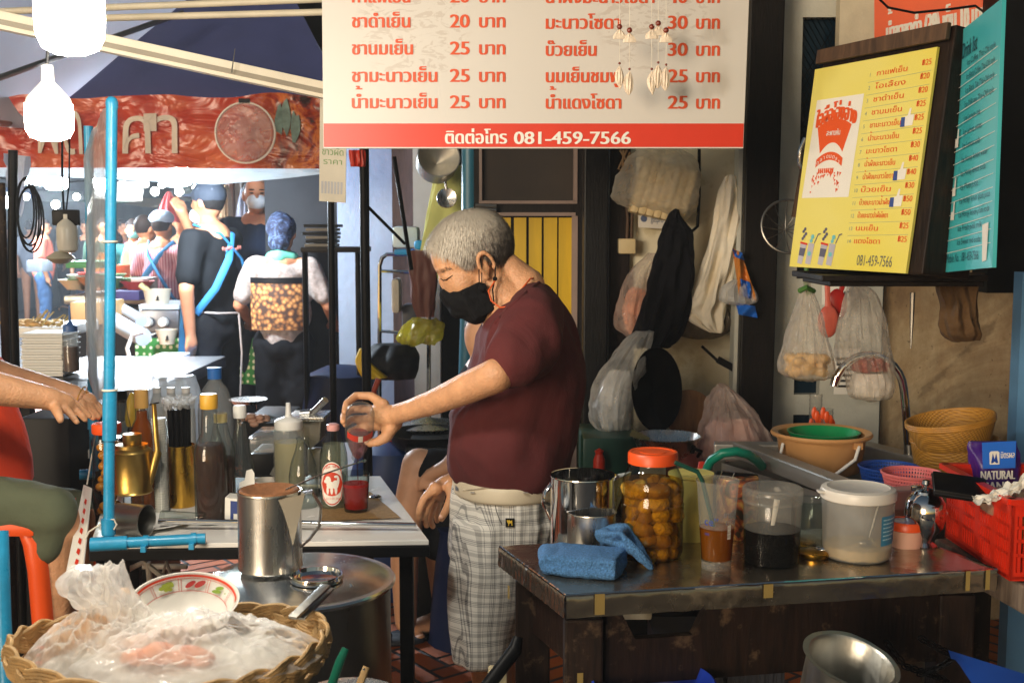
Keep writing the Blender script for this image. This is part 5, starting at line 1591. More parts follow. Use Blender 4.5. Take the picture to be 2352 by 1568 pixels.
b = B().tube([P(712, 1110, 2.3), P(720, 1100, 2.4), P(805, 1080, 2.75), P(815, 1078, 2.78)], [.0018, .0018, .002, .004], 8)
# trays and food further back
b = B().lathe(P(570, 925, 4.4), [(0, 0), (.06, 0), (.075, .015), (.06, .012), (0, .008)], 24)
tag(b.build('steel_dish', M['steel']), 'small steel dish behind the soda bottle', 'dish')
b = B()
for i in range(30): b.ell(P(R2.uniform(560, 610), R2.uniform(955, 975), 4.2 + R2.uniform(0, .1)), (.02, .015, .012), n=8, k=6)
tag(b.build('food_heap', mat('prawn_pink', (206, 160, 132), .6, var=.2)), 'heap of pale pink food behind the soda bottle', 'food')
t = thing('food_stand', 'dark box stand under the heap of food', 'stand', (P(590, 1000, 4.3).x, 4.3, 0))
a, c = P(545, 975, 4.15), P(640, 975, 4.15)
B().box(((a.x + c.x) / 2, 4.4, a.z / 2), (c.x - a.x, .4, a.z)).build('body', M['black'], t, bevel=.01)
# ------------------------------------------------ big steel pot and pitcher at the front
zP = .80
c, k = ves(690, 1362, zP, 0)
c = PZ(690, 1328, zP)
k = mpp(c)
t = thing('stock_pot', 'big steel pot with flat lid under the pitcher', 'pot', tuple(V((c.x, c.y, .36))))
B().lathe(V((c.x, c.y, .36)), [(0, 0), (.165, 0), (.18, .02), (.18, .42), (.187, .432), (.187, .436)], 56).build('body', steel('pot_steel', (150, 148, 142), .34, .1, dk=.4), t)
B().lathe(c + V((0, 0, -.004)), [(.189, -.006), (.191, 0), (.188, .004), (.17, .004), (.16, .009), (0, .010)], 56).build('lid', steel('lid_steel', (206, 204, 200), .24, .05, dk=.05, bump=.008), t)
c2 = PZ(727, 1330, zP + .008)
B().lathe(c2, [(.052, 0), (.054, .006), (.052, .012), (.048, .012), (.046, .004), (0, .002)], 36).build('lid_ring', M['chrome'], t)
pw = [P(756, 1388, 2.16), P(822, 1384, 2.16), P(826, 1372, 2.16), P(805, 1340, 2.17)]
B().tube([P(750, 1375, 2.16)] + pw, .003, 8).build('wire_handle', M['chrome'], t)
t2 = thing('gas_burner', 'dark iron burner stand under the big steel pot', 'burner', (c.x, c.y, 0))
B().lathe(V((c.x, c.y, 0)), [(.2, 0), (.2, .02), (.14, .05), (.14, .34), (.17, .357), (.12, .357), (.11, .05), (0, .05)], 28).build('stand', M['blackmetal'], t2)
c = PZ(622, 1302, zP + .012); k = mpp(c)
t = thing('steel_pitcher', 'shiny steel pitcher with triangular spout guard on the pot lid', 'pitcher', tuple(c))
B().lathe(c, [(0, 0), (71 * k, 0), (73 * k, 3 * k), (72 * k, 10 * k), (71 * k, 176 * k), (73 * k, 178 * k), (72.5 * k, 181 * k), (70 * k, 180 * k), (69 * k, 176 * k), (69 * k, 5 * k), (0, 5 * k)], 56).build('body', M['steel'], t)
# spout: a folded V plate towards the viewer's right
b = B()
sp0 = c + V((71 * k * cos(radians(-62)), 71 * k * sin(radians(-62)), 172 * k)); sp1 = c + V((71 * k * cos(radians(2)), 71 * k * sin(radians(2)), 176 * k)); sp2 = c + V((72 * k * cos(radians(-34)), 72 * k * sin(radians(-34)), 62 * k)); tip = c + V((112 * k * cos(radians(-34)), 112 * k * sin(radians(-34)), 186 * k))
b.add([sp0, tip, sp2, sp1], [(0, 1, 2), (1, 3, 2)])
b.build('spout', mat('spout_tin', (200, 190, 170), .45, m=.7, var=.05), t, smooth=False)
hb = [c + V((71 * k, 0, 172 * k)), c + V((96 * k, 6 * k, 176 * k)), c + V((116 * k, 8 * k, 140 * k)), c + V((112 * k, 8 * k, 96 * k)), c + V((90 * k, 4 * k, 66 * k)), c + V((71 * k, 0, 48 * k))]
B().tube(hb, [14 * k, 17 * k, 18 * k, 17 * k, 14 * k, 9 * k], 12, flat=.22).build('handle', M['steel'], t)
b = B().lathe(c + V((0, 0, 174 * k)), [(68 * k, 6 * k), (64 * k, 10 * k), (52 * k, 2 * k), (30 * k, -10 * k), (0, -14 * k)], 36)
o = b.build('tea_sock', mat('tea_cloth', (116, 74, 42), .9, var=.25, vs=40, bump=.4), None)
tag(o, 'brown stained cloth tea strainer filling the pitcher mouth', 'strainer')
b = B().tube([c + V((40 * k, -10 * k, 184 * k)), c + V((100 * k, .05, 200 * k)), c + V((190 * k, .14, 214 * k)), c + V((198 * k, .15, 214 * k))], [.0018, .0018, .0018, .0035], 8)
tag(b.build('strainer_wire', M['steel']), 'thin wire handle of the strainer reaching across to the bottles', 'wire')
# ------------------------------------------------ steel-topped work table
zR = .80
FL, FR, BL = PZ(1300, 1366, zR), PZ(2288, 1306, zR), PZ(1148, 1253, zR)
dv = BL - FL
BR = FR + dv * 1.02
t = thing('work_table', 'old wooden work table with dented sheet steel top', 'table', tuple((FL + FR) / 2))
fd = (FR - FL).normalized(); sd_ = dv.normalized()
fn_ = fd.cross(V((0, 0, 1))).normalized()
tops = steel('worn_sheet', (172, 160, 142), .24, .1, (1, 1, 1), 26, bump=.1, dirt=(84, 70, 54), dk=.6, metal=.93)
b = B()
def ftop(u, v):
    p = FL * (1 - u) * (1 - v) + FR * u * (1 - v) + BR * u * v + BL * (1 - u) * v
    return p + V((0, 0, .0022 * noise.noise(V((u * 7, v * 4, 2))) + .0012 * noise.noise(V((u * 30, v * 14, 5)))))
b.grid(ftop, 90, 30)
b.build('steel_top', tops, t)
b = B()
for a, c in ((FL, FR), (BL, FL), (FR, BR)):
    n_ = (c - a).cross(V((0, 0, 1))).normalized()
    def fe(u, v, a=a, c=c, n_=n_):
        p = a.lerp(c, u)
        return p + n_ * (.004 + .002 * noise.noise(V((u * 40, v * 3, 1)))) + V((0, 0, .002 - .047 * v + .0018 * noise.noise(V((u * 25, 3, 8))))) - n_ * (.004 if v < .1 else 0)
    b.grid(fe, 80, 6)
b.build('steel_edge', tops, t)
b = B()
for a, c in ((FL, FR), (BL, FL), (FR, BR)):
    b.tube([a.lerp(c, i / 60) + V((0, 0, -.0005 + .0012 * noise.noise(V((i * .7, 1, 4))))) + fn_ * (.0015 * noise.noise(V((i * .5, 7, 2))) + .003) for i in range(61)], .0028, 6)
b.build('highlight_tube', M['chrome'], t)  # shiny tube added along the edges to draw a bright highlight line
b = B()
tape = mat('old_tape', (150, 128, 72), .5, var=.15)
def face(a, dirn, u0, u1, z0, z1, n_, off):
    return [a + dirn * u0 + V((0, 0, z0)) + n_ * off, a + dirn * u1 + V((0, 0, z0)) + n_ * off, a + dirn * u1 + V((0, 0, z1)) + n_ * off, a + dirn * u0 + V((0, 0, z1)) + n_ * off]
for u0, u1, z0, z1 in ((.055, .075, -.04, .001), (.40, .42, -.028, 0), (.84, .85, -.04, .002), (.885, .895, -.04, .002)):
    B().add(face(FL, fd, u0, u1, z0, z1, fn_, .008), [(0, 1, 2, 3)]).build('tape', tape, t, smooth=False)
b = B()
def leg(p): return B().box((p.x, p.y, .372), (.075, .075, .744))
for p in (FL + fd * .055 + sd_ * .05, FR - fd * .06 + sd_ * .05, BL + fd * .055 - sd_ * .05, BR - fd * .06 - sd_ * .05):
    leg(p).build('leg', M['oldwood'], t, smooth=False, bevel=.005)
def rail(a, c, z0, z1, th, arch=0):
    d_ = (c - a); n_ = d_.cross(V((0, 0, 1))).normalized() * th
    b = B()
    m = 24
    vs, fs_ = [], []
    for i in range(m + 1):
        u = i / m
        zz = z1 - arch * max(0, 1 - abs(u - .2) / .18) ** .5 if arch else z1
        zz = z1 - arch * (1 if .05 < u < .26 else 0) if arch else z1
        p = a + d_ * u
        vs += [V((p.x, p.y, z0)), V((p.x, p.y, zz)), V((p.x, p.y, z0)) - n_, V((p.x, p.y, zz)) - n_]
    for i in range(m):
        o = i * 4
        fs_ += [(o, o + 4, o + 5, o + 1), (o + 2, o + 3, o + 7, o + 6), (o + 1, o + 5, o + 7, o + 3), (o, o + 2, o + 6, o + 4)]
    return b.add(vs, fs_)
rail(FL + fd * .093 + sd_ * .03, FR - fd * .098 + sd_ * .03, .60, .752, .022, .06).build('front_rail', M['oldwood'], t, smooth=False)
rail(BL + fd * .04 - sd_ * .088, FL + fd * .04 + sd_ * .088, .63, .752, .022).build('side_rail', M['oldwood'], t, smooth=False)
rail(FR - fd * .05 + sd_ * .088, BR - fd * .05 - sd_ * .088, .63, .752, .022).build('side_rail', M['oldwood'], t, smooth=False)
b = B()
for a, dirn, n_, u0, z0 in ((FL + fd * .0175 + sd_ * .0125, fd, fn_, .01, -.19), (BL, -sd_, V((-1, 0, 0)), .06, -.1)):
    B().add(face(a, dirn, u0, u0 + .012, z0, z0 + .03, n_, .004), [(0, 1, 2, 3)]).build('tape', tape, t, smooth=False)

# steel mugs
def mug(label, cx, by, r, h, m, handle=None, spout=False):
    c, k = ves(cx, by, zR, r)
    t = thing('steel_mug', label, 'mug', tuple(c))
    B().lathe(c, [(0, 0), (r * .96 * k, 0), (r * k, 3 * k), (r * k, (h - 4) * k), ((r + 2) * k, (h - 2) * k), ((r + 1.6) * k, h * k), ((r - 1) * k, (h - 1) * k), ((r - 2) * k, 5 * k), (0, 5 * k)], 48).build('body', m, t)
    return t, c, k
t, c, k = mug('tall polished steel measuring mug with side spout behind the small steel cup', 1338, 1264, 74, 160, M['chrome'])
B().tube([c + V((-73 * k, 0, 140 * k)), c + V((-88 * k, -.01, 120 * k)), c + V((-92 * k, -.012, 95 * k)), c + V((-74 * k, 0, 55 * k))], 6 * k, 10, flat=.4).build('handle', M['chrome'], t)
b = B(); b.add([c + V((66 * k, -30 * k, 150 * k)), c + V((112 * k, 6 * k, 166 * k)), c + V((66 * k, 34 * k, 150 * k)), c + V((72 * k, 0, 60 * k))], [(0, 1, 3), (1, 2, 3)])
b.build('spout', M['steel'], t, smooth=False)
mug('small polished steel cup behind the blue towel', 1358, 1276, 56, 92, M['steel'])
b = B().box(ves(1424, 1225, zR, 0)[0] + V((0, .03, .055)), (.013, .006, .11), Matrix.Rotation(.06, 3, 'Y'))
tag(b.build('steel_bar', M['chrome']), 'flat steel handle standing between mug and pickle jar', 'bar')
# blue towel, folded roll with a peaked fold behind
mt = mat('blue_terry', (84, 136, 190), .95, var=.4, vs=240, bump=1.0, bs=300)
o = [1250, 1330]
c = PZ(1355, 1300, zR)
t = thing('blue_towel', 'folded blue terry towel lying at the work table corner', 'towel', tuple(c))
b = B()
k = mpp(c)
ax = (PZ(1445, 1318, zR) - PZ(1262, 1300, zR))
rt_ = Matrix.Rotation(atan2(ax.y, ax.x), 3, 'Z')
for zz, dy, ln in ((.011, -.004, 1.0), (.031, .004, .97)):
    p0, p1 = PZ(1266, 1304, zR) + V((0, dy, zz)), PZ(1428, 1318, zR) + V((0, dy, zz))
    b.box((p0 + p1) / 2, ((p1 - p0).length * ln, .095, .021), rt_)
    b.tube([p0 + rt_ @ V((0, -.044, 0)), p0 + rt_ @ V((0, .044, 0))], .0125, 10)
    for e_ in (-1, 1): b.tube([p0 + rt_ @ V((0, e_ * .046, 0)), p1 + rt_ @ V((0, e_ * .046, 0))], .0112, 10)
b.tube([PZ(1258, 1306, zR) + V((0, -.04, .021)), PZ(1258, 1306, zR) + V((0, .05, .023))], .020, 12)
b.build('roll', mt, t, remesh=.004, sm=6, disp=(.0028, 30))
b = B()
pk_ = [PZ(1495, 1308, zR) + V((0, 0, .004)), PZ(1440, 1290, zR) + V((0, .02, .06)), P(1424, 1224, 2.3), PZ(1372, 1285, zR) + V((0, .04, .045))]
b.limb([pk_[0], pk_[0].lerp(pk_[2], .5), pk_[2]], [.006, .012, .005]); b.limb([pk_[3], pk_[2]], [.014, .005]); b.limb([pk_[3], pk_[0].lerp(pk_[2], .5)], [.014, .012]); b.limb([pk_[1], pk_[2]], [.016, .005]); b.limb([pk_[3], pk_[1], pk_[0]], [.014, .02, .006])
pm_ = [pk_[3] + V((0, 0, -.03)), pk_[2], pk_[0], pk_[1] + V((0, -.012, -.02))]
b.add([p_ + V((0, dd, 0)) for dd in (-.008, .012) for p_ in pm_], [(0, 1, 2, 3), (7, 6, 5, 4), (0, 4, 5, 1), (1, 5, 6, 2), (2, 6, 7, 3), (3, 7, 4, 0)])
b.build('fold', mt, t, remesh=.0035, sm=4, disp=(.003, 30))
o = B().box(P(1383, 1262, 2.32), (.022, .012, .004), Matrix.Rotation(.5, 3, 'Y')).build('care_label', M['paper'], t)
# pickled lime jar
c, k = ves(1497, 1293, zR, 70)
t = thing('pickle_jar', 'big plastic jar of pickled yellow limes with orange lid', 'jar', tuple(c))
prof = [(0, 0), (58, 0), (66, 6), (70, 16), (70, 40), (71, 44), (70, 48), (71, 120), (72, 124), (70, 128), (71, 160), (68, 182), (58, 205), (53, 214), (53, 226)]
B().lathe(c, [(p[0] * k, p[1] * k) for p in prof], 48).build('jar_body', M['glass'], t)
B().lathe(c, [(p[0] * k, p[1] * k) for p in ((0, 3), (60, 4), (67, 16), (68, 160), (66, 178), (0, 179))], 40).build('brine', liquid('brine', (206, 140, 30), .10, (250, 228, 160)), t)
mf = mat('pickled_lime', (184, 142, 42), .45, var=.5, vs=46, bump=1.0, bs=90)
mf2 = mat('brown_lime', (136, 94, 36), .5, var=.5, vs=38, bump=.4, bs=90)
z_ = 14
n_f = 0
while z_ < 168:
    for j in range(7):
        a_ = 2 * pi * j / 7 + z_ * .37 + R2.uniform(-.15, .15)
        r_ = 44 + R2.uniform(-4, 3)
        s_ = R2.uniform(.68, 1.16)
        b = B()
        b.ell(c + V((r_ * cos(a_) * k, r_ * sin(a_) * k, (z_ + R2.uniform(-7, 7)) * k)), (25 * s_ * k, 21 * s_ * k, 19 * k * R2.uniform(.85, 1.1)), Matrix.Rotation(R2.uniform(-.6, .6), 3, 'Y'), n=18, k=12)
        o = b.build('pickled_lime', mf if R2.random() < .72 else mf2, None, disp=(.0042, 62), angle=180)
        tag(o, 'round pickled lime steeping inside the orange lidded jar', 'lime', 'limes inside the pickle jar')
    z_ += 29
B().lathe(c, [(p[0] * k, p[1] * k) for p in ((0, 14), (30, 14), (34, 90), (30, 165), (0, 165))], 20).build('lime_pulp', mf2, t)
pr = []
B().lathe(c + V((0, 0, 224 * k)), [(p[0] * k, p[1] * k) for p in ((55, -6), (57, -6), (57, 16), (54, 20), (48, 20), (46, 18), (30, 18), (28, 20), (0, 21))], 72).build('lid', M['orange'], t)
# cream canister, tea tin
t = thing('cream_canister', 'cream painted tin canister behind the pickle jar', 'canister', tuple(ves(1590, 1256, zR, 45)[0]))
lath(1585, 1246, zR, [(0, 0), (48, 0), (50, 3), (50, 140), (52, 142), (52, 148), (0, 150)], 36, 'tin', mat('canister_cream', (214, 200, 112), .4, var=.06), t)
x = N('tea_print')
x.set(Base_Color=x.ramp(x.noise(26, 4, rough=.6, dist=1), [(.42, lin((196, 158, 84))), (.52, lin((150, 70, 38))), (.6, lin((46, 40, 28)))]), Roughness=.4, Metallic=.2)
t = thing('tea_tin', 'printed tea tin with clipped bag on top behind the plastic cup', 'tin', tuple(ves(1690, 1250, zR, 45)[0]))
lath(1692, 1240, zR, [(0, 0), (46, 0), (48, 3), (48, 130), (46, 134), (0, 134)], 36, 'can', x.m, t)
c, k = ves(1692, 1240, zR, 45)
B().beam(c + V((-50 * k, .0, 140 * k)), c + V((48 * k, .02, 128 * k)), .012, .022).build('rolled_top', M['black'], t, bevel=.003)
B().tube([c + V((-46 * k, -.012, 128 * k)), c + V((-38 * k, -.012, 154 * k)), c + V((-10 * k, -.012, 150 * k)), c + V((-22 * k, -.012, 120 * k))], .0012, 6).build('binder_clip', M['chrome'], t)
# plastic cup with tea and straw
c, k = ves(1645, 1313, zR, 40)
t = thing('plastic_cup', 'tall printed plastic cup half full of tea with green straw', 'cup', tuple(c))
B().lathe(c, [(34 * k, 20 * k), (39.9 * k, 98 * k)], 44).build('cup_lower', M['glass'], t)
B().lathe(c, [(0, 0), (33 * k, 0), (34 * k, 3 * k), (34 * k, 20 * k)], 44).build('cup_base', M['cloudy'], t)
B().lathe(c, [(39.9 * k, 98 * k), (47 * k, 200 * k), (49 * k, 201 * k), (49 * k, 206 * k), (47 * k, 205 * k)], 44).build('cup', glass('cup_plastic', (248, 246, 242), (206, 204, 198), .12, dirt=.2), t)
B().lathe(c, [(0, 22 * k), (33 * k, 23 * k), (39.5 * k, 96 * k), (0, 96 * k)], 36).build('tea', liquid('cold_tea', (186, 104, 6), .8, (220, 140, 30)), t)
c0 = c
def oncup(b, body, u_, v_, size, tilt=0):
    gv, gf = glyph_text(body)
    vs = []
    for gx, gy in gv:
        vv = v_ + gy * size
        rr_ = (34 + 13 * max(0, vv - 20) / 180) + .6
        a_ = (u_ + gx * size) / rr_
        vs.append(c0 + V((rr_ * k * sin(a_), -rr_ * k * cos(a_), vv * k)))
    b.add(vs, gf)
b = B(); oncup(b, 'ce”', -39, 108, 26); oncup(b, 'on', -37, 84, 12); b.build('blue_print', mat('print_blue', (44, 72, 160), .5), t, smooth=False)
b = B(); oncup(b, 'ชาเย็น', 6, 128, 17); oncup(b, 'อร่อย', 12, 110, 17); b.build('grey_print', mat('print_grey', (130, 136, 150), .5), t, smooth=False)
b = B()
for i in range(11):
    vs = [c0 + V((41 * k * sin(.5), -41 * k * cos(.5), 0)) for _ in range(1)]
    v0 = 76 + i * 3.1
    q_ = []
    for u_, v_ in ((18, v0), (28, v0), (28, v0 + (1.8 if i % 3 else 2.5)), (18, v0 + (1.8 if i % 3 else 2.5))):
        rr_ = (34 + 13 * (v_ - 20) / 180) + .6
        q_.append(c0 + V((rr_ * k * sin(u_ / rr_), -rr_ * k * cos(u_ / rr_), v_ * k)))
    b.add(q_, [(0, 1, 2, 3)])
b.build('barcode', M['paper'], t, smooth=False)
b = B().tube([c + V((10 * k, 10 * k, 30 * k)), c + V((-36 * k, -4 * k, 205 * k)), c + V((-48 * k, -6 * k, 226 * k)), c + V((-100 * k, -10 * k, 248 * k))], 5.2 * k, 10)
tag(b.build('straw', mat('straw_dark_green', (16, 70, 58), .4)), 'bent dark green straw standing in the plastic cup of tea', 'straw')
# clear canister of tea leaf
c, k = ves(1771, 1304, zR, 62)
t = thing('storage_jar', 'clear plastic canister half full of dark tea leaves', 'jar', tuple(c))
B().lathe(c, [(p[0] * k, p[1] * k) for p in ((0, 0), (60, 0), (63, 4), (64, 80))], 44).build('jar_lower', M['glass'], t)
B().lathe(c, [(p[0] * k, p[1] * k) for p in ((64, 80), (65, 140), (62, 146))], 44).build('jar_body', glass('cloudy_jar', (246, 244, 240), (206, 204, 198), .12, dirt=.16), t)
b = B().lathe(c, [(p[0] * k, p[1] * k) for p in ((0, 3), (60, 4), (62, 78), (40, 84), (0, 92))], 36)
b.build('tea_leaves', mat('tea_leaf', (20, 16, 15), .9, var=.6, vs=160, bump=1, bs=300), t, disp=(.002, 60))
B().lathe(c, [(p[0] * k, p[1] * k) for p in ((66, 142), (68, 142), (68, 160), (69, 162), (68, 164), (68, 172), (64, 176), (0, 176))], 44).build('lid', M['cloudy'], t)
b = B().tube([c + V((6 * k, -20 * k, 150 * k)), c + V((-4 * k, -12 * k, 70 * k))], [7 * k, 3.5 * k], 8, flat=.3)
tag(b.build('scoop', M['white']), 'thin white scoop handle inside the canister of tea leaves', 'scoop')
# glass pitcher and gilt lids
t, c, k = bottle('empty clear glass mug behind the two plastic canisters', 1856, 1272, zR, [(0, 0), (34, 0), (38, 4), (40, 110), (42, 114), (40, 116), (37, 112), (35, 8), (0, 8)], name='glass_mug', cat='mug')
for i, (x_, y_) in enumerate(((1868, 1282), (1838, 1262))):
    b = B().lathe(PZ(x_, y_ - 6, zR + .001), [(0, 0), (.032, 0), (.034, .004), (.034, .01), (.03, .013), (0, .014)], 32)
    tag(b.build('jar_lid', gold), ['gilt jar lid lying flat between the two plastic canisters', 'gilt jar lid lying beneath the clear glass mug'][i], 'lid')
b = B().ell(PZ(1892, 1262, zR + .012), (.018, .012, .012)).ell(PZ(1880, 1268, zR + .008), (.012, .01, .008))
tag(b.build('foil_scrap', M['chrome'], None, disp=(.004, 90)), 'crumpled foil scrap beside the white tub', 'foil')
# white tub
c, k = ves(1967, 1295, zR, 78)
t = thing('white_tub', 'white translucent tub with lid, blue label and spoon inside', 'tub', tuple(c))
B().lathe(c, [(p[0] * k, p[1] * k) for p in ((0, 0), (68, 0), (74, 5), (76, 14), (81, 140), (80, 146))], 48).build('tub_body', glass('milky_plastic', (240, 236, 230), (200, 196, 190), .2, dirt=.38), t)
B().lathe(c, [(p[0] * k, p[1] * k) for p in ((82, 136), (84, 138), (85, 152), (82, 160), (70, 163), (66, 160), (0, 162))], 48).build('lid', mat('lid_milky', (222, 216, 206), .35, var=.02), t)
B().box(c + V((-86 * k, -.01, 154 * k)), (.02, .02, .005)).build('lid_tab', mat('lid_milky2', (222, 216, 206), .35, var=.02), t, bevel=.002)
B().lathe(c, [(p[0] * k, p[1] * k) for p in ((0, 3), (70, 5), (75, 30), (30, 40), (0, 34))], 36).build('sugar', mat('raw_sugar', (214, 190, 140), .8, var=.1, vs=60), t, disp=(.003, 25))
b = B().tube([c + V((40 * k, -30 * k, 140 * k)), c + V((12 * k, -50 * k, 58 * k))], [6 * k, 3 * k], 8).ell(c + V((2 * k, -52 * k, 44 * k)), (15 * k, 6 * k, 9 * k))
tag(b.build('spoon', M['dullsteel']), 'spoon standing inside the white tub of sugar', 'spoon')
def ontub(u, v, off=.7):
    rr_ = 76 + 5 * (v - 14) / 126 + off
    a_ = u / rr_
    return c + V((rr_ * k * sin(a_), -rr_ * k * cos(a_), v * k))
b = B()
for i in range(6):
    u0, u1 = 32 + i * 11, 32 + (i + 1) * 11
    b.add([ontub(u0, 42), ontub(u1, 42), ontub(u1, 110), ontub(u0, 110)], [(0, 1, 2, 3)])
b.build('blue_label', mat('label_teal', (54, 128, 164), .5), t, smooth=False)
b = B()
for j in range(6):
    u1 = 88 - 7 * (j % 3)
    for i in range(4):
        a_, e_ = 37 + (u1 - 40) * i / 4, 37 + (u1 - 40) * (i + 1) / 4
        v_ = 100 - 9 * j
        b.add([ontub(a_, v_, 1.2), ontub(e_ - .8, v_, 1.2), ontub(e_ - .8, v_ + 3, 1.2), ontub(a_, v_ + 3, 1.2)], [(0, 1, 2, 3)])
b.build('label_print', mat('label_pale', (160, 200, 216), .5), t, smooth=False)
# ice cream tub
c, k = ves(2080, 1262, zR, 38)
t = thing('ice_cream_tub', 'small pink tub with orange rimmed printed lid beside the teapot', 'tub', tuple(c))
B().lathe(c, [(0, 0), (34 * k, 0), (38 * k, 44 * k), (0, 44 * k)], 36).build('tub_body', mat('tub_pink', (222, 172, 150), .45), t)
B().lathe(c, [(39 * k, 40 * k), (41 * k, 42 * k), (41 * k, 56 * k), (38 * k, 60 * k), (34 * k, 60 * k), (34 * k, 57 * k), (0, 57 * k)], 40).build('lid', M['orange'], t)
x = N('lid_print')
x.set(Base_Color=x.ramp(x.noise(60, 3), [(.4, lin((222, 214, 210))), (.6, lin((190, 170, 200))), (.7, lin((220, 150, 90)))]), Roughness=.4)
B().lathe(c + V((0, 0, 57.6 * k)), [(33 * k, 0), (0, 0)], 36).build('lid_print', x.m, t)
# chrome teapot
c, k = ves(2122, 1262, zR, 34)
t = thing('teapot', 'small round mirror bright teapot beside the red crate', 'teapot', tuple(c))
B().lathe(c, [(p[0] * k, p[1] * k) for p in ((0, 0), (26, 0), (28, 4), (18, 12), (20, 22), (40, 46), (47, 76), (43, 104), (33, 120), (26, 125))], 44).build('body', M['chrome'], t)
B().lathe(c + V((0, 0, 124 * k)), [(p[0] * k, p[1] * k) for p in ((28, 0), (26, 6), (12, 12), (6, 14), (6, 18), (10, 22), (8, 30), (0, 32))], 32).build('lid', M['chrome'], t)
B().box(c + V((-22 * k, 0, 136 * k)), (.022, .012, .012)).build('hinge', M['chrome'], t, bevel=.002)
B().tube([c + V((38 * k, .01, 100 * k)), c + V((54 * k, .01, 76 * k)), c + V((40 * k, .01, 44 * k)), c + V((6 * k, -.02, 40 * k))], 4 * k, 10).build('handle', M['chrome'], t)
# ------------------------------------------------ side table and red crate
t = thing('side_table', 'grey weathered wooden side table carrying the red crate', 'table', (P(2340, 1400, 2.3).x, 2.4, 0))
zS = .775
a = P(2215, 1330, 2.62)
b = B().box((1.45, 2.32, zS - .03), (.82, .72, .06), Matrix.Rotation(.14, 3, 'Z'))
b.build('tabletop', wood('weathered', (92, 78, 68), (136, 120, 106), .7), t, smooth=False, bevel=.006)
for x_, y_ in ((1.13, 2.0), (1.75, 2.1), (1.06, 2.56), (1.7, 2.62)): B().box((x_, y_, .355), (.07, .07, .71)).build('leg', M['oldwood'], t, smooth=False, bevel=.005)
t = thing('red_crate', 'red orange slotted plastic crate beside the teapot', 'crate', tuple(P(2280, 1330, 2.25)))
mcrate = mat('crate_red', (214, 44, 18), .35, var=.08)
ca, cb = PZ(2170, 1236, zS), PZ(2318, 1338, zS)
k = .0009
du = (cb - ca)
L1 = du.length; du.normalize()
dv2 = V((-du.y, du.x, 0))
if dv2.x < 0: dv2 = -dv2
ca = ca + V((0, 0, .004)); 
CW, CH = .42, .165
def crate_face(b, o, d_, Ln, n_):
    # solid frame with rows of slots left open between bars
    th = .006
    def bar(u0, u1, z0, z1): b.hexa([o + d_ * u0 + V((0, 0, z0)), o + d_ * u1 + V((0, 0, z0)), o + d_ * u1 + V((0, 0, z1)), o + d_ * u0 + V((0, 0, z1))], n_, th)
    bar(0, Ln, 0, .018); bar(0, Ln, CH - .03, CH)
    npan = max(2, round(Ln / .085))
    pw_ = Ln / npan
    for i in range(npan):
        bar(i * pw_ - (0 if i == 0 else .01), i * pw_ + .012, .018, CH - .03)
        for j in range(5):
            u_ = i * pw_ + .012 + (pw_ - .022) * (j + .5) / 5
            bar(u_ - .0032, u_ + .0032, .018, CH - .03)
        for zz in (.05, .08, .108): bar(i * pw_ + .012, (i + 1) * pw_ - .01, zz, zz + .007)
    bar(Ln - .012, Ln, .018, CH - .03)
b = B()
crate_face(b, ca, du, L1, -dv2 * -1); crate_face(b, ca + dv2 * CW, du, L1, -dv2); crate_face(b, ca, dv2, CW, du); crate_face(b, ca + du * L1, dv2, CW, -du)
b.build('basket_wall', mcrate, t, smooth=False)
b = B()
for o_, d_, Ln in ((ca - dv2 * .006, du, L1), (ca + dv2 * (CW + .002), du, L1), (ca - du * .006, dv2, CW), (ca + du * (L1 + .006), dv2, CW)):
    b.beam(o_ + V((0, 0, CH + .003)) - d_ * .01, o_ + d_ * (Ln + .01) + V((0, 0, CH + .003)), .02, .012)
b.build('rim', mcrate, t, smooth=False)
b = B().hexa([ca + V((0, 0, .003)), ca + du * L1 + V((0, 0, .003)), ca + du * L1 + dv2 * CW + V((0, 0, .003)), ca + dv2 * CW + V((0, 0, .003))], V((0, 0, 1)), .006)
b.build('floor', mcrate, t, smooth=False)
for i, (f1, f2, col, sz) in enumerate(((.3, .25, (196, 150, 60), (.06, .08, .05)), (.65, .4, (180, 130, 50), (.07, .07, .06)), (.45, .7, (200, 186, 160), (.08, .1, .05)))):
    p = ca + du * L1 * f1 + dv2 * CW * f2 + V((0, 0, .06))
    tag(B().ell(p, sz).build('packet', mat('packet_tan', col, .4), None, disp=(.008, 22)), ['amber packet deep inside the red crate', 'ochre packet in the middle of the red crate', 'cream packet at the far side of the red crate'][i], 'packet')
p = P(2205, 1118, 2.42)
t = thing('wallet', 'black zipped wallet lying on the red crate corner', 'wallet', tuple(p))
wr_ = Matrix.Rotation(-.3, 3, 'Z') @ Matrix.Rotation(.22, 3, 'X') @ Matrix.Rotation(.1, 3, 'Y')
B().box(p, (.112, .10, .018), wr_).build('body', M['black'], t, bevel=.006)
B().box(p, (.114, .102, .003), wr_).build('zip', M['darkgrey'], t, bevel=.001)
b = B()
def fcl(u, v): return P(2235 + 130 * u, 1138 - 55 * u ** 1.6 + 40 * v * (.4 + u * .5), 2.32 - .02 * v) + V((0, .02 * noise.noise(V((u * 6, v * 4, 3))), .012 * noise.noise(V((u * 9, v * 5, 1)))))
b.grid(fcl, 24, 12)
tag(b.build('rag', M['paper']), 'white cloth thrown over the red crate rim', 'cloth')
tag(B().rows(2.4, [(1122, 2290, 2360, .03), (1150, 2262, 2380, .06), (1175, 2262, 2380, .06)], fold=.2, nf=5).build('snack_bag', film('tan_bag', (196, 166, 136), .6, .9)), 'clear bag of tan food under the white cloth', 'bag')
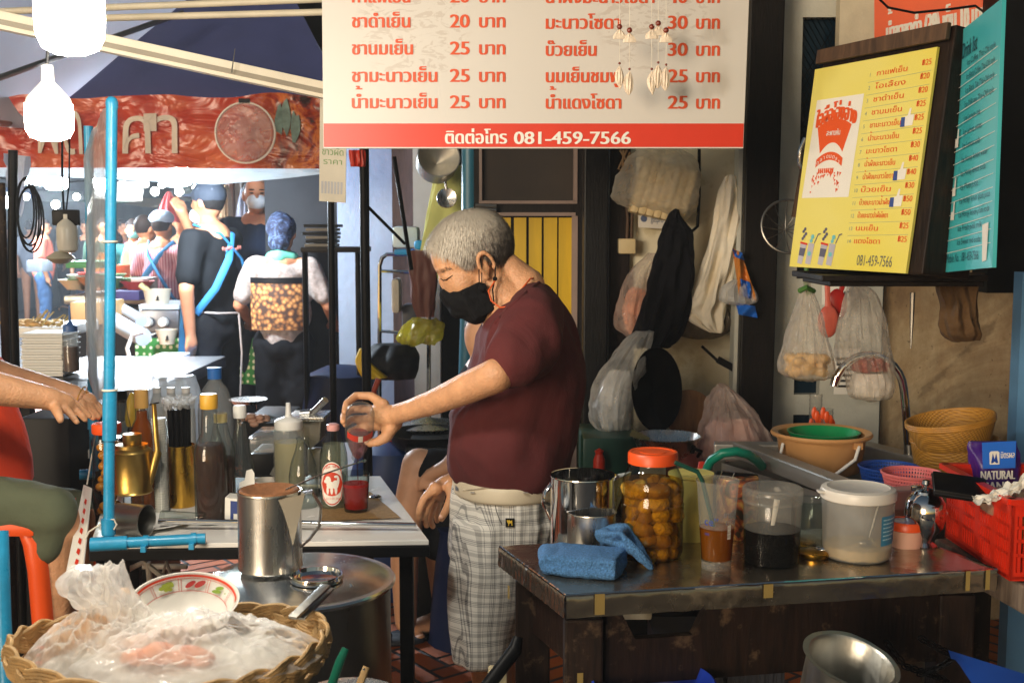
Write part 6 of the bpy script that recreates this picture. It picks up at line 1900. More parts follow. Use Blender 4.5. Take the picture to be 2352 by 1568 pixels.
# sugar bag
mp_ = mat('bag_purple', (62, 26, 112), .35, var=.08, bump=.3, bs=30)
t = thing('sugar_bag', 'purple and blue printed sugar bag standing behind the crate', 'bag', tuple(P(2282, 1120, 2.62)))
b = B().rows(2.62, [(1014, 2226, 2334, .006), (1026, 2224, 2336, .012), (1050, 2228, 2336, .035), (1090, 2232, 2336, .045), (1150, 2234, 2334, .045)], fold=.12, nf=7, seed=3, sharp=.7)
b.build('bag', mp_, t, disp=(.003, 22))
q = Quad(P(2256, 1016, 2.585), P(2334, 1012, 2.585), P(2332, 1074, 2.568), P(2258, 1076, 2.568))
q.slab(B(), .002).build('blue_panel', mat('bag_blue', (36, 104, 206), .35), t, smooth=False)
b = B()
write(b, q, 'มิตรผล', .54, .62, .020, .95, .001, 1)
q.poly(b, [(.2, .85), (.2, .4), (.25, .35), (.45, .35), (.5, .4), (.5, .85)], .001)
b.m = 1
q.poly(b, [(.24, .8), (.3, .42), (.35, .66), (.4, .42), (.46, .8), (.4, .8), (.35, .74), (.3, .8)], .0014)
b.m = 0
q2_ = Quad(P(2250, 1076, 2.562), P(2336, 1074, 2.562), P(2336, 1122, 2.555), P(2250, 1124, 2.555))
write(b, q2_, 'NATURAL', .02, .52, .028, .92, .001, 2); write(b, q2_, 'CANE', .04, 1.05, .028, .78, .001, 2)
b.build('lettering', [M['paper'], mat('bag_navy', (24, 62, 150), .4)], t, smooth=False)
# ------------------------------------------------ sink with bucket and baskets
zK = .86
t = thing('steel_sink', 'stainless steel sink unit against the stained wall', 'sink', tuple(P(1950, 1100, 3.1)))
mst = steel('sink_steel', (176, 174, 168), .4, .1, dk=.3, metal=.65)
b = B()
ra, rb = P(1640, 1036, 3.3), P(1980, 1160, 2.58)
b.beam(P(1700, 1030, 3.25), P(2010, 1150, 2.65), .05, .045)
b.beam(P(1640, 1034, 3.45), P(1790, 1036, 3.42), .06, .05)
b.beam(P(1930, 1020, 3.6), P(2120, 1068, 3.25), .06, .05)
b.beam(P(1985, 1150, 2.66), P(2120, 1140, 2.72), .05, .05)
b.build('rim', mst, t, smooth=False, bevel=.005)
b = B()
zb = .56
q_ = [P(1650, 1045, 3.42), P(2010, 1150, 2.66), P(2150, 1135, 2.72), P(2090, 1060, 3.35), P(1950, 1030, 3.55)]
lo_ = [V((p.x, p.y, zb)) for p in q_]
nq = len(q_)
b.add([p + V((0, 0, -.02)) for p in q_] + lo_, [(i, (i + 1) % nq, (i + 1) % nq + nq, i + nq) for i in range(nq)] + [tuple(range(nq, 2 * nq))])
b.build('basin', mst, t, smooth=False)
b = B()
for p in (q_[1], q_[2], q_[0], q_[3]): b.beam(V((p.x, p.y, 0)), V((p.x, p.y, .8)), .04, .04)
b.build('leg', M['dullsteel'], t, smooth=False)
t = thing('tap', 'tall swan neck chrome tap rising from the sink', 'tap', tuple(P(2088, 1066, 3.3)))
Yt = 3.3
pts = [P(2088, 1070, Yt), P(2082, 960, Yt)]
for i in range(13):
    a_ = radians(5 + 160 * i / 12)
    pts.append(P(2000 + 80 * cos(a_) - 4, 900 - 85 * sin(a_), Yt))
pts.append(P(1918, 872, Yt))
B().tube(pts, .012, 16).build('spout_pipe', M['chrome'], t)
B().tube([P(1921, 862, Yt), P(1915, 886, Yt)], .0125, 16).build('nozzle', M['chrome'], t)
B().tube([P(2089, 1072, Yt), P(2088, 1020, Yt)], .015, 16).build('collar', M['dullsteel'], t)
# bucket and green basin
Yb = 3.2
k = Yb / FPX
c = P(1884, 1078, Yb)
mbk = mat('tan_bucket', (206, 152, 96), .42, var=.05)
t = thing('bucket', 'tan plastic bucket with white handle standing over the sink', 'bucket', tuple(c))
B().lathe(c, [(p[0] * k, p[1] * k) for p in ((0, 0), (86, 0), (90, 4), (101, 78), (102, 80), (114, 82), (116, 86), (113, 91), (106, 90), (98, 86), (84, 6), (0, 6))], 48).build('body', mbk, t)
B().box(c + V((60 * k, -82 * k, 72 * k)), (.026, .02, .02)).build('lug', mbk, t, bevel=.003)
B().tube([c + V((62 * k, -88 * k, 72 * k)), c + V((50 * k, -100 * k, 44 * k)), c + V((20 * k, -104 * k, 22 * k)), c + V((5 * k, -98 * k, 8 * k))], .005, 10).build('handle', M['white'], t)
B().tube([c + V((-98 * k, -40 * k, 70 * k)), c + V((-106 * k, -46 * k, 40 * k)), c + V((-104 * k, -44 * k, 14 * k))], .0045, 8).build('handle', M['white'], t)
b = B().lathe(c + V((.012, .02, -13 * k)), [(p[0] * k, p[1] * k) for p in ((0, 60), (56, 62), (74, 84), (84, 101), (80, 101), (70, 84), (54, 66), (0, 64))], 40)
tag(b.build('green_basin', mat('green_plastic', (16, 140, 80), .35)), 'green plastic basin sitting inside the tan bucket', 'basin')
b = B().tube([P(1621, 1080, 3.0), P(1634, 1056, 2.98), P(1660, 1040, 2.96), P(1690, 1036, 2.96), P(1716, 1042, 2.98), P(1738, 1056, 3.02), P(1750, 1070, 3.06)], .0125, 14)
tag(b.build('green_hose', mat('hose_green', (14, 136, 110), .35)), 'short green hose curving over the sink rim', 'hose')
tag(B().tube([P(1620, 1082, 2.99), P(1608, 1104, 2.97)], .012, 12).build('hose_end', mat('hose_pale', (150, 206, 196), .4)), 'pale hose end at the foot of the green hose', 'hose')
b = B().hexa([P(1606, 1060, 3.0), P(1622, 1060, 3.0), P(1610, 1100, 2.98), P(1598, 1100, 2.98)], V((0, 1, 0)), .01)
tag(b.build('red_handle', M['red'], bevel=.002), 'red flat handle leaning below the green hose', 'handle')  # just a flat red handle
def colander(label, cx, y0, y1, r0, r1, Y, m, slots):
    k = Y / FPX
    c = P(cx, y1, Y)
    h = (y1 - y0) * k
    t = thing('colander', label, 'colander', tuple(c))
    B().lathe(c + V((0, 0, h)), [(r0 * k * .96, -.006), (r0 * k * 1.03, -.004), (r0 * k * 1.04, 0), (r0 * k, .002), (r0 * k * .95, -.004)], 44).build('rim', m, t)
    b = B()
    for i in range(slots):
        a_ = 2 * pi * i / slots
        b.beam(c + V((r1 * k * cos(a_), r1 * k * sin(a_), 0)), c + V((r0 * k * .97 * cos(a_), r0 * k * .97 * sin(a_), h - .003)), .0035, .0035)
    b.build('basket_wall', m, t, smooth=False)
    b = B()
    for i in range(7):
        f = i / 7
        r_ = (r1 + (r0 * .97 - r1) * f) * k
        b.lathe(c + V((0, 0, h * f)), [(r_ - .001, -.0022), (r_ + .0018, -.0022), (r_ + .0018, .0022), (r_ - .001, .0022), (r_ - .001, -.0022)], 44)
    b.lathe(c, [(0, 0), (r1 * k, 0)], 30)
    b.build('ring_mesh', m, t)
colander('blue plastic colander standing in the sink', 2040, 1068, 1130, 68, 52, 3.05, mat('colander_blue', (36, 78, 164), .4), 64)
colander('pink plastic colander in front of the blue one', 2092, 1082, 1144, 68, 50, 2.8, mat('colander_pink', (240, 128, 128), .4), 60)
# bamboo baskets
mb_ = weave('bamboo_weave', (116, 76, 22), (196, 142, 52), 480, 620, .4)
def bamboo(label, cx, y0, y1, r0, r1, Y, tilt):
    k = Y / FPX
    c = P(cx, y1, Y)
    h = (y1 - y0) * k
    t = thing('bamboo_basket', label, 'basket', tuple(c))
    Rm = Matrix.Rotation(radians(tilt), 3, 'Y')
    B().lathe(c, [(0, 0), (r1 * k, 0), (r1 * k * 1.08, h * .15), (r0 * k, h * .8), (r0 * k, h), (r0 * k * .96, h), (r0 * k * .95, h * .8), (r1 * k, h * .16), (0, h * .05)], 56, Rm).build('body', mb_, t)
    b = B()
    for i in range(3): b.lathe(c + Rm @ V((0, 0, h * (1 - .07 * i))), [(r0 * k * 1.0 + .004 * cos(a_ * pi / 4), .004 * sin(a_ * pi / 4)) for a_ in range(9)], 56, Rm)
    b.build('rim', mat('bamboo_rim', (176, 124, 44), .5, var=.2, vs=30), t)
bamboo('round bamboo basket beneath, holding the tilted one', 2188, 1000, 1098, 96, 78, 3.15, 0)
bamboo('shallow bamboo basket tilted on top of the other', 2190, 958, 1020, 98, 78, 3.12, -10)
# clear cups on the sink shelf
for i, (x_, y0, y1, r_, lab) in enumerate(((1872, 895, 992, 15, 'tall tube of clear orange printed cups beside the bucket'), (1893, 932, 992, 20, 'shorter tube of clear cups with orange print'))):
    k = 3.5 / FPX
    c = P(x_, y1, 3.5)
    t = thing('cup_stack', lab, 'cups', tuple(c))
    B().lathe(c, [(0, 0), (r_ * .8 * k, 0)] + [(r_ * k * (1 if j % 2 else .93), j * 5 * k) for j in range(1, int((y1 - y0) / 5))], 24).build('cups', M['hazy'], t)
    b = B()
    for j in range(5):
        a_ = -pi / 2 + (j - 2) * .45
        b.ell(c + V((r_ * .95 * k * cos(a_), r_ * .95 * k * sin(a_), (20 + 9 * (j * 7 % 4)) * k)), (.009, .003, .02), n=8, k=5)
    b.build('orange_print', M['orange'], t)

# ------------------------------------------------ things hung on the wall and under the cabinet
def hung(label, name, cat, Y, rw, m, fold=.2, nf=8, seed=0, disp=None, **k):
    b = B().rows(Y, rw, n=64, sub=6, fold=fold, nf=nf, seed=seed, **k)
    o = b.build(name, m, None, disp=disp)
    return tag(o, label, cat)
t = thing('food_bag', 'big milky plastic bag of pale trays hanging under the price board', 'bag', tuple(P(1510, 345, 4.15)))
B().rows(4.15, [(338, 1480, 1560, .03), (362, 1446, 1590, .07), (400, 1424, 1604, .1), (436, 1412, 1606, .1), (462, 1416, 1602, .1), (482, 1470, 1592, .08), (500, 1530, 1572, .03)], n=64, sub=6, fold=.1, nf=7, seed=2).build('bag', film('tray_bag', (246, 240, 226), .16, .5, 9, .08, 1.0, 26), t, disp=(.022, 14, (1, 1, 1), 1))
b = B()
for i in range(7): b.box(P(1470 + 17 * i, 428 + 4 * i, 4.16), (.03, .12, .2), Matrix.Rotation(radians(16), 3, 'Y'))
b.build('tray_pile', mat('tray_cream', (220, 198, 150), .6), t, bevel=.012)
t = thing('black_shirt', 'black shirt hanging from a hook on the cream wall', 'shirt', tuple(P(1545, 490, 4.1)))
B().rows(4.08, [(484, 1548, 1556, .012), (494, 1540, 1562, .02), (520, 1530, 1578, .03), (535, 1524, 1586, .035), (560, 1518, 1588, .045), (600, 1504, 1592, .05), (650, 1486, 1592, .055), (700, 1472, 1584, .055), (750, 1460, 1568, .05), (788, 1450, 1545, .05), (798, 1452, 1535, .04)], n=72, sub=6, fold=.35, nf=7, seed=1).build('body', mat('black_cloth', (17, 17, 21), .9, var=.2, bump=.2), t, disp=(.012, 9, (1, 1, .5)))
B().add([P(1556, 512, 4.05), P(1588, 524, 4.05), P(1580, 532, 4.04), P(1560, 530, 4.03)], [(0, 1, 2, 3)]).build('collar', mat('black_cloth2', (17, 17, 21), .9), t)
hung('white towel hanging long on the wall beside the black shirt', 'white_towel', 'towel', 4.1, [(404, 1668, 1690, .02), (416, 1660, 1698, .03), (450, 1650, 1704, .035), (500, 1640, 1702, .04), (560, 1628, 1694, .045), (620, 1612, 1680, .045), (680, 1592, 1672, .04), (715, 1574, 1668, .035), (745, 1600, 1662, .03), (762, 1630, 1656, .02)], mat('white_terry', (240, 230, 208), .95, var=.06, bump=.5, bs=300), .45, 6, 4, (.012, 9, (1, 1, .4)))
hung('grey mesh bag hanging below the white towel', 'mesh_bag', 'bag', 4.16, [(690, 1600, 1660, .03), (720, 1566, 1678, .06), (748, 1546, 1684, .06), (770, 1560, 1660, .04), (778, 1590, 1640, .02)], film('dark_bag', (120, 106, 88), .4, .75, 10), .2, 7, 5)
bagd = (.02, 15, (1, 1, .7), 1)
hung('pinkish carrier bag bulging behind the black shirt', 'carrier_bag', 'bag', 4.2, [(585, 1490, 1510, .02), (620, 1452, 1500, .05), (660, 1430, 1500, .07), (710, 1418, 1500, .08), (745, 1414, 1500, .08), (770, 1440, 1490, .06), (795, 1470, 1490, .03)], film('pink_bag', (240, 222, 210), .18, .5, 9, .1, 1.0, 26), .12, 7, 6, bagd)
tag(B().rows(4.02, [(850, 1400, 1456, .03), (900, 1378, 1452, .06), (950, 1374, 1446, .06), (985, 1388, 1440, .04)], n=30, fold=.2).build('bag_content', mat('pale_pack', (206, 204, 198), .7, var=.2, vs=14), disp=(.02, 12)), 'pale packs inside the large milky bag', 'packs')
tag(B().rows(4.2, [(660, 1446, 1496, .03), (710, 1430, 1496, .05), (760, 1436, 1490, .05)], n=30, fold=.2).build('bag_content', mat('rosy_pack', (214, 150, 120), .7, var=.3, vs=14), disp=(.02, 12)), 'rosy packs inside the pinkish carrier bag', 'packs')
tag(B().rows(3.72, [(960, 1640, 1730, .05), (1030, 1616, 1754, .08), (1110, 1616, 1750, .08)], n=30, fold=.2).build('bag_content', mat('pink_pack', (216, 170, 156), .7, var=.25, vs=10), disp=(.03, 10)), 'pink packs inside the bag behind the sink', 'packs')
hung('large milky bag hanging low beside the black wok', 'carrier_bag', 'bag', 4.0, [(762, 1460, 1500, .02), (800, 1420, 1490, .05), (850, 1380, 1476, .08), (900, 1362, 1462, .09), (950, 1358, 1450, .09), (985, 1372, 1448, .06), (996, 1392, 1444, .03)], film('grey_bag', (246, 246, 242), .16, .5, 9, .1, 1.0, 24), .14, 9, 7, bagd)
hung('pink tinted plastic bag heaped behind the sink', 'carrier_bag', 'bag', 3.7, [(886, 1650, 1672, .03), (905, 1634, 1695, .05), (940, 1622, 1722, .08), (985, 1610, 1752, .1), (1030, 1600, 1770, .12), (1075, 1596, 1770, .12), (1120, 1600, 1760, .1)], film('rosy_bag', (246, 226, 218), .2, .55, 7, .1, 1.0, 20), .2, 11, 8, (.026, 11, (1, 1, .6), 1))
t = thing('snack_packet', 'torn blue and orange snack packet hanging on the thick post', 'packet', tuple(P(1705, 640, 3.95)))
b = B()
b.grid(lambda u, v: P(1682 + 20 * u + 22 * v + 22 * v * (u - .3), 570 + 110 * v + 10 * u, 3.93 + .02 * sin(u * 7 + v * 5)), 10, 14)
b.build('packet', mat('packet_orange', (204, 128, 52), .35, var=.3, vs=20), t)
mflap = mat('packet_blue', (26, 96, 190), .35)
for x0, y0, x1, y1 in ((1682, 572, 1704, 590), (1700, 640, 1722, 680), (1690, 695, 1734, 722)):
    b = B().grid(lambda u, v: P(x0 + (x1 - x0) * u + 6 * v, y0 + (y1 - y0) * v + 8 * u, 3.915 + .015 * sin(u * 6 + v * 4 + x0)), 8, 8)
    b.build('blue_flap', mflap, t)
B().rows(3.95, [(640, 1690, 1700, .02), (660, 1660, 1730, .04), (690, 1655, 1738, .05), (700, 1680, 1720, .03)], fold=.3).build('inner_bag', M['bag'], t)
t = thing('switch_box', 'small cream electric switch on the brown post', 'switch', tuple(P(1440, 566, 4.28)))
pbox(B(), 1421, 548, 1460, 583, 4.25, .05).build('box', mat('switch_cream', (206, 186, 140), .5), t, bevel=.006)
B().tube([P(1440, 548, 4.28), P(1442, 500, 4.28), P(1436, 440, 4.29)], .006, 8).tube([P(1450, 548, 4.28), P(1452, 490, 4.29)], .005, 8).build('cable', M['shelfwood'], t)
q = Quad(P(1466, 488, 4.26), P(1530, 490, 4.26), P(1530, 526, 4.26), P(1466, 522, 4.26))
t = thing('small_card', 'small white printed card under the hanging bag', 'card', tuple(q.pt(.5, 1, 0)))
q.slab(B(), .004).build('card', M['paper'], t, smooth=False)
b = B(); write(b, q, 'gaspro', .45, .6, .03, .9, .001); q.disc(b, .2, .4, .12, .001, 16); b.build('print', mat('print_blue_grey', (80, 96, 130), .5), t, smooth=False)
tag(B().tube([P(1606, 330, 4.2), P(1606, 450, 4.2), P(1602, 520, 4.2), P(1580, 540, 4.18)], .006, 8).build('wall_cable', M['black']), 'black cable running down the cream wall', 'cable')
b = B()
for i in range(3): b.tube([P(1424 + 8 * i, 345, 4.15), P(1440 - 10 * i, 372 + 8 * i, 4.15), P(1424 + 14 * i, 398, 4.15), P(1448, 350 + 8 * i, 4.15)], .004, 6)
tag(b.build('rope_hank', mat('twine', (142, 112, 76), .8)), 'tangle of tan rope beside the hanging bag', 'rope')
# pans by the passage
t = thing('saucepan', 'dull steel saucepan hanging bottom out above the apron', 'pan', tuple(P(1005, 350, 5.1)))
c = P(1004, 372, 5.1); k = 5.1 / FPX
B().lathe(c, [(0, -.05), (.07, -.05), (.09, -.035), (.095, .06), (.09, .06), (0, -.03)], 36, Matrix.Rotation(radians(70), 3, 'X') @ Matrix.Rotation(.2, 3, 'Y')).build('body', M['alu'], t)
B().tube([c + V((0, 0, .06)), c + V((.02, .02, .2))], .01, 8).build('handle', M['blackmetal'], t)
t = thing('ladle', 'round steel ladle hanging below the saucepan', 'ladle', tuple(P(1030, 450, 5.2)))
B().lathe(P(1026, 455, 5.15), [(0, -.02), (.03, -.016), (.046, .0), (.044, .004), (0, -.012)], 28, Matrix.Rotation(radians(80), 3, 'X')).build('bowl', M['steel'], t)
B().tube([P(1026, 436, 5.15), P(1020, 400, 5.15)], .005, 8).build('handle', M['steel'], t)
# kitchen rack and pale clutter in the passage
t = thing('wire_rack', 'chrome wire rack before the pale blue wall', 'rack', (P(900, 700, 5.4).x, 5.4, 0))
b = B()
b.tube([P(872, 1000, 5.4), P(872, 610, 5.4), P(878, 592, 5.4), P(890, 584, 5.4), P(950, 584, 5.4)], .01, 8)
b.tube([P(872, 622, 5.4), P(960, 626, 5.4)], .008, 8); b.tube([P(872, 760, 5.4), P(990, 770, 5.4)], .008, 8); b.tube([P(985, 600, 5.4), P(985, 1000, 5.4)], .01, 8)
b.build('frame', M['chrome'], t)
for i, (x0, y0, x1, y1, Y, col, nm, lab) in enumerate((
    (900, 520, 960, 570, 5.5, (196, 214, 220), 'white_carton', 'pale carton with teal print on the wire rack'),
    (904, 572, 950, 586, 5.35, (30, 140, 200), 'blue_tub', 'bright blue tub rim on the wire rack'),
    (950, 552, 972, 574, 5.3, (34, 160, 226), 'blue_cup', 'bright blue cup on the wire rack'),
    (898, 640, 918, 720, 5.5, (206, 200, 184), 'white_roll', 'white roll of paper under the wire rack'),
    (922, 700, 962, 760, 5.6, (44, 48, 58), 'dark_tub', 'dark tub under the wire rack'))):
    tag(pbox(B(), x0, y0, x1, y1, Y, .15).build(nm, mat(nm, col, .5, var=.15), bevel=.02), lab, nm.split('_')[-1])
hung('yellow plastic bag under the wire rack', 'yellow_bag', 'bag', 5.2, [(736, 950, 1004, .05), (746, 928, 1012, .07), (774, 918, 1010, .08), (786, 926, 996, .06)], film('yellow_film', (190, 176, 44), .5, .85), .4, 5, 2, (.04, 9, (1, 1, 1), 1))
hung('brown leather apron hanging before the wire rack', 'leather_apron', 'apron', 5.0, [(575, 940, 996, .02), (600, 938, 1002, .02), (640, 942, 1004, .025), (690, 946, 1000, .02), (728, 958, 996, .015)], mat('brown_leather', (92, 48, 36), .6), .3, 5, 3)
hung('black and yellow bag in the dark below the yellow bag', 'sport_bag', 'bag', 5.2, [(790, 860, 950, .06), (815, 830, 962, .12), (845, 822, 962, .13), (868, 850, 955, .08)], mat('bag_black', (20, 20, 22), .6), .1, 6, 2)
hung('yellow end panel of the black bag', 'bag_end_panel', 'bag', 5.05, [(800, 826, 842, .02), (830, 816, 850, .04), (866, 832, 890, .05)], mat('bag_yellow', (190, 156, 14), .5), .15, 6, 3)  # end panel belonging to the black bag
tag(B().lathe(V((P(782, 740, 5.7).x, 5.7, .45)), [(0, 0), (.16, 0), (.2, .12), (.17, .32), (.08, .36), (0, .37)], 28).build('blue_drum', mat('drum_blue', (16, 26, 52), .5)), 'dark blue round drum behind the thin posts', 'drum')
t = thing('gas_cylinder', 'blue gas cylinder standing behind the white table', 'gas cylinder', (P(905, 1080, 4.6).x, 4.6, 0))
c = V((P(900, 1080, 4.6).x, 4.6, 0))
B().lathe(c, [(0, 0), (.15, 0), (.17, .05), (.17, .5), (.14, .6), (.06, .64), (0, .64)], 28).build('tank', mat('cylinder_blue', (24, 56, 110), .45, var=.1), t)
B().lathe(c + V((0, 0, .64)), [(.04, 0), (.04, .08), (0, .08)], 16).build('valve', M['red'], t)
tag(B().tube([c + V((.02, -.05, .7)), P(880, 960, 4.5), P(858, 900, 4.5), P(870, 870, 4.5)], .012, 10).build('gas_hose', mat('hose_orange', (160, 60, 34), .5)), 'orange gas hose rising behind the hand', 'hose')
t = thing('wok_stove', 'black cooking stove with wok behind the pouring arm', 'stove', (P(990, 1010, 4.3).x, 4.35, 0))
a, c = P(930, 1030, 4.15), P(1060, 1030, 4.15)
B().box(((a.x + c.x) / 2, 4.4, a.z / 2), (c.x - a.x, .45, a.z)).build('body', M['black'], t, bevel=.01)
B().lathe(P(985, 1020, 4.35), [(.02, -.05), (.12, -.01), (.17, .05), (.165, .05), (.1, .0), (0, -.03)], 32).build('wok', M['blackmetal'], t)
B().lathe(P(980, 985, 4.6), [(0, 0), (.14, 0), (.16, .02), (0, .05)], 28).build('steel_lid', M['steel'], t)
# dark shelf furniture behind the man
t = thing('pot_shelf', 'dark shelf of pots in the shop behind the man', 'shelf', (P(1400, 1060, 4.1).x, 4.1, 0))
a, c = P(1330, 1100, 3.9), P(1690, 1100, 3.9)
B().box(((a.x + c.x) / 2, 4.1, a.z / 2 - .05), (c.x - a.x, .4, a.z - .1)).build('body', M['black'], t, bevel=.01)
t = thing('green_stove', 'green enamelled burner with a red valve behind the man', 'stove', tuple(P(1400, 1100, 3.8)))
pbox(B(), 1338, 1005, 1470, 1110, 3.82, .3).build('body', mat('enamel_green', (20, 66, 54), .4), t, bevel=.012)
B().lathe(P(1376, 1075, 3.79), [(0, 0), (.02, 0), (.02, .03), (.012, .05), (.016, .06), (0, .07)], 16).build('valve', M['red'], t)
B().tube([P(1376, 1080, 3.78), P(1362, 1092, 3.77), P(1345, 1110, 3.77)], .009, 8).build('pipe', mat('valve_orange', (190, 80, 40), .5), t)
c = P(1530, 1062, 3.62); k = 3.62 / FPX
t = thing('steel_bowl', 'wide steel bowl on the shelf behind the pickle jar', 'bowl', tuple(c))
B().lathe(c, [(0, 0), (46 * k, 0), (64 * k, 30 * k), (80 * k, 62 * k), (84 * k, 64 * k), (78 * k, 64 * k), (60 * k, 30 * k), (0, 4 * k)], 44).build('body', M['steel'], t)
B().tube([c + V((50 * k, -52 * k, 36 * k)), c + V((56 * k, -72 * k, 46 * k)), c + V((70 * k, -66 * k, 40 * k)), c + V((66 * k, -46 * k, 24 * k))], .006, 8).build('handle', M['blackmetal'], t)
tag(B().beam(P(1450, 992, 3.6), P(1490, 1012, 3.58), .012, .02).build('spatula', mat('spatula_tan', (170, 160, 110), .5)), 'tan spatula resting on the wide steel bowl', 'spatula')
c = P(1600, 1080, 3.6)
t = thing('gas_canister', 'small dull red gas bottle beside the wide steel bowl', 'gas bottle', tuple(P(1570, 1110, 3.6)))
B().lathe(P(1572, 1110, 3.6), [(0, 0), (.055, 0), (.06, .02), (.06, .07), (.04, .1), (.02, .11), (0, .11)], 28).build('tank', mat('tank_red', (120, 52, 44), .45), t)
B().tube([P(1566, 1032, 3.55), P(1580, 1014, 3.55), P(1594, 1026, 3.55), P(1590, 1040, 3.55)], .007, 8).build('grip', M['black'], t)
c = P(1506, 895, 3.95)
t = thing('black_wok', 'black iron wok standing on edge against the cream wall', 'wok', tuple(P(1506, 990, 3.95)))
B().lathe(c, [(0, -.09), (.06, -.08), (.12, -.03), (.148, .03), (.145, .035), (0, -.07)], 40, Matrix.Rotation(radians(78), 3, 'X') @ Matrix.Diagonal((.60, 1, 1)).to_3x3() if 0 else Matrix.Rotation(radians(78), 3, 'X')).build('body', mat('iron_black', (15, 15, 17), .35, m=.4), t)
o = t.children[0]
for v_ in o.data.vertices: v_.co.x = c.x + (v_.co.x - c.x) * .60
c = P(1582, 950, 4.0)
t = thing('chopping_board', 'round wooden chopping board standing behind the black wok', 'board', tuple(P(1582, 1000, 4.0)))
B().lathe(c, [(0, -.02), (.082, -.02), (.086, -.014), (.086, .014), (0, .02)], 40, Matrix.Rotation(radians(84), 3, 'X')).build('disc', wood('board_wood', (112, 76, 46), (150, 106, 66)), t)
tag(B().beam(P(1612, 795, 4.1), P(1650, 830, 4.1), .014, .01).beam(P(1650, 826, 4.09), P(1690, 848, 4.09), .045, .025).build('brush', M['black']), 'black handled white brush hanging on the cream wall', 'brush')
# under the cabinet
hung('tied clear bag of noodles hanging beside the tap', 'noodle_bag', 'bag', 3.3, [(640, 1846, 1858, .01), (660, 1844, 1862, .012), (672, 1838, 1868, .02), (720, 1822, 1884, .05), (780, 1804, 1898, .075), (830, 1790, 1912, .085), (858, 1796, 1914, .07), (868, 1820, 1890, .04)], film('noodle_film', (232, 220, 202), .16, .45, 10, .1, 1.0, 30), .1, 14, 1, (.012, 24, (1, 1, .4), 1))
b = B()
for i in range(60): b.ell(P(R2.uniform(1812, 1896), R2.uniform(818, 858), 3.3 + R2.uniform(-.05, .05)), (.02, .016, .014), n=8, k=6)
tag(b.build('noodles', mat('noodle_tan', (196, 156, 92), .6, var=.2, vs=40), remesh=.006, sm=2), 'tan noodles inside the tied clear bag', 'noodles')
tag(B().tube([P(1836, 668, 3.29), P(1852, 660, 3.27), P(1868, 668, 3.29), P(1852, 672, 3.3)], .008, 8).tube([P(1852, 612, 3.3), P(1852, 660, 3.3)], .007, 8).build('green_tie', mat('tie_green', (60, 104, 30), .6)), 'green tie knotted around the noodle bag', 'tie')
def ladle(label, x0, y0, x1, y1, col, Y):
    t = thing('plastic_ladle', label, 'ladle', tuple(P(x0, y0, Y)))
    m = mat('ladle_colour', col, .35)
    B().tube([P(x0, y0, Y), P((x0 + x1) / 2, (y0 + y1) / 2, Y), P(x1, y1 - 30, Y)], [.009, .008, .011], 10, flat=.5).build('handle', m, t)
    B().ell(P(x1, y1, Y), (.032, .014, .05)).build('bowl', m, t)
ladle('coral pink plastic ladle hanging behind the noodle bag', 1900, 640, 1902, 738, (232, 112, 92), 3.45)
ladle('red plastic ladle handle tilted beside the coral ladle', 1940, 640, 1922, 700, (200, 40, 30), 3.5)
hung('clear bag of wrapped food with blue print hanging under the cabinet', 'printed_bag', 'bag', 3.5, [(640, 1890, 1990, .03), (700, 1800, 1980, .05), (760, 1920, 1990, .07), (830, 1925, 1985, .07), (860, 1930, 1980, .03)], film('printed_film', (206, 208, 222), .3, .7, 16), .2, 9, 2) if 0 else None
hung('long clear bag holding red chilli and white rice under the cabinet', 'rice_bag', 'bag', 3.32, [(655, 1950, 1975, .01), (668, 1946, 2004, .012), (700, 1938, 2020, .03), (760, 1924, 2036, .06), (820, 1922, 2048, .07), (870, 1942, 2052, .07), (905, 1950, 2050, .06), (916, 1966, 2030, .03)], film('rice_film', (226, 218, 204), .16, .5, 12, .1, .9, 30), .12, 15, 3, (.012, 22, (1, 1, .4), 1))
tag(B().rows(3.32, [(822, 1958, 2040, .03), (836, 1952, 2046, .045), (852, 1962, 2040, .03)], fold=.2, nf=9).build('chilli', mat('chilli_red', (130, 32, 14), .5, var=.3, vs=60), disp=(.006, 40)), 'dark red chilli heap inside the long clear bag', 'chilli')
tag(B().rows(3.33, [(856, 1962, 2042, .03), (880, 1954, 2048, .05), (905, 1960, 2040, .045), (912, 1976, 2024, .02)], fold=.1, nf=9).build('rice_pack', mat('rice_white', (216, 208, 198), .6)), 'white pack of rice at the bottom of the long clear bag', 'rice')
t = thing('wall_notice', 'white printed paper notice behind the rice bag', 'notice', tuple(P(1930, 900, 3.9)))
q = Quad(P(1888, 640, 4.0), P(1950, 640, 4.0), P(1950, 700, 4.0), P(1888, 700, 4.0))
q.slab(B(), .003).build('sheet', M['paper'], t, smooth=False)
b = B(); write(b, q, 'CINC', .5, .8, .045, 1.0, .001, 1); b.build('lettering', M['black'], t, smooth=False)
q = Quad(P(1915, 800, 4.02), P(1975, 800, 4.02), P(1975, 905, 4.02), P(1915, 905, 4.02))
q.slab(B(), .003).build('sheet', M['paper'], t, smooth=False)
b = B()
for i in range(6): q.poly(b, [(.1, .2 + .12 * i), (.8, .2 + .12 * i), (.8, .25 + .12 * i), (.1, .25 + .12 * i)], .001)
b.build('print', M['darkgrey'], t, smooth=False)
hung('brown cloth strainer hanging from the cabinet shelf', 'cloth_strainer', 'strainer', 2.95, [(628, 2140, 2254, .05), (660, 2146, 2244, .045), (700, 2160, 2240, .04), (735, 2158, 2244, .045), (762, 2164, 2250, .04), (782, 2190, 2250, .015)], mat('brown_sock', (86, 62, 34), .9, var=.2, vs=14, bump=.3), .3, 6, 5, (.01, 10, (1, 1, .5)))
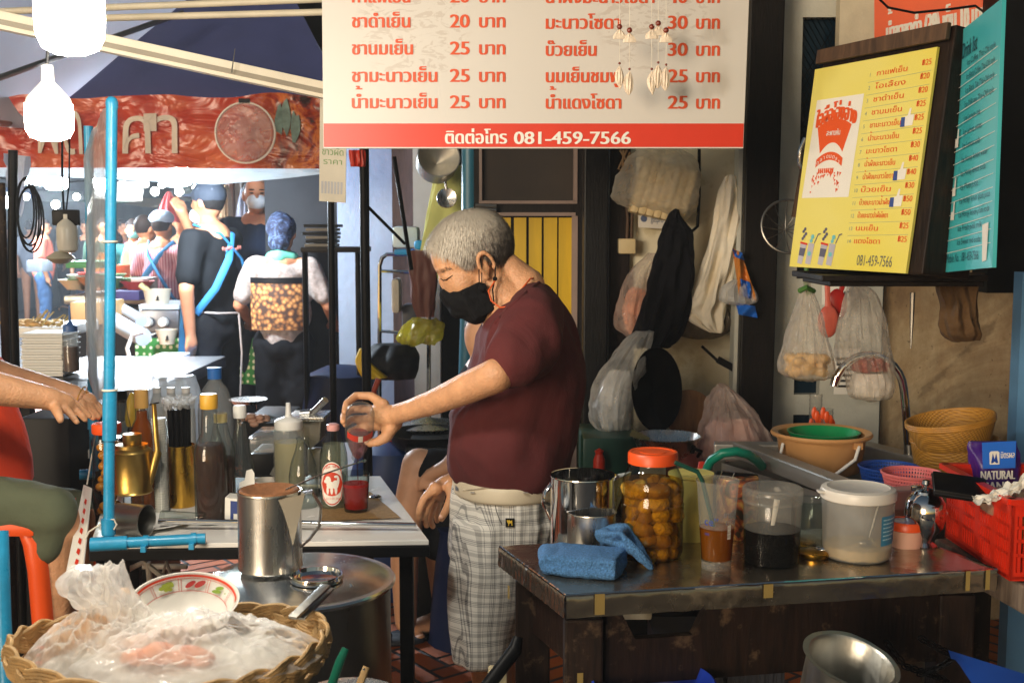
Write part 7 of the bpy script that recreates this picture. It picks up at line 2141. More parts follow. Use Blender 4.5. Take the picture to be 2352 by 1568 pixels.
tag(B().tube([P(2096, 672, 3.2), P(2094, 740, 3.2), P(2092, 800, 3.2)], [.008, .006, .002], 8).build('steel_skewer', M['dullsteel']), 'thin steel spike hanging from the cabinet shelf', 'spike')
t = thing('mesh_strainer', 'round wire strainer hanging behind the yellow board', 'strainer', tuple(P(1808, 510, 3.6)))
c = P(1812, 520, 3.55)
Rs = Matrix.Rotation(radians(75), 3, 'X')
B().lathe(c, [(.085 + .004 * cos(a_ * pi / 4), .004 * sin(a_ * pi / 4)) for a_ in range(9)], 36, Rs).build('rim', M['dullsteel'], t)
b = B()
for i in range(6):
    a_ = i * pi / 6
    b.tube([c + Rs @ V((.085 * cos(a_) * f, .085 * sin(a_) * f, -.045 * (1 - f * f))) for f in (-1, -.6, -.2, .2, .6, 1)], .0016, 5)
b.build('wire_mesh', M['dullsteel'], t)
tag(B().tube([P(1850, 318, 3.6), P(1838, 345, 3.6), P(1836, 375, 3.6), P(1848, 400, 3.6)], .008, 10).build('chrome_handle', M['chrome']), 'curved chrome handle peeping out behind the yellow board', 'handle')  # a chrome handle bent into a curve
tag(B().beam(P(1850, 390, 3.5), P(1830, 500, 3.5), .02, .03).build('wooden_stick', M['shelfwood']), 'wooden handle leaning behind the yellow board', 'handle')

# ------------------------------------------------ under the work table
t = thing('dented_pot', 'old dented aluminium pot tilted under the work table', 'pot', tuple(P(1925, 1568, 2.0)))
c = P(1915, 1640, 1.95); k = 1.95 / FPX
Rm = Matrix.Rotation(radians(10), 3, 'Y') @ Matrix.Rotation(radians(14), 3, 'X')
B().lathe(c, [(0, 0), (82 * k, 0), (90 * k, 8 * k), (100 * k, 150 * k), (112 * k, 156 * k), (113 * k, 159 * k), (100 * k, 158 * k), (94 * k, 150 * k), (84 * k, 10 * k), (0, 10 * k)], 56, Rm).build('body', M['alu'], t, disp=(.003, 16))
t = thing('pot_stand', 'low wooden crate holding the dented pot', 'crate', (c.x, c.y, 0))
zc_ = c.z
B().box((c.x, c.y + .01, zc_ / 2 - .012), (.3, .26, zc_ - .03)).build('body', M['oldwood'], t, bevel=.006)
t = thing('blue_scoop', 'blue plastic chair back beside the dented pot', 'chair', tuple(P(2270, 1540, 2.0)))
b = B()
def fsc(u, v):
    x_ = 2178 + 200 * u
    yt = 1492 + 62 * u
    return P(x_ + 6 * v, yt + (16 + 70 * max(0, sin(u * 3.0 - .2))) * v * 1.2 - 0, 2.0 + .03 * v) 
b.grid(fsc, 20, 8)
b.build('back', mat('chair_blue', (30, 74, 170), .4), t)
B().beam(V((P(2290, 1560, 2.03).x, 2.06, 0)), V((P(2290, 1560, 2.03).x, 2.06, P(2290, 1590, 2.03).z)), .04, .04).build('leg', mat('chair_blue2', (30, 74, 170), .4), t)
b = B()
def chain(b, pts, n):
    pts = [V(p) for p in pts]
    for i in range(n):
        f = i / (n - 1) * (len(pts) - 1)
        a_ = min(int(f), len(pts) - 2)
        p = pts[a_].lerp(pts[a_ + 1], f - a_)
        d_ = (pts[a_ + 1] - pts[a_]).normalized()
        s_ = (V((0, 1, 0)) if i % 2 else d_.cross(V((0, 1, 0)))).normalized()
        L_l = .011
        b.tube([p + d_ * (L_l * cos(j * pi / 5)) + s_ * (.006 * sin(j * pi / 5)) for j in range(11)], .0018, 5, cap=False)
chain(b, [P(2040, 1480, 2.2), P(2080, 1530, 2.2), P(2130, 1545, 2.2), P(2170, 1560, 2.2)], 18)
chain(b, [P(2120, 1468, 2.2), P(2160, 1490, 2.2), P(2190, 1505, 2.2)], 10)
chain(b, [P(2118, 1545, 2.2), P(2150, 1535, 2.2), P(2185, 1515, 2.2)], 10)
tag(b.build('iron_chain', M['blackmetal']), 'dark iron chains hanging under the work table', 'chain')
for i, (x0, y0, x1, y1, Y, col, nm, lab) in enumerate((
    (1510, 1480, 1660, 1640, 2.9, (40, 42, 50), 'dark_crate', 'dark ribbed crate under the work table'),
    (1665, 1460, 1800, 1640, 2.95, (54, 56, 64), 'grey_crate', 'grey crate standing beside the dark ribbed crate'),
    (1415, 1375, 1498, 1424, 3.0, (206, 196, 170), 'cream_box', 'cream box seen through the table rail gap'),
    (1450, 1372, 1560, 1396, 2.9, (26, 34, 74), 'navy_tray', 'navy tray seen through the table rail gap'),
    (2120, 1470, 2200, 1640, 2.7, (150, 140, 120), 'tan_sack', 'tan board standing behind the chains'),
    (1935, 1460, 1990, 1490, 2.6, (70, 150, 60), 'green_bottle', 'green bottle lying behind the dented pot'))):
    pbb = pbox(B(), x0, y0, x1, y1, Y, .22)
    if 'crate' in nm:
        for j in range(7): pbox(pbb, x0 + 6 + j * (x1 - x0) / 7, y0 + 14, x0 + 12 + j * (x1 - x0) / 7, y1, Y - .008, .008)
    tag(pbb.build(nm, mat(nm, col, .5, var=.15), bevel=.008 if 'crate' not in nm else 0), lab, nm.split('_')[-1])
b = B().lathe(P(1500, 1625, 2.15), [(0, 0), (.10, 0), (.115, .05), (.122, .055), (.118, .058), (.1, .01), (0, .01)], 44)
o = tag(b.build('blue_basin', mat('basin_blue', (28, 60, 170), .4)), 'blue plastic basin on the ground before the work table', 'basin')
tag(B().tube([P(1600, 1480, 2.5), P(1612, 1640, 2.3)], .011, 12).build('green_stick', mat('stick_green', (24, 140, 120), .4)), 'green stick leaning inside the blue basin', 'stick')
tag(B().tube([P(1100, 1600, 2.2), P(1184, 1490, 2.24), P(1190, 1462, 2.25)], [.014, .015, .01], 12).build('pan_handle', M['black']), 'black pan handle standing up before the plaid shorts', 'handle')  # the upright handle of a pan
b = B().lathe(P(1120, 1648, 2.2), [(0, -.02), (.09, -.02), (.105, .025), (.108, .027), (.1, .025), (0, -.01)], 40)
tag(b.build('frying_pan', M['steel']), 'steel pan at the bottom edge before the plaid shorts', 'pan')
tag(pbox(B(), 1120, 1546, 1165, 1640, 2.25, .05).build('cream_block', mat('block_cream', (206, 190, 150), .6), bevel=.006), 'cream plastic block standing on the steel pan', 'block')
tag(B().lathe(P(1385, 1498, 3.3), [(0, 0), (.02, 0), (.022, .02), (.012, .03), (0, .03)], 16, Matrix.Rotation(pi / 2, 3, 'Y')).build('teal_cap', mat('cap_teal', (20, 110, 150), .4)), 'teal bottle cap lying on the paving', 'cap')  # a bottle cap turned on its side

# ------------------------------------------------ rattan basket with bags and bowl
Yk = 1.62
mrat = mat('rattan', (190, 154, 102), .55, var=.22, vs=30, bump=.4, bs=150)
c = P(392, 1490, Yk)
ra_, rb_ = 365 * Yk / FPX, .165
t = thing('rattan_basket', 'round rattan basket with braided rim full of plastic bags', 'basket', tuple(c))
b = B()
for s_ in range(15):
    pts = []
    for i in range(241):
        a_ = 2 * pi * i / 240
        ph = a_ * 8 + (s_ % 3) * 2 * pi / 3
        lane = (s_ // 3 - 2) * .0052
        z_ = .0105 * sin(ph) + lane * .9 + .0012 * noise.noise(V((i * .3, s_, 2)))
        w_ = .0042 * sin(2 * ph) + .004 - abs(z_) * .25
        pts.append(c + V(((ra_ + w_) * cos(a_), (rb_ + w_) * sin(a_), z_ + .01 * sin(a_ * 2 + 1))))
    b.tube(pts, .0031, 6, cap=False)
b.build('braided_rim', mrat, t)
b = B()
for lv in range(12):
    z_ = -.026 - lv * .0075
    s_ = 1 - .035 * lv
    pts = [c + V((ra_ * s_ * .985 * cos(2 * pi * i / 160), rb_ * s_ * .985 * sin(2 * pi * i / 160), z_ + .0022 * sin(i * pi * .5 + lv * pi) + .01 * sin(2 * pi * i / 160 * 2 + 1))) for i in range(161)]
    b.tube(pts, .0038, 6, cap=False)
b.build('woven_side', mrat, t)
B().lathe(c + V((0, 0, -.09)), [(0, 0), (.14, 0)], 32).build('floor', mrat, t)
t = thing('basket_stool', 'dark stool carrying the rattan basket', 'stool', (c.x, c.y, 0))
B().lathe(V((c.x, c.y, 0)), [(.13, 0), (.13, .02), (.1, c.z - .12), (.15, c.z - .115), (.15, c.z - .096), (0, c.z - .096)], 24).build('body', M['darkgrey'], t)
# bags
mbag = film('crinkled_bag', (244, 240, 234), .3, .66, 7, .1, 1.0, 26)
mbag2 = film('milky_crinkle', (252, 250, 246), .2, .62, 6, .07, .8, 24)
B().lathe(c + V((0, 0, -.03)), [(.2, 0), (.17, .022), (.1, .032), (0, .036)], 40, squash=.72).build('white_underlay', M['paper'], t, disp=(.008, 20))  # white dome added beneath the bags to keep their film bright
def heap(name, label, cat, cx, Yc, rx, ry, top, m, seed, amp=.02, peak=None):
    # loose plastic heaped up: a wrinkled dome
    c_ = P(cx, 1478, Yc)
    def fh(u, v):
        a_ = 2 * pi * u
        r_ = v
        x_, y_ = r_ * cos(a_), r_ * sin(a_)
        h = (1 - r_ ** 2.2) * (c_.z * 0 + top)
        p_ = V((x_ * 3 + seed, y_ * 3, seed))
        rid = 1 - abs(noise.noise(p_ * 1.3)) * 2
        vd = noise.voronoi(p_ * 1.7 + V((.3 * noise.noise(p_ * 3), 0, 0)))[0]
        vd2 = noise.voronoi(p_ * 4.2)[0]
        h += (rid * .4 + noise.noise(p_ * 2.6) * .3 + 1.1 * (.35 - (vd[1] - vd[0])) + .4 * (.3 - (vd2[1] - vd2[0]))) * amp * (1.15 - r_)
        if peak: h += peak[2] * math.exp(-((x_ - peak[0]) ** 2 + (y_ - peak[1]) ** 2) / peak[3])
        return c_ + V((rx * x_, ry * y_, h - .015))
    b = B().grid(fh, 200, 80)
    return tag(b.build(name, m, None, angle=180), label, cat)
heap('plastic_bag', 'milky crumpled plastic bag spread over the basket', 'bag', 450, 1.59, .185, .12, .040, mbag2, 3, .028)
heap('plastic_bag', 'clear bag with peaked twisted top over orange food', 'bag', 250, 1.62, .12, .10, .055, mbag, 8, .03, (.05, .2, .075, .06))
b = B().rows(1.63, [(1300, 170, 232, .016), (1318, 152, 250, .028), (1345, 142, 262, .03), (1372, 165, 290, .026), (1400, 185, 330, .02)], n=50, sub=6, fold=.35, nf=9, seed=4)
tag(b.build('bag_knot', mbag2, None, disp=(.010, 22)), 'gathered knot of the clear plastic bag', 'bag')
b = B()
for i, (x_, y_, rx, rz) in enumerate(((200, 1440, .035, .022), (140, 1500, .03, .02), (250, 1480, .04, .02), (160, 1462, .035, .018))): b.ell(P(x_, y_, 1.64), (rx, .03, rz))
tag(b.build('pastry', mat('pastry_tan', (222, 160, 82), .6, var=.2, vs=30), remesh=.006, sm=3), 'golden pastries inside the clear bag', 'pastry')
b = B()
for i, (x_, y_, rx, rz) in enumerate(((320, 1508, .03, .012), (365, 1500, .026, .017), (425, 1504, .036, .014), (465, 1512, .02, .01))): b.ell(P(x_, y_, 1.555), (rx, .02, rz))
tag(b.build('salmon_food', mat('food_salmon', (232, 146, 104), .5, var=.12, vs=20), remesh=.006, sm=3), 'salmon coloured food under the milky bag', 'food')
tag(B().ell(P(285, 1372, 1.74), .016).build('lemon', mat('fruit_yellow', (226, 160, 44), .5)), 'small yellow fruit behind the painted bowl', 'fruit')
# painted bowl
c = P(424, 1408, 1.70); k = 1.70 / FPX
Rm = Matrix.Rotation(radians(13), 3, 'X') @ Matrix.Rotation(radians(4), 3, 'Y')
t = thing('painted_bowl', 'white bowl with red rim and painted vegetables', 'bowl', tuple(c))
bp = [(0, -40), (60, -38), (100, -6), (124, 34), (127, 38), (123, 38), (98, 0), (58, -30), (0, -32)]
B().lathe(c, [(p[0] * k, p[1] * k) for p in bp], 56, Rm).build('bowl', mat('glazed_white', (232, 226, 214), .15, var=.02), t)
def inbowl(a_, f, off=.0012):
    # a point on the far inside wall; f = 0 at the rim, 1 at the bottom
    r_ = 122 - 24 * f; z_ = 36 - 36 * f
    return c + Rm @ V(((r_ * k - off) * cos(a_), (r_ * k - off) * sin(a_), z_ * k + off))
b = B()
def strip(b, f0, f1, a0, a1, n=40, off=.0012):
    b.add([inbowl(a0 + (a1 - a0) * i / n, f, off) for f in (f0, f1) for i in range(n + 1)], [(i, i + 1, n + 2 + i, n + 1 + i) for i in range(n)])
strip(b, .07, .2, .1, pi - .1, 60); strip(b, .27, .29, .1, pi - .1, 60); strip(b, .95, .98, .1, pi - .1, 60)
for a_ in (.55, 1.25, 1.9, 2.55): strip(b, .27, .97, a_, a_ + .012, 2); strip(b, .27, .97, a_ + .06, a_ + .07, 2)
b.build('red_border', mat('rim_red', (214, 66, 38), .3), t)
def blobp(b, a_, f, ra, rf, off=.0018, tilt=0):
    pts = []
    for i in range(18):
        u_, v_ = ra * cos(2 * pi * i / 18), rf * sin(2 * pi * i / 18)
        pts.append(inbowl(a_ + u_ * cos(tilt) - v_ * .35 * sin(tilt), f + v_ * cos(tilt) + u_ * 2.6 * sin(tilt), off))
    b.add(pts, [tuple(range(18))])
b = B(); blobp(b, 1.70, .62, .13, .14, tilt=.5); blobp(b, 1.48, .58, .14, .16, tilt=.5); b.build('painted_aubergine', mat('paint_red', (200, 64, 58), .3), t)
b = B()
for i in range(14): blobp(b, 2.25 + R2.uniform(-.16, .16), .6 + R2.uniform(-.18, .2), .06, .09, .0018 + i * .0001)
b.build('painted_lettuce', mat('paint_lime', (176, 186, 70), .3), t)
b = B(); blobp(b, .95, .52, .12, .1, tilt=.35); blobp(b, 1.0, .76, .14, .1, tilt=.2); blobp(b, .72, .6, .02, .05); b.build('painted_peas', mat('paint_green', (140, 168, 62), .3), t)
# tongs and sticks
t = thing('tongs', 'steel tongs leaning on the basket rim', 'tongs', tuple(P(715, 1385, 1.7)))
B().beam(P(672, 1418, 1.66), P(750, 1344, 1.74), .016, .005).build('arm', M['dullsteel'], t, bevel=.001)
B().beam(P(690, 1420, 1.67), P(758, 1350, 1.75), .016, .004).build('arm', M['dullsteel'], t, bevel=.001)
tag(B().tube([P(745, 1620, 1.75), P(780, 1520, 1.78), P(794, 1488, 1.79)], [.008, .009, .007], 12, flat=.6).build('green_handle', mat('handle_green', (10, 112, 84), .35)), 'green plastic handle standing beside the rattan basket', 'handle')  # a plain green plastic handle
t = thing('paring_knife', 'knife with pale wooden handle beside the green handle', 'knife', tuple(P(832, 1560, 1.8)))
B().tube([P(815, 1600, 1.8), P(842, 1530, 1.82)], [.008, .007], 10, flat=.7).build('handle', wood('handle_wood', (176, 140, 92), (206, 170, 116)), t)
B().ell(P(836, 1536, 1.795), .002).build('rivet', M['dullsteel'], t)
tag(B().lathe(P(800, 1672, 1.8), [(.02, 0), (.07, 0), (.085, .05), (.088, .052), (.08, .05), (0, .01)], 36).build('steel_tray', M['steel']), 'steel dish holding the green handle and knife', 'dish')
# ------------------------------------------------ the man pouring the drink
from mathutils.bvhtree import BVHTree
def surf(o, px, py):
    me = o.data
    t_ = BVHTree.FromPolygons([v.co[:] for v in me.vertices], [tuple(p.vertices) for p in me.polygons])
    h = t_.ray_cast(V((0, 0, CAMZ)), ray(px, py).normalized())
    return h[0], h[1]
def patch(o, pts, off):
    out = []
    for p in pts:
        a, n_ = surf(o, *p)
        if a is None: a = P(p[0], p[1], 2.8); n_ = V((0, -1, 0))
        out.append(a - ray(*p).normalized() * off)
    return out
Ym = 2.95
t = thing('person', 'grey haired man in maroon tee and plaid shorts pouring a drink', 'person', (P(1150, 700, Ym).x, Ym, 0))
al = radians(28); ya = radians(9)
F = V((-cos(al) * cos(ya), -sin(ya), -sin(al))).normalized()
S = F.cross(V((0, 0, 1))).normalized()          # his right side ... sign fixed below
if S.y > 0: S = -S                              # S points to the viewer (his left side)
U = S.cross(F).normalized()
if U.z < 0: U = -U
Hc = P(1077, 574, Ym)
def hd(f, s, u): return Hc + F * f + S * s + U * u
Rh = Matrix((F, S, U)).transposed()
b = B()
# head
b.ell(hd(-.006, 0, 0), (.108, .079, .096), Rh, 28, 18)
b.ell(hd(.045, 0, -.055), (.062, .064, .085), Rh, 24, 16)
b.ell(hd(.084, 0, -.006), (.018, .052, .016), Rh)
b.ell(hd(.055, .042, -.062), (.035, .026, .034), Rh); b.ell(hd(.055, -.042, -.062), (.035, .026, .034), Rh)
b.ell(hd(.094, 0, -.046), (.016, .013, .026), Rh); b.ell(hd(.098, 0, -.07), (.014, .016, .013), Rh)
b.ell(hd(.072, 0, -.14), (.03, .035, .026), Rh); b.ell(hd(.02, .0, -.11), (.05, .056, .04), Rh)
b.ell(hd(.083, .032, -.03), (.014, .017, .012), Rh); b.ell(hd(.083, -.032, -.03), (.014, .017, .012), Rh)
# ears
for s_ in (1, -1):
    ring = []
    for i in range(11):
        a_ = radians(-40 + 25 * i)
        ring.append(hd(-.012 - .019 * cos(a_), s_ * (.083 + .008 * sin(i * .3)), -.045 + .031 * sin(a_)))
    b.limb(ring, [.0055 + .001 * (3 < i < 8) for i in range(11)], 8)
    b.ell(hd(-.006, s_ * .078, -.047), (.014, .006, .024), Rh); b.ell(hd(.002, s_ * .079, -.074), (.0095, .006, .0105), Rh)
# neck and trunk inside the clothes
b.limb([P(1112, 640, Ym), P(1162, 684, Ym), P(1195, 740, Ym)], [.060, .064, .078], 20)
b.limb([P(1165, 610, Ym), P(1205, 660, Ym)], [.035, .055], 16)
b.limb([P(1205, 745, Ym), P(1200, 900, Ym), P(1180, 1080, Ym)], [.11, .13, .13], 16)
b.limb([P(1220, 740, 2.80), P(1220, 740, 3.1)], [.055, .055])
# near arm
b.limb([P(1238, 745, 2.78), P(1180, 832, 2.68), P(1140, 862, 2.63), P(1075, 890, 2.68), P(1000, 922, 2.75), P(940, 942, 2.81), P(903, 953, 2.85)], [.05, .0445, .041, .0385, .0315, .0262, .0255], 18)
# near hand: palm, thumb, four fingers round the bottle
b.limb([P(903, 953, 2.85), P(885, 955, 2.865), P(872, 948, 2.885)], [.0275, .029, .025], 14)
b.limb([P(905, 968, 2.86), P(893, 985, 2.865)], [.024, .021], 12)
b.limb([P(880, 930, 2.88), P(872, 975, 2.90)], [.017, .017], 12)
b.limb([P(900, 980, 2.85), P(888, 1003, 2.85), P(868, 1014, 2.85), P(850, 1017, 2.852)], [.018, .0148, .0125, .0108], 12)
b.limb([P(880, 928, 2.885), P(852, 909, 2.905), P(818, 908, 2.905), P(796, 926, 2.87), P(791, 946, 2.845)], [.0145, .0115, .0105, .0095, .0085], 12)
b.limb([P(878, 945, 2.90), P(845, 938, 2.945), P(806, 940, 2.94), P(789, 955, 2.90), P(788, 968, 2.87)], [.0145, .0115, .0105, .0095, .0085], 12)
b.limb([P(876, 962, 2.91), P(845, 960, 2.96), P(808, 962, 2.955), P(793, 974, 2.92)], [.014, .011, .010, .009], 12)
b.limb([P(876, 978, 2.91), P(850, 982, 2.96), P(818, 984, 2.96), P(803, 990, 2.94)], [.0125, .0098, .009, .008], 12)
# far arm and its hanging hand
b.limb([P(1215, 760, 3.13), P(1150, 930, 3.15), P(1085, 1062, 3.10), P(1046, 1104, 3.05)], [.052, .043, .036, .026], 14)
b.limb([P(1046, 1104, 3.05), P(1022, 1114, 3.04), P(1000, 1126, 3.03)], [.026, .027, .022], 14)
b.limb([P(1000, 1122, 3.00), P(1008, 1140, 3.06)], [.02, .019], 12)
b.limb([P(994, 1124, 3.0), P(974, 1144, 2.985), P(964, 1168, 2.98), P(961, 1192, 2.985)], [.0135, .0108, .0098, .0088], 12)
b.limb([P(996, 1136, 3.02), P(981, 1164, 3.0), P(975, 1188, 3.0), P(980, 1206, 3.01)], [.0135, .0108, .0098, .0088], 12)
b.limb([P(1002, 1146, 3.05), P(992, 1174, 3.04), P(988, 1194, 3.04), P(994, 1208, 3.045)], [.013, .0105, .0095, .0085], 12)
b.limb([P(1010, 1150, 3.08), P(1003, 1176, 3.08), P(1004, 1196, 3.08)], [.012, .0095, .008], 12)
b.limb([P(1034, 1116, 3.0), P(1038, 1140, 2.98), P(1026, 1168, 2.975), P(1014, 1190, 2.975)], [.0175, .0135, .0115, .0098], 12)
# legs and feet
for Yl, dx in ((2.87, 0), (3.05, 16)):
    k_ = P(1118 + dx, 1420, Yl)
    b.limb([P(1160 + dx, 1160, Yl), k_, V((k_.x + .03, Yl + .02, .09))], [.085, .06, .042], 16)
    b.limb([V((k_.x + .03, Yl + .02, .06)), V((k_.x - .05, Yl, .045)), V((k_.x - .14, Yl - .01, .03))], [.042, .036, .026], 12)
body = b.build('body', M['skin'], t, remesh=.0042, sm=3)
# nails on the visible fingertips
b = B()
for x_, y_, Yn in ((842, 1016, 2.84), (1013, 1187, 2.965)):
    h, n_ = surf(body, x_, y_)
    if h is not None: b.ell(h, (.006, .004, .006))
b.build('fingernail', mat('nail', (226, 176, 146), .3), t)
# eye line, lashes and eyebrow
b = B()
pts = [(1012, 640), (1018, 644), (1025, 643), (1033, 637), (1040, 632)]
b.tube(patch(body, pts, .0012), [.0008, .0016, .0018, .0014, .0006], 8)
b.build('eyelid', mat('lash_dark', (40, 26, 20), .6), t)
b = B()
for i in range(70):
    x_, y_ = 990 + 46 * R.random(), 0
    y_ = 628 - (x_ - 990) * .30 + R.uniform(-4, 4)
    h, n_ = surf(body, x_, y_)
    if h is None: continue
    b.tube([h, h + V((R.uniform(-.002, .006), -.002, R.uniform(-.005, .001)))], [.0006, .0002], 4, cap=False)
b.build('eyebrow', mat('brow_grey', (92, 80, 70), .7), t)
# hair: dense cap of short strands
x = N('grey_hair')
sx = x.n('SeparateXYZ')
x.l(x.co(), sx.inputs[0])
pos = x.math('MULTIPLY', x.math('ADD', x.math('SUBTRACT', sx.outputs[0], Hc.x - .06), x.math('MULTIPLY', x.math('SUBTRACT', Hc.z, sx.outputs[2]), .9)), 4.5)
f = x.math('ADD', x.math('MULTIPLY', x.noise(90, 4, x.co((1, 1, .6)), rough=.7), 1.05), x.math('SUBTRACT', pos, .495))
x.set(Base_Color=x.ramp(f, [(.2, lin((196, 187, 172))), (.48, lin((146, 137, 126))), (.68, lin((80, 74, 70))), (.95, lin((46, 40, 38)))]), Roughness=.5)
b = B(); b.ell(hd(-.008, 0, .002), (.1105, .0825, .0985), Rh, 40, 26)
hair = b.build('hair', x.m, t)
def hairline(f_):
    if f_ > .03: return -.025 + (f_ - .03) * 2.2
    if f_ > .005: return -.025
    if f_ > -.028: return -.012 - max(0, -.012 - f_) * 1.4
    return max(-.1, -.034 + (f_ + .028) * .98)
bm = bmesh.new(); bm.from_mesh(hair.data)
kill = []
for v_ in bm.verts:
    d_ = v_.co - Hc
    if d_.dot(U) < hairline(d_.dot(F)): kill.append(v_)
bmesh.ops.delete(bm, geom=kill, context='VERTS')
vs, fs = [], []
cr = V((-.045, .0, .09))
Rr = random.Random(9)
cnt = 0
while cnt < 24000:
    q_ = V((Rr.gauss(0, 1), Rr.gauss(0, 1), Rr.gauss(0, 1))).normalized()
    p = V((-.008 + .110 * q_.x, .082 * q_.y, .002 + .098 * q_.z))
    if p.z < hairline(p.x) + Rr.uniform(-.008, .012): continue
    n_ = V((q_.x / .115, q_.y / .087, q_.z / .103)).normalized()
    tg = (p - cr); tg = tg - n_ * tg.dot(n_)
    if tg.length < 1e-4: tg = V((1, 0, 0))
    tg.normalize()
    front = max(0, min(1, (p.x - .02) / .06)) * (p.z > .03)
    L_h = Rr.uniform(.018, .034) + .020 * front
    out = Rr.uniform(.10, .30) + .28 * front
    dr = (tg + n_ * out + V((.5 * front, 0, -.1)) + V((Rr.uniform(-.14, .14), Rr.uniform(-.14, .14), Rr.uniform(-.14, .14))) + noise.noise_vector(p * 26) * .22).normalized()
    p1 = p + dr * L_h * .55
    p2 = p + dr * L_h + V((.002 * front, 0, -.006 * front)) - n_ * L_h * .22
    sd2 = dr.cross(n_).normalized() * .0006
    o_ = len(vs)
    for a_ in (p - sd2, p + sd2, p1 + sd2 * .8, p1 - sd2 * .8, p2): vs.append(hd(a_.x, a_.y, a_.z))
    fs += [(o_, o_ + 1, o_ + 2, o_ + 3), (o_ + 3, o_ + 2, o_ + 4)]
    cnt += 1
bv = [bm.verts.new(v_) for v_ in vs]
for f_ in fs: bm.faces.new([bv[i] for i in f_])
bm.to_mesh(hair.data); bm.free()
# mask with loops
b = B()
b.ell(hd(.068, 0, -.105), (.052, .066, .056), Rh, 24, 16)
b.ell(hd(.100, 0, -.086), (.026, .030, .034), Rh)
b.ell(hd(.098, 0, -.12), (.026, .034, .03), Rh)
b.ell(hd(.05, 0, -.15), (.05, .056, .032), Rh)
b.box(hd(.048, 0, -.118), (.06, .148, .085), Rh)
mblk2 = mat('mask_black', (15, 15, 17), .85, var=.2, bump=.4, bs=60)
mask = b.build('face_mask', mblk2, t, remesh=.005, sm=4, disp=(.005, 24))
b = B()
for s_ in (1, -1):
    e1 = hd(-.010, s_ * .089, -.018)
    b.tube([hd(.022, s_ * .078, -.088), hd(.004, s_ * .088, -.05), e1, hd(-.026, s_ * .086, -.03)], .0016, 6)
    b.tube([hd(.018, s_ * .078, -.148), hd(.004, s_ * .086, -.11), hd(-.018, s_ * .088, -.082), hd(-.03, s_ * .086, -.06)], .0022, 6)
    b.tube([hd(.030, s_ * .077, -.09), hd(.012, s_ * .088, -.05), e1], .0016, 6)
b.ell(hd(-.014, .089, -.088), .006); b.ell(hd(.024, .082, -.093), (.012, .006, .012), Rh)
b.build('ear_loop', mblk2, t)
b = B()
cordm = mat('orange_cord', (206, 84, 22), .6)
pts = [hd(-.012, .09, -.092), P(1122, 668, 2.855), P(1128, 690, 2.855), P(1148, 706, 2.85), P(1168, 704, 2.85), P(1186, 690, 2.852), P(1200, 662, 2.865), P(1218, 640, 2.89), P(1232, 638, 2.93), P(1240, 640, 2.97)]
b.tube(pts, .0022, 8)
b.build('mask_cord', cordm, t)
B().tube([P(1228, 636, 2.92), P(1238, 640, 2.94)], .006, 8).build('cord_toggle', M['black'], t)
# shirt
x = N('maroon_tee')
x.set(Base_Color=x.ramp(x.noise(5, 4), [(.3, lin((74, 22, 23))), (.7, lin((86, 27, 28)))]), Roughness=.92)
fold = x.noise(6, 5, x.co((1.3, 1.3, .8), (0, .6, 0)), .5, .9)
fine = x.noise(380, 2)
x.bump(x.math('ADD', x.math('MULTIPLY', fold, 1.6), x.math('MULTIPLY', fine, .1)), .4, .015)
b = B().rows(Ym, [(664, 1196, 1258, .07), (684, 1160, 1280, .14), (712, 1134, 1298, .185), (760, 1110, 1316, .20), (820, 1094, 1328, .195), (880, 1068, 1334, .19), (940, 1042, 1334, .19), (1000, 1028, 1328, .19), (1060, 1030, 1314, .187), (1096, 1046, 1302, .178)], n=56)
b.limb([P(1234, 728, 2.80), P(1212, 780, 2.71), P(1186, 826, 2.655)], [.072, .078, .070], 20)
b.lathe(P(1190, 822, 2.66), [(0, -.01), (.068, -.01), (.074, .03), (0, .03)], 24, (P(1238, 742, 2.76) - P(1176, 842, 2.64)).to_track_quat('Z', 'Y').to_matrix())
b.limb([P(1225, 735, 3.08), P(1185, 850, 3.16)], [.075, .066], 16)
b.limb([P(1225, 712, 2.83), P(1228, 690, 2.92), P(1228, 690, 3.0), P(1225, 712, 3.08)], [.058, .05, .05, .058], 16)
shirt = b.build('shirt', x.m, t, remesh=.0075, sm=5, disp=(.014, 7, (1.2, 1.2, .8)))
folds(shirt.data, .009, (.6, 0, -.8), (13, 9, 3))
folds(shirt.data, .005, (.9, .2, .4), (20, 12, 5))
b = B().tube(patch(shirt, [(1238, 650), (1226, 658), (1206, 674), (1186, 692), (1168, 708), (1150, 726), (1136, 744)], -.001), .0055, 10)
b.build('collar', x.m, t)
b = B().tube(patch(shirt, [(1092 + 4, 806), (1120, 812), (1150, 822), (1180, 838), (1206, 858), (1222, 872)], -.0005), .003, 8)
# shorts, belt
x = N('plaid')
v = x.co()
sx = x.n('SeparateXYZ')
x.l(v, sx.inputs[0])
hx = x.math('ADD', sx.outputs[0], x.math('MULTIPLY', sx.outputs[1], .75))
def bandset(c_, per, parts):
    fr_ = x.math('FRACT', x.math('MULTIPLY', x.math('ADD', c_, 10.0), 1 / per))
    return x.ramp(fr_, parts, 'CONSTANT')
g = lambda v_: (v_, v_, v_, 1)
pt_ = [(0, g(0)), (.14, g(.55)), (.17, g(.1)), (.22, g(.55)), (.25, g(.1)), (.30, g(.6)), (.34, g(.1)), (.38, g(.5)), (.41, g(0)), (.62, g(.28)), (.80, g(0)), (.88, g(.4)), (.91, g(0))]
mx = x.math('ADD', bandset(hx, .052, pt_), bandset(x.math('ADD', sx.outputs[2], x.math('MULTIPLY', x.noise(4, 2), .012)), .052, pt_))
x.set(Base_Color=x.ramp(x.math('MULTIPLY', mx, .62), [(0, lin((226, 222, 213))), (.28, lin((170, 167, 161))), (.75, lin((70, 70, 78)))]), Roughness=.9)
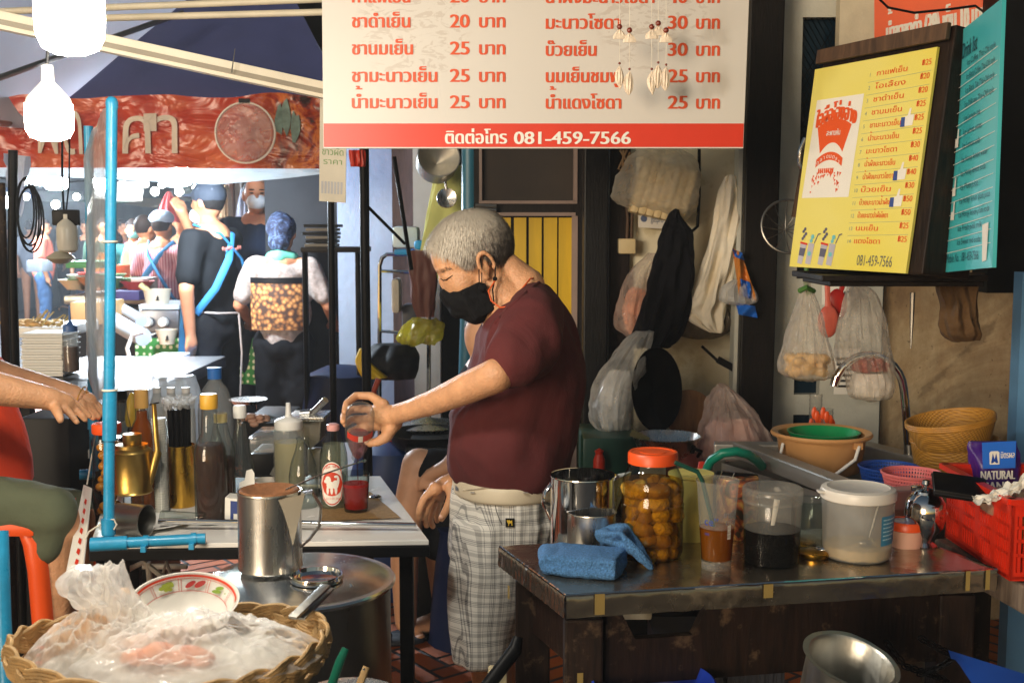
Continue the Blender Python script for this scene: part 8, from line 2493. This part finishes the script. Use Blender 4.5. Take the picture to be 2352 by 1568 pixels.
x.bump(x.math('ADD', x.noise(9, 5, x.co((1, 1, .4))), x.math('MULTIPLY', x.noise(400, 2), .1)), .5, .02)
b = B().rows(Ym, [(1104, 1048, 1298, .172), (1150, 1042, 1300, .182), (1200, 1038, 1300, .186), (1245, 1036, 1290, .18), (1275, 1040, 1270, .16)], n=48)
b.rows(2.865, [(1190, 1040, 1290, .10), (1260, 1036, 1262, .10), (1330, 1034, 1232, .098), (1400, 1034, 1210, .095), (1450, 1037, 1194, .092), (1510, 1042, 1180, .09)], n=40)
b.rows(3.05, [(1190, 1044, 1290, .10), (1300, 1050, 1255, .10), (1400, 1056, 1225, .092), (1492, 1060, 1205, .088)], n=40)
shorts = b.build('shorts', x.m, t, remesh=.0075, sm=4, disp=(.010, 10, (1.4, 1.4, .5)))
folds(shorts.data, .010, (.12, 0, 1), (17, 17, 2.6))
mbelt = mat('belt_cream', (206, 192, 166), .5, var=.06)
b = B().rows(Ym, [(1086, 1043, 1304, .185), (1092, 1040, 1305, .190), (1116, 1039, 1304, .191), (1122, 1042, 1303, .186)], n=64, sub=3)
belt = b.build('belt', mbelt, t, angle=60)
b = B()
top_ = [(1062 + i * 11, 1092 - i * .6) for i in range(9)]
bot_ = [(1062 + i * 11, 1126 - i * 1.1) for i in range(9)]
pp = patch(belt, top_ + bot_, .006)
b.add(pp, [(i, i + 1, i + 10, i + 9) for i in range(8)])
b.build('belt_tip', mat('belt_tip', (214, 202, 178), .45), t)
b = B()
for x_ in (1078, 1200, 1262):
    p_ = patch(belt, [(x_, 1084), (x_ + 11, 1084), (x_ + 12, 1132), (x_ + 1, 1132)], .009)
    b.hexa(p_, V((0, 1, 0)), .003)
b.build('belt_loop', x.m, t, smooth=False)
b = B(); p_ = patch(belt, [(1043, 1094), (1050, 1094), (1053, 1126), (1046, 1126)], .008); b.hexa(p_, V((0, 1, 0)), .004)
b.build('buckle', M['dullsteel'], t, smooth=False)
b = B(); b.tube(patch(shorts, [(1134, 1130), (1136, 1150), (1140, 1172), (1147, 1192), (1153, 1204)], .0005), .0012, 6)
b.tube(patch(shorts, [(1245, 1150), (1262, 1158), (1276, 1160)], .0005), .0035, 6)
b.build('pocket_seam', mat('seam_grey', (92, 90, 88), .9), t)
b = B(); p_ = patch(shorts, [(1161, 1190), (1181, 1190), (1181, 1210), (1161, 1210)], .004); b.hexa(p_, V((0, 1, 0)), .003)
b.build('pocket_patch', M['black'], t, smooth=False)
b = B()
for pl in ([(1165, 1197), (1169, 1193), (1173, 1196), (1176, 1194), (1177, 1200), (1167, 1202)], [(1168, 1200), (1170, 1200), (1169, 1207), (1167, 1207)], [(1174, 1199), (1176, 1199), (1177, 1206), (1175, 1206)], [(1164, 1194), (1166, 1193), (1167, 1199), (1165, 1199)]):
    p_ = patch(shorts, pl, .0062); b.add(p_, [tuple(range(len(p_)))])
b.build('animal_patch', mat('patch_gold', (206, 170, 40), .6), t, smooth=False)
b = B()
for Yl, dx in ((2.87, 0), (3.05, 16)):
    k_ = P(1118 + dx, 1420, Yl)
    b.ell((k_.x - .04, Yl, .025), (.13, .05, .022))
b.build('sandals', M['black'], t)
# bottle in the hand, mouth down
Cb, Cm = P(828, 942, 2.80), P(822, 1050, 2.93)
ax = (Cm - Cb)
L0 = ax.length
Rb = ax.to_track_quat('Z', 'Y').to_matrix()
t = thing('pouring_bottle', 'upturned glass soda bottle with orange label held over the red drink', 'bottle', tuple(Cb))
s_ = L0
B().lathe(Cb, [(0, .006), (.02, .004), (.028, 0), (.034, .006), (.036, .016), (.0365, s_ * .45), (.034, s_ * .56), (.024, s_ * .76), (.015, s_ * .92), (.0135, s_ * .97)], 40, Rb).build('glass_body', glass('bottle_glass', (246, 248, 247), (186, 194, 194), dirt=.05), t)
B().lathe(Cb, [(.0135, s_ * .96), (.0165, s_ * .97), (.0165, s_ * .995), (.0135, s_), (.011, s_)], 32, Rb).build('lip', glass('lip_glass', (236, 238, 236), (150, 156, 156)), t)
B().lathe(Cb, [(0, s_ * .55), (.030, s_ * .56), (.022, s_ * .76), (.012, s_ * .95), (0, s_ * .95)], 28, Rb).build('drink', liquid('pale_pink', (206, 150, 150), .22, (226, 180, 178)), t)
b = B()
for a0, a1, mi in ((-150, -100, 0), (-100, -82, 1), (-82, -30, 0)):
    b.m = 0 if mi == 0 else 1
    b.lathe(Cb, [(.0369, s_ * .30), (.0369, s_ * .42)], 10, Rb, radians(a0), radians(a1))
b.build('label', [M['red'], M['paper']], t)
tag(B().tube([Cm + V((0, 0, .004)), Cm + V((-.002, .002, -.03)), Cm + V((-.001, .004, -.062))], [.003, .0022, .0015], 8).build('poured_stream', glass('stream', (240, 200, 198), (190, 120, 118))), 'thin stream of drink falling from the upturned bottle', 'liquid')

# ------------------------------------------------ seated customer at the picture edge
t = thing('person', 'seated customer in orange tee and olive shorts reaching over the table', 'person', (P(-110, 1200, 2.95).x, 2.95, 0))
b = B()
Yc = 2.95
b.ell(P(-130, 640, Yc), (.085, .078, .11)); b.limb([P(-135, 720, Yc), P(-145, 800, Yc)], [.058, .065])
b.limb([P(-140, 860, Yc), P(-110, 1100, Yc)], [.14, .14]); b.limb([P(-140, 830, 2.80), P(-140, 830, 3.1)], [.06, .06])
def reach(b, sh, el, wr, r, hand, fing, thumb):
    b.limb([P(*sh), P(*el), P(*wr)], r, 16)
    b.limb([P(*wr), P(*hand)], [r[2], .026], 14)
    for pts, rr_ in fing: b.limb([P(*p) for p in pts], rr_, 10)
    b.limb([P(*p) for p in thumb], [.014, .0115, .009], 10)
reach(b, (-150, 850, 2.78), (-30, 888, 2.66), (118, 916, 2.74), [.052, .043, .028], (148, 926, 2.77),
    [([(150, 914, 2.80), (178, 930, 2.825), (194, 944, 2.835), (206, 955, 2.84)], [.0115, .0092, .0085, .0072]), ([(150, 922, 2.775), (174, 942, 2.78), (188, 954, 2.785), (196, 964, 2.79)], [.0115, .0092, .0085, .0072]), ([(144, 930, 2.75), (160, 948, 2.735), (170, 960, 2.73), (177, 969, 2.73)], [.0115, .0092, .0082, .007])],
    [(124, 930, 2.73), (134, 950, 2.70), (139, 964, 2.69)])
reach(b, (-120, 820, 3.1), (10, 868, 3.02), (165, 905, 3.0), [.05, .042, .027], (200, 922, 3.0),
    [([(205, 918, 3.02), (225, 932, 3.03), (238, 944, 3.03)], [.0125, .0105, .0085]), ([(206, 926, 3.0), (224, 940, 3.0), (236, 952, 3.0)], [.0125, .0105, .0085]), ([(202, 932, 2.98), (216, 948, 2.98), (226, 958, 2.98)], [.0125, .0105, .0085]), ([(196, 934, 2.97), (206, 950, 2.965), (214, 960, 2.965)], [.0115, .0095, .008])],
    [(185, 926, 2.96), (190, 944, 2.95), (194, 954, 2.95)])
for Yl, kx in ((2.82, 130), (3.05, 170)):
    kn = P(kx, 1190, Yl)
    b.limb([P(-130, 1165, Yl), P(20, 1158, Yl), kn, V((kn.x - .03, Yl, .1))], [.075, .056, .056, .042], 16)
    b.limb([V((kn.x - .03, Yl, .05)), V((kn.x + .1, Yl - .01, .03))], [.04, .028], 12)
b.build('body', M['skin'], t, remesh=.0042, sm=2)
b = B().rows(Yc, [(790, -190, -90, .10), (840, -215, -40, .19), (900, -225, 0, .19), (960, -225, 26, .18), (1020, -225, 48, .18), (1070, -222, 62, .18), (1118, -215, 68, .18)], n=44)
b.limb([P(-150, 850, 2.78), P(-60, 880, 2.70)], [.075, .066]); b.limb([P(-130, 830, 3.1), P(-40, 860, 3.04)], [.075, .066])
b.build('shirt', mat('tee_orange', (222, 66, 28), .85, var=.06, bump=.2, bs=30), t, remesh=.009, sm=5, disp=(.010, 9, (1, 1, .6)))
b = B()
for Yl, kx in ((2.80, 128), (3.05, 168)):
    b.limb([P(-150, 1165, Yl), P(20, 1158, Yl), P(kx - 10, 1178, Yl)], [.09, .068, .07], 18)
    kn = P(kx, 1200, Yl)
    b.limb([P(kx - 10, 1190, Yl), P(kx - 22, 1250, Yl)], [.062, .058], 18)
b.build('shorts', mat('olive_cloth', (86, 92, 70), .9, var=.12, bump=.25, bs=40), t, remesh=.008, sm=5, disp=(.009, 9))
b = B(); b.ell(P(-128, 622, Yc + .02), (.09, .085, .10)); b.build('hair', hair_dark, t)
b = B()
for Yl, kx in ((2.82, 130), (3.05, 170)):
    kn = P(kx, 1190, Yl); b.ell((kn.x + .04, Yl, .02), (.13, .05, .02))
b.build('sandals', M['black'], t)
B().tube([P(188, 912, 2.96) + V((.0 + .028 * cos(j * pi / 7) * .3, .03 * sin(j * pi / 7), .028 * cos(j * pi / 7))) for j in range(15)], .0016, 6).build('bracelet', mat('bracelet_gold', (206, 160, 60), .3, m=.8), t)
t = thing('plastic_stool', 'orange plastic stool under the seated customer', 'stool', (P(-60, 1220, 2.9).x, 2.9, 0))
zs = P(60, 1212, 2.72).z
xs0, xs1 = P(-190, 1228, 2.8).x, P(70, 1228, 2.72).x
B().box(((xs0 + xs1) / 2, 2.92, zs - .012), (xs1 - xs0, .36, .035)).build('seat', M['orange'], t, bevel=.012)
for sx_, dx in ((xs0, -.02), (xs1, .02)):
    for y_ in (2.77, 3.07):
        B().tube([(sx_ - dx * 1.6, y_, zs - .015), (sx_ - dx * .6, y_, zs - .05), (sx_ - dx * .2, y_, zs - .12), (sx_ + dx, y_, 0.0)], [.02, .028, .027, .024], 12).build('leg', M['orange'], t)
# ------------------------------------------------ seated person behind the man, mostly hidden
t = thing('person', 'barefoot seated person in black shorts half hidden behind the man', 'person', (P(1110, 1300, 4.05).x, 4.05, 0))
Yq = 4.05
b = B()
hip = P(1120, 1120, Yq)
b.limb([P(1130, 880, Yq), P(1125, 1000, Yq), hip], [.12, .13, .14], 14); b.ell(P(1120, 770, Yq), (.085, .075, .11)); b.limb([P(1122, 800, Yq), P(1126, 880, Yq)], [.055, .06])
kn = P(962, 1068, 3.98)
b.limb([P(1110, 1110, 3.98), kn, P(942, 1150, 3.96), V((P(930, 1400, 3.96).x, 3.96, .32)), V((P(932, 1400, 3.96).x, 3.96, .10))], [.085, .062, .055, .05, .04], 16)
b.limb([P(1110, 1130, 4.2), P(1010, 1235, 4.15), P(1012, 1300, 4.14), V((P(1018, 1400, 4.12).x, 4.12, .085))], [.085, .064, .052, .036], 16)
ft = V((P(1018, 1420, 4.12).x, 4.12, .05))
b.limb([ft, ft + V((-.07, -.05, -.005)), ft + V((-.12, -.08, -.018))], [.04, .036, .028], 14)
for i in range(5):
    p0 = ft + V((-.115 + .012 * i, -.065 - .012 * i, -.022))
    b.limb([p0, p0 + V((-.03 + .003 * i, -.022, -.006))], [.0125, .0095 if i else .012], 8)
b.limb([P(1110, 890, 3.95), P(1085, 1010, 3.88), P(1030, 1070, 3.88), P(990, 1090, 3.9)], [.05, .04, .03, .024], 14)
for i in range(4): b.limb([P(990, 1086 + 6 * i, 3.9), P(975, 1094 + 7 * i, 3.9), P(966, 1104 + 6 * i, 3.9)], [.013, .011, .009], 8)
b.limb([P(1000, 1098, 3.9), P(990, 1116, 3.89), P(984, 1128, 3.89)], [.013, .011, .009], 8)
b.build('body', mat('skin_pale', (206, 156, 122), .5, var=.08, vs=22), t, remesh=.008, sm=3)
b = B(); b.limb([P(1130, 900, Yq), P(1125, 1010, Yq), P(1120, 1100, Yq)], [.14, .15, .16], 14); b.limb([P(1112, 890, 3.95), P(1098, 960, 3.9)], [.06, .055]); b.build('shirt', mat('dark_shirt', (32, 32, 36), .9), t, remesh=.012, sm=4)
b = B(); b.limb([P(1115, 1110, 3.98), P(1000, 1085, 3.98)], [.115, .088], 16); b.limb([P(1115, 1130, 4.2), P(1015, 1215, 4.12), P(1010, 1232, 4.12)], [.12, .10, .09], 16); b.ell(hip, (.17, .2, .14))
b.build('shorts', mat('shorts_black', (20, 20, 23), .9), t, remesh=.012, sm=4)
b = B(); b.ell(P(1124, 755, 4.07), (.092, .085, .1)); b.build('hair', hair_black, t)
b = B(); b.ell(ft + V((-.06, -.04, -.042)), (.15, .06, .014)); b.build('flip_flop', mat('sandal_navy', (24, 30, 44), .6), t)
tag(B().ell(V((P(905, 1460, 4.0).x, 4.0, .018)), (.12, .05, .018)).tube([V((P(905, 1460, 4.0).x - .08, 3.97, .03)), V((P(905, 1460, 4.0).x - .05, 3.98, .08)), V((P(905, 1460, 4.0).x - .01, 4.0, .035))], .006, 6).build('flip_flop', mat('sandal_grey', (40, 44, 52), .6)), 'empty dark flip flop beside the white table leg', 'sandal')
t = thing('seat_stool', 'navy plastic stool under the barefoot person', 'stool', (hip.x, Yq, 0))
B().lathe((hip.x - .03, Yq + .02, 0), [(.2, 0), (.19, .02), (.15, hip.z - .16), (.16, hip.z - .14), (0, hip.z - .135)], 20).build('body', mat('stool_navy', (24, 34, 66), .5), t)
bpy.data.objects.remove(_to)
for o in list(sc.collection.objects):
    if '_l' in o: del o['_l']
# ------------------------------------------------ night air
b = B().box((0, 15, 4.5), (96, 96, 11))
hz = N('haze')
hv = hz.n('VolumePrincipled')
hv.inputs['Color'].default_value = (.86, .92, 1, 1)
hv.inputs['Density'].default_value = .0042
hz.t.links.new(hv.outputs[0], hz.out.inputs['Volume'])
for l_ in list(hz.out.inputs['Surface'].links): hz.t.links.remove(l_)
o = b.build('haze', hz.m, smooth=False)
o['kind'] = 'stuff'
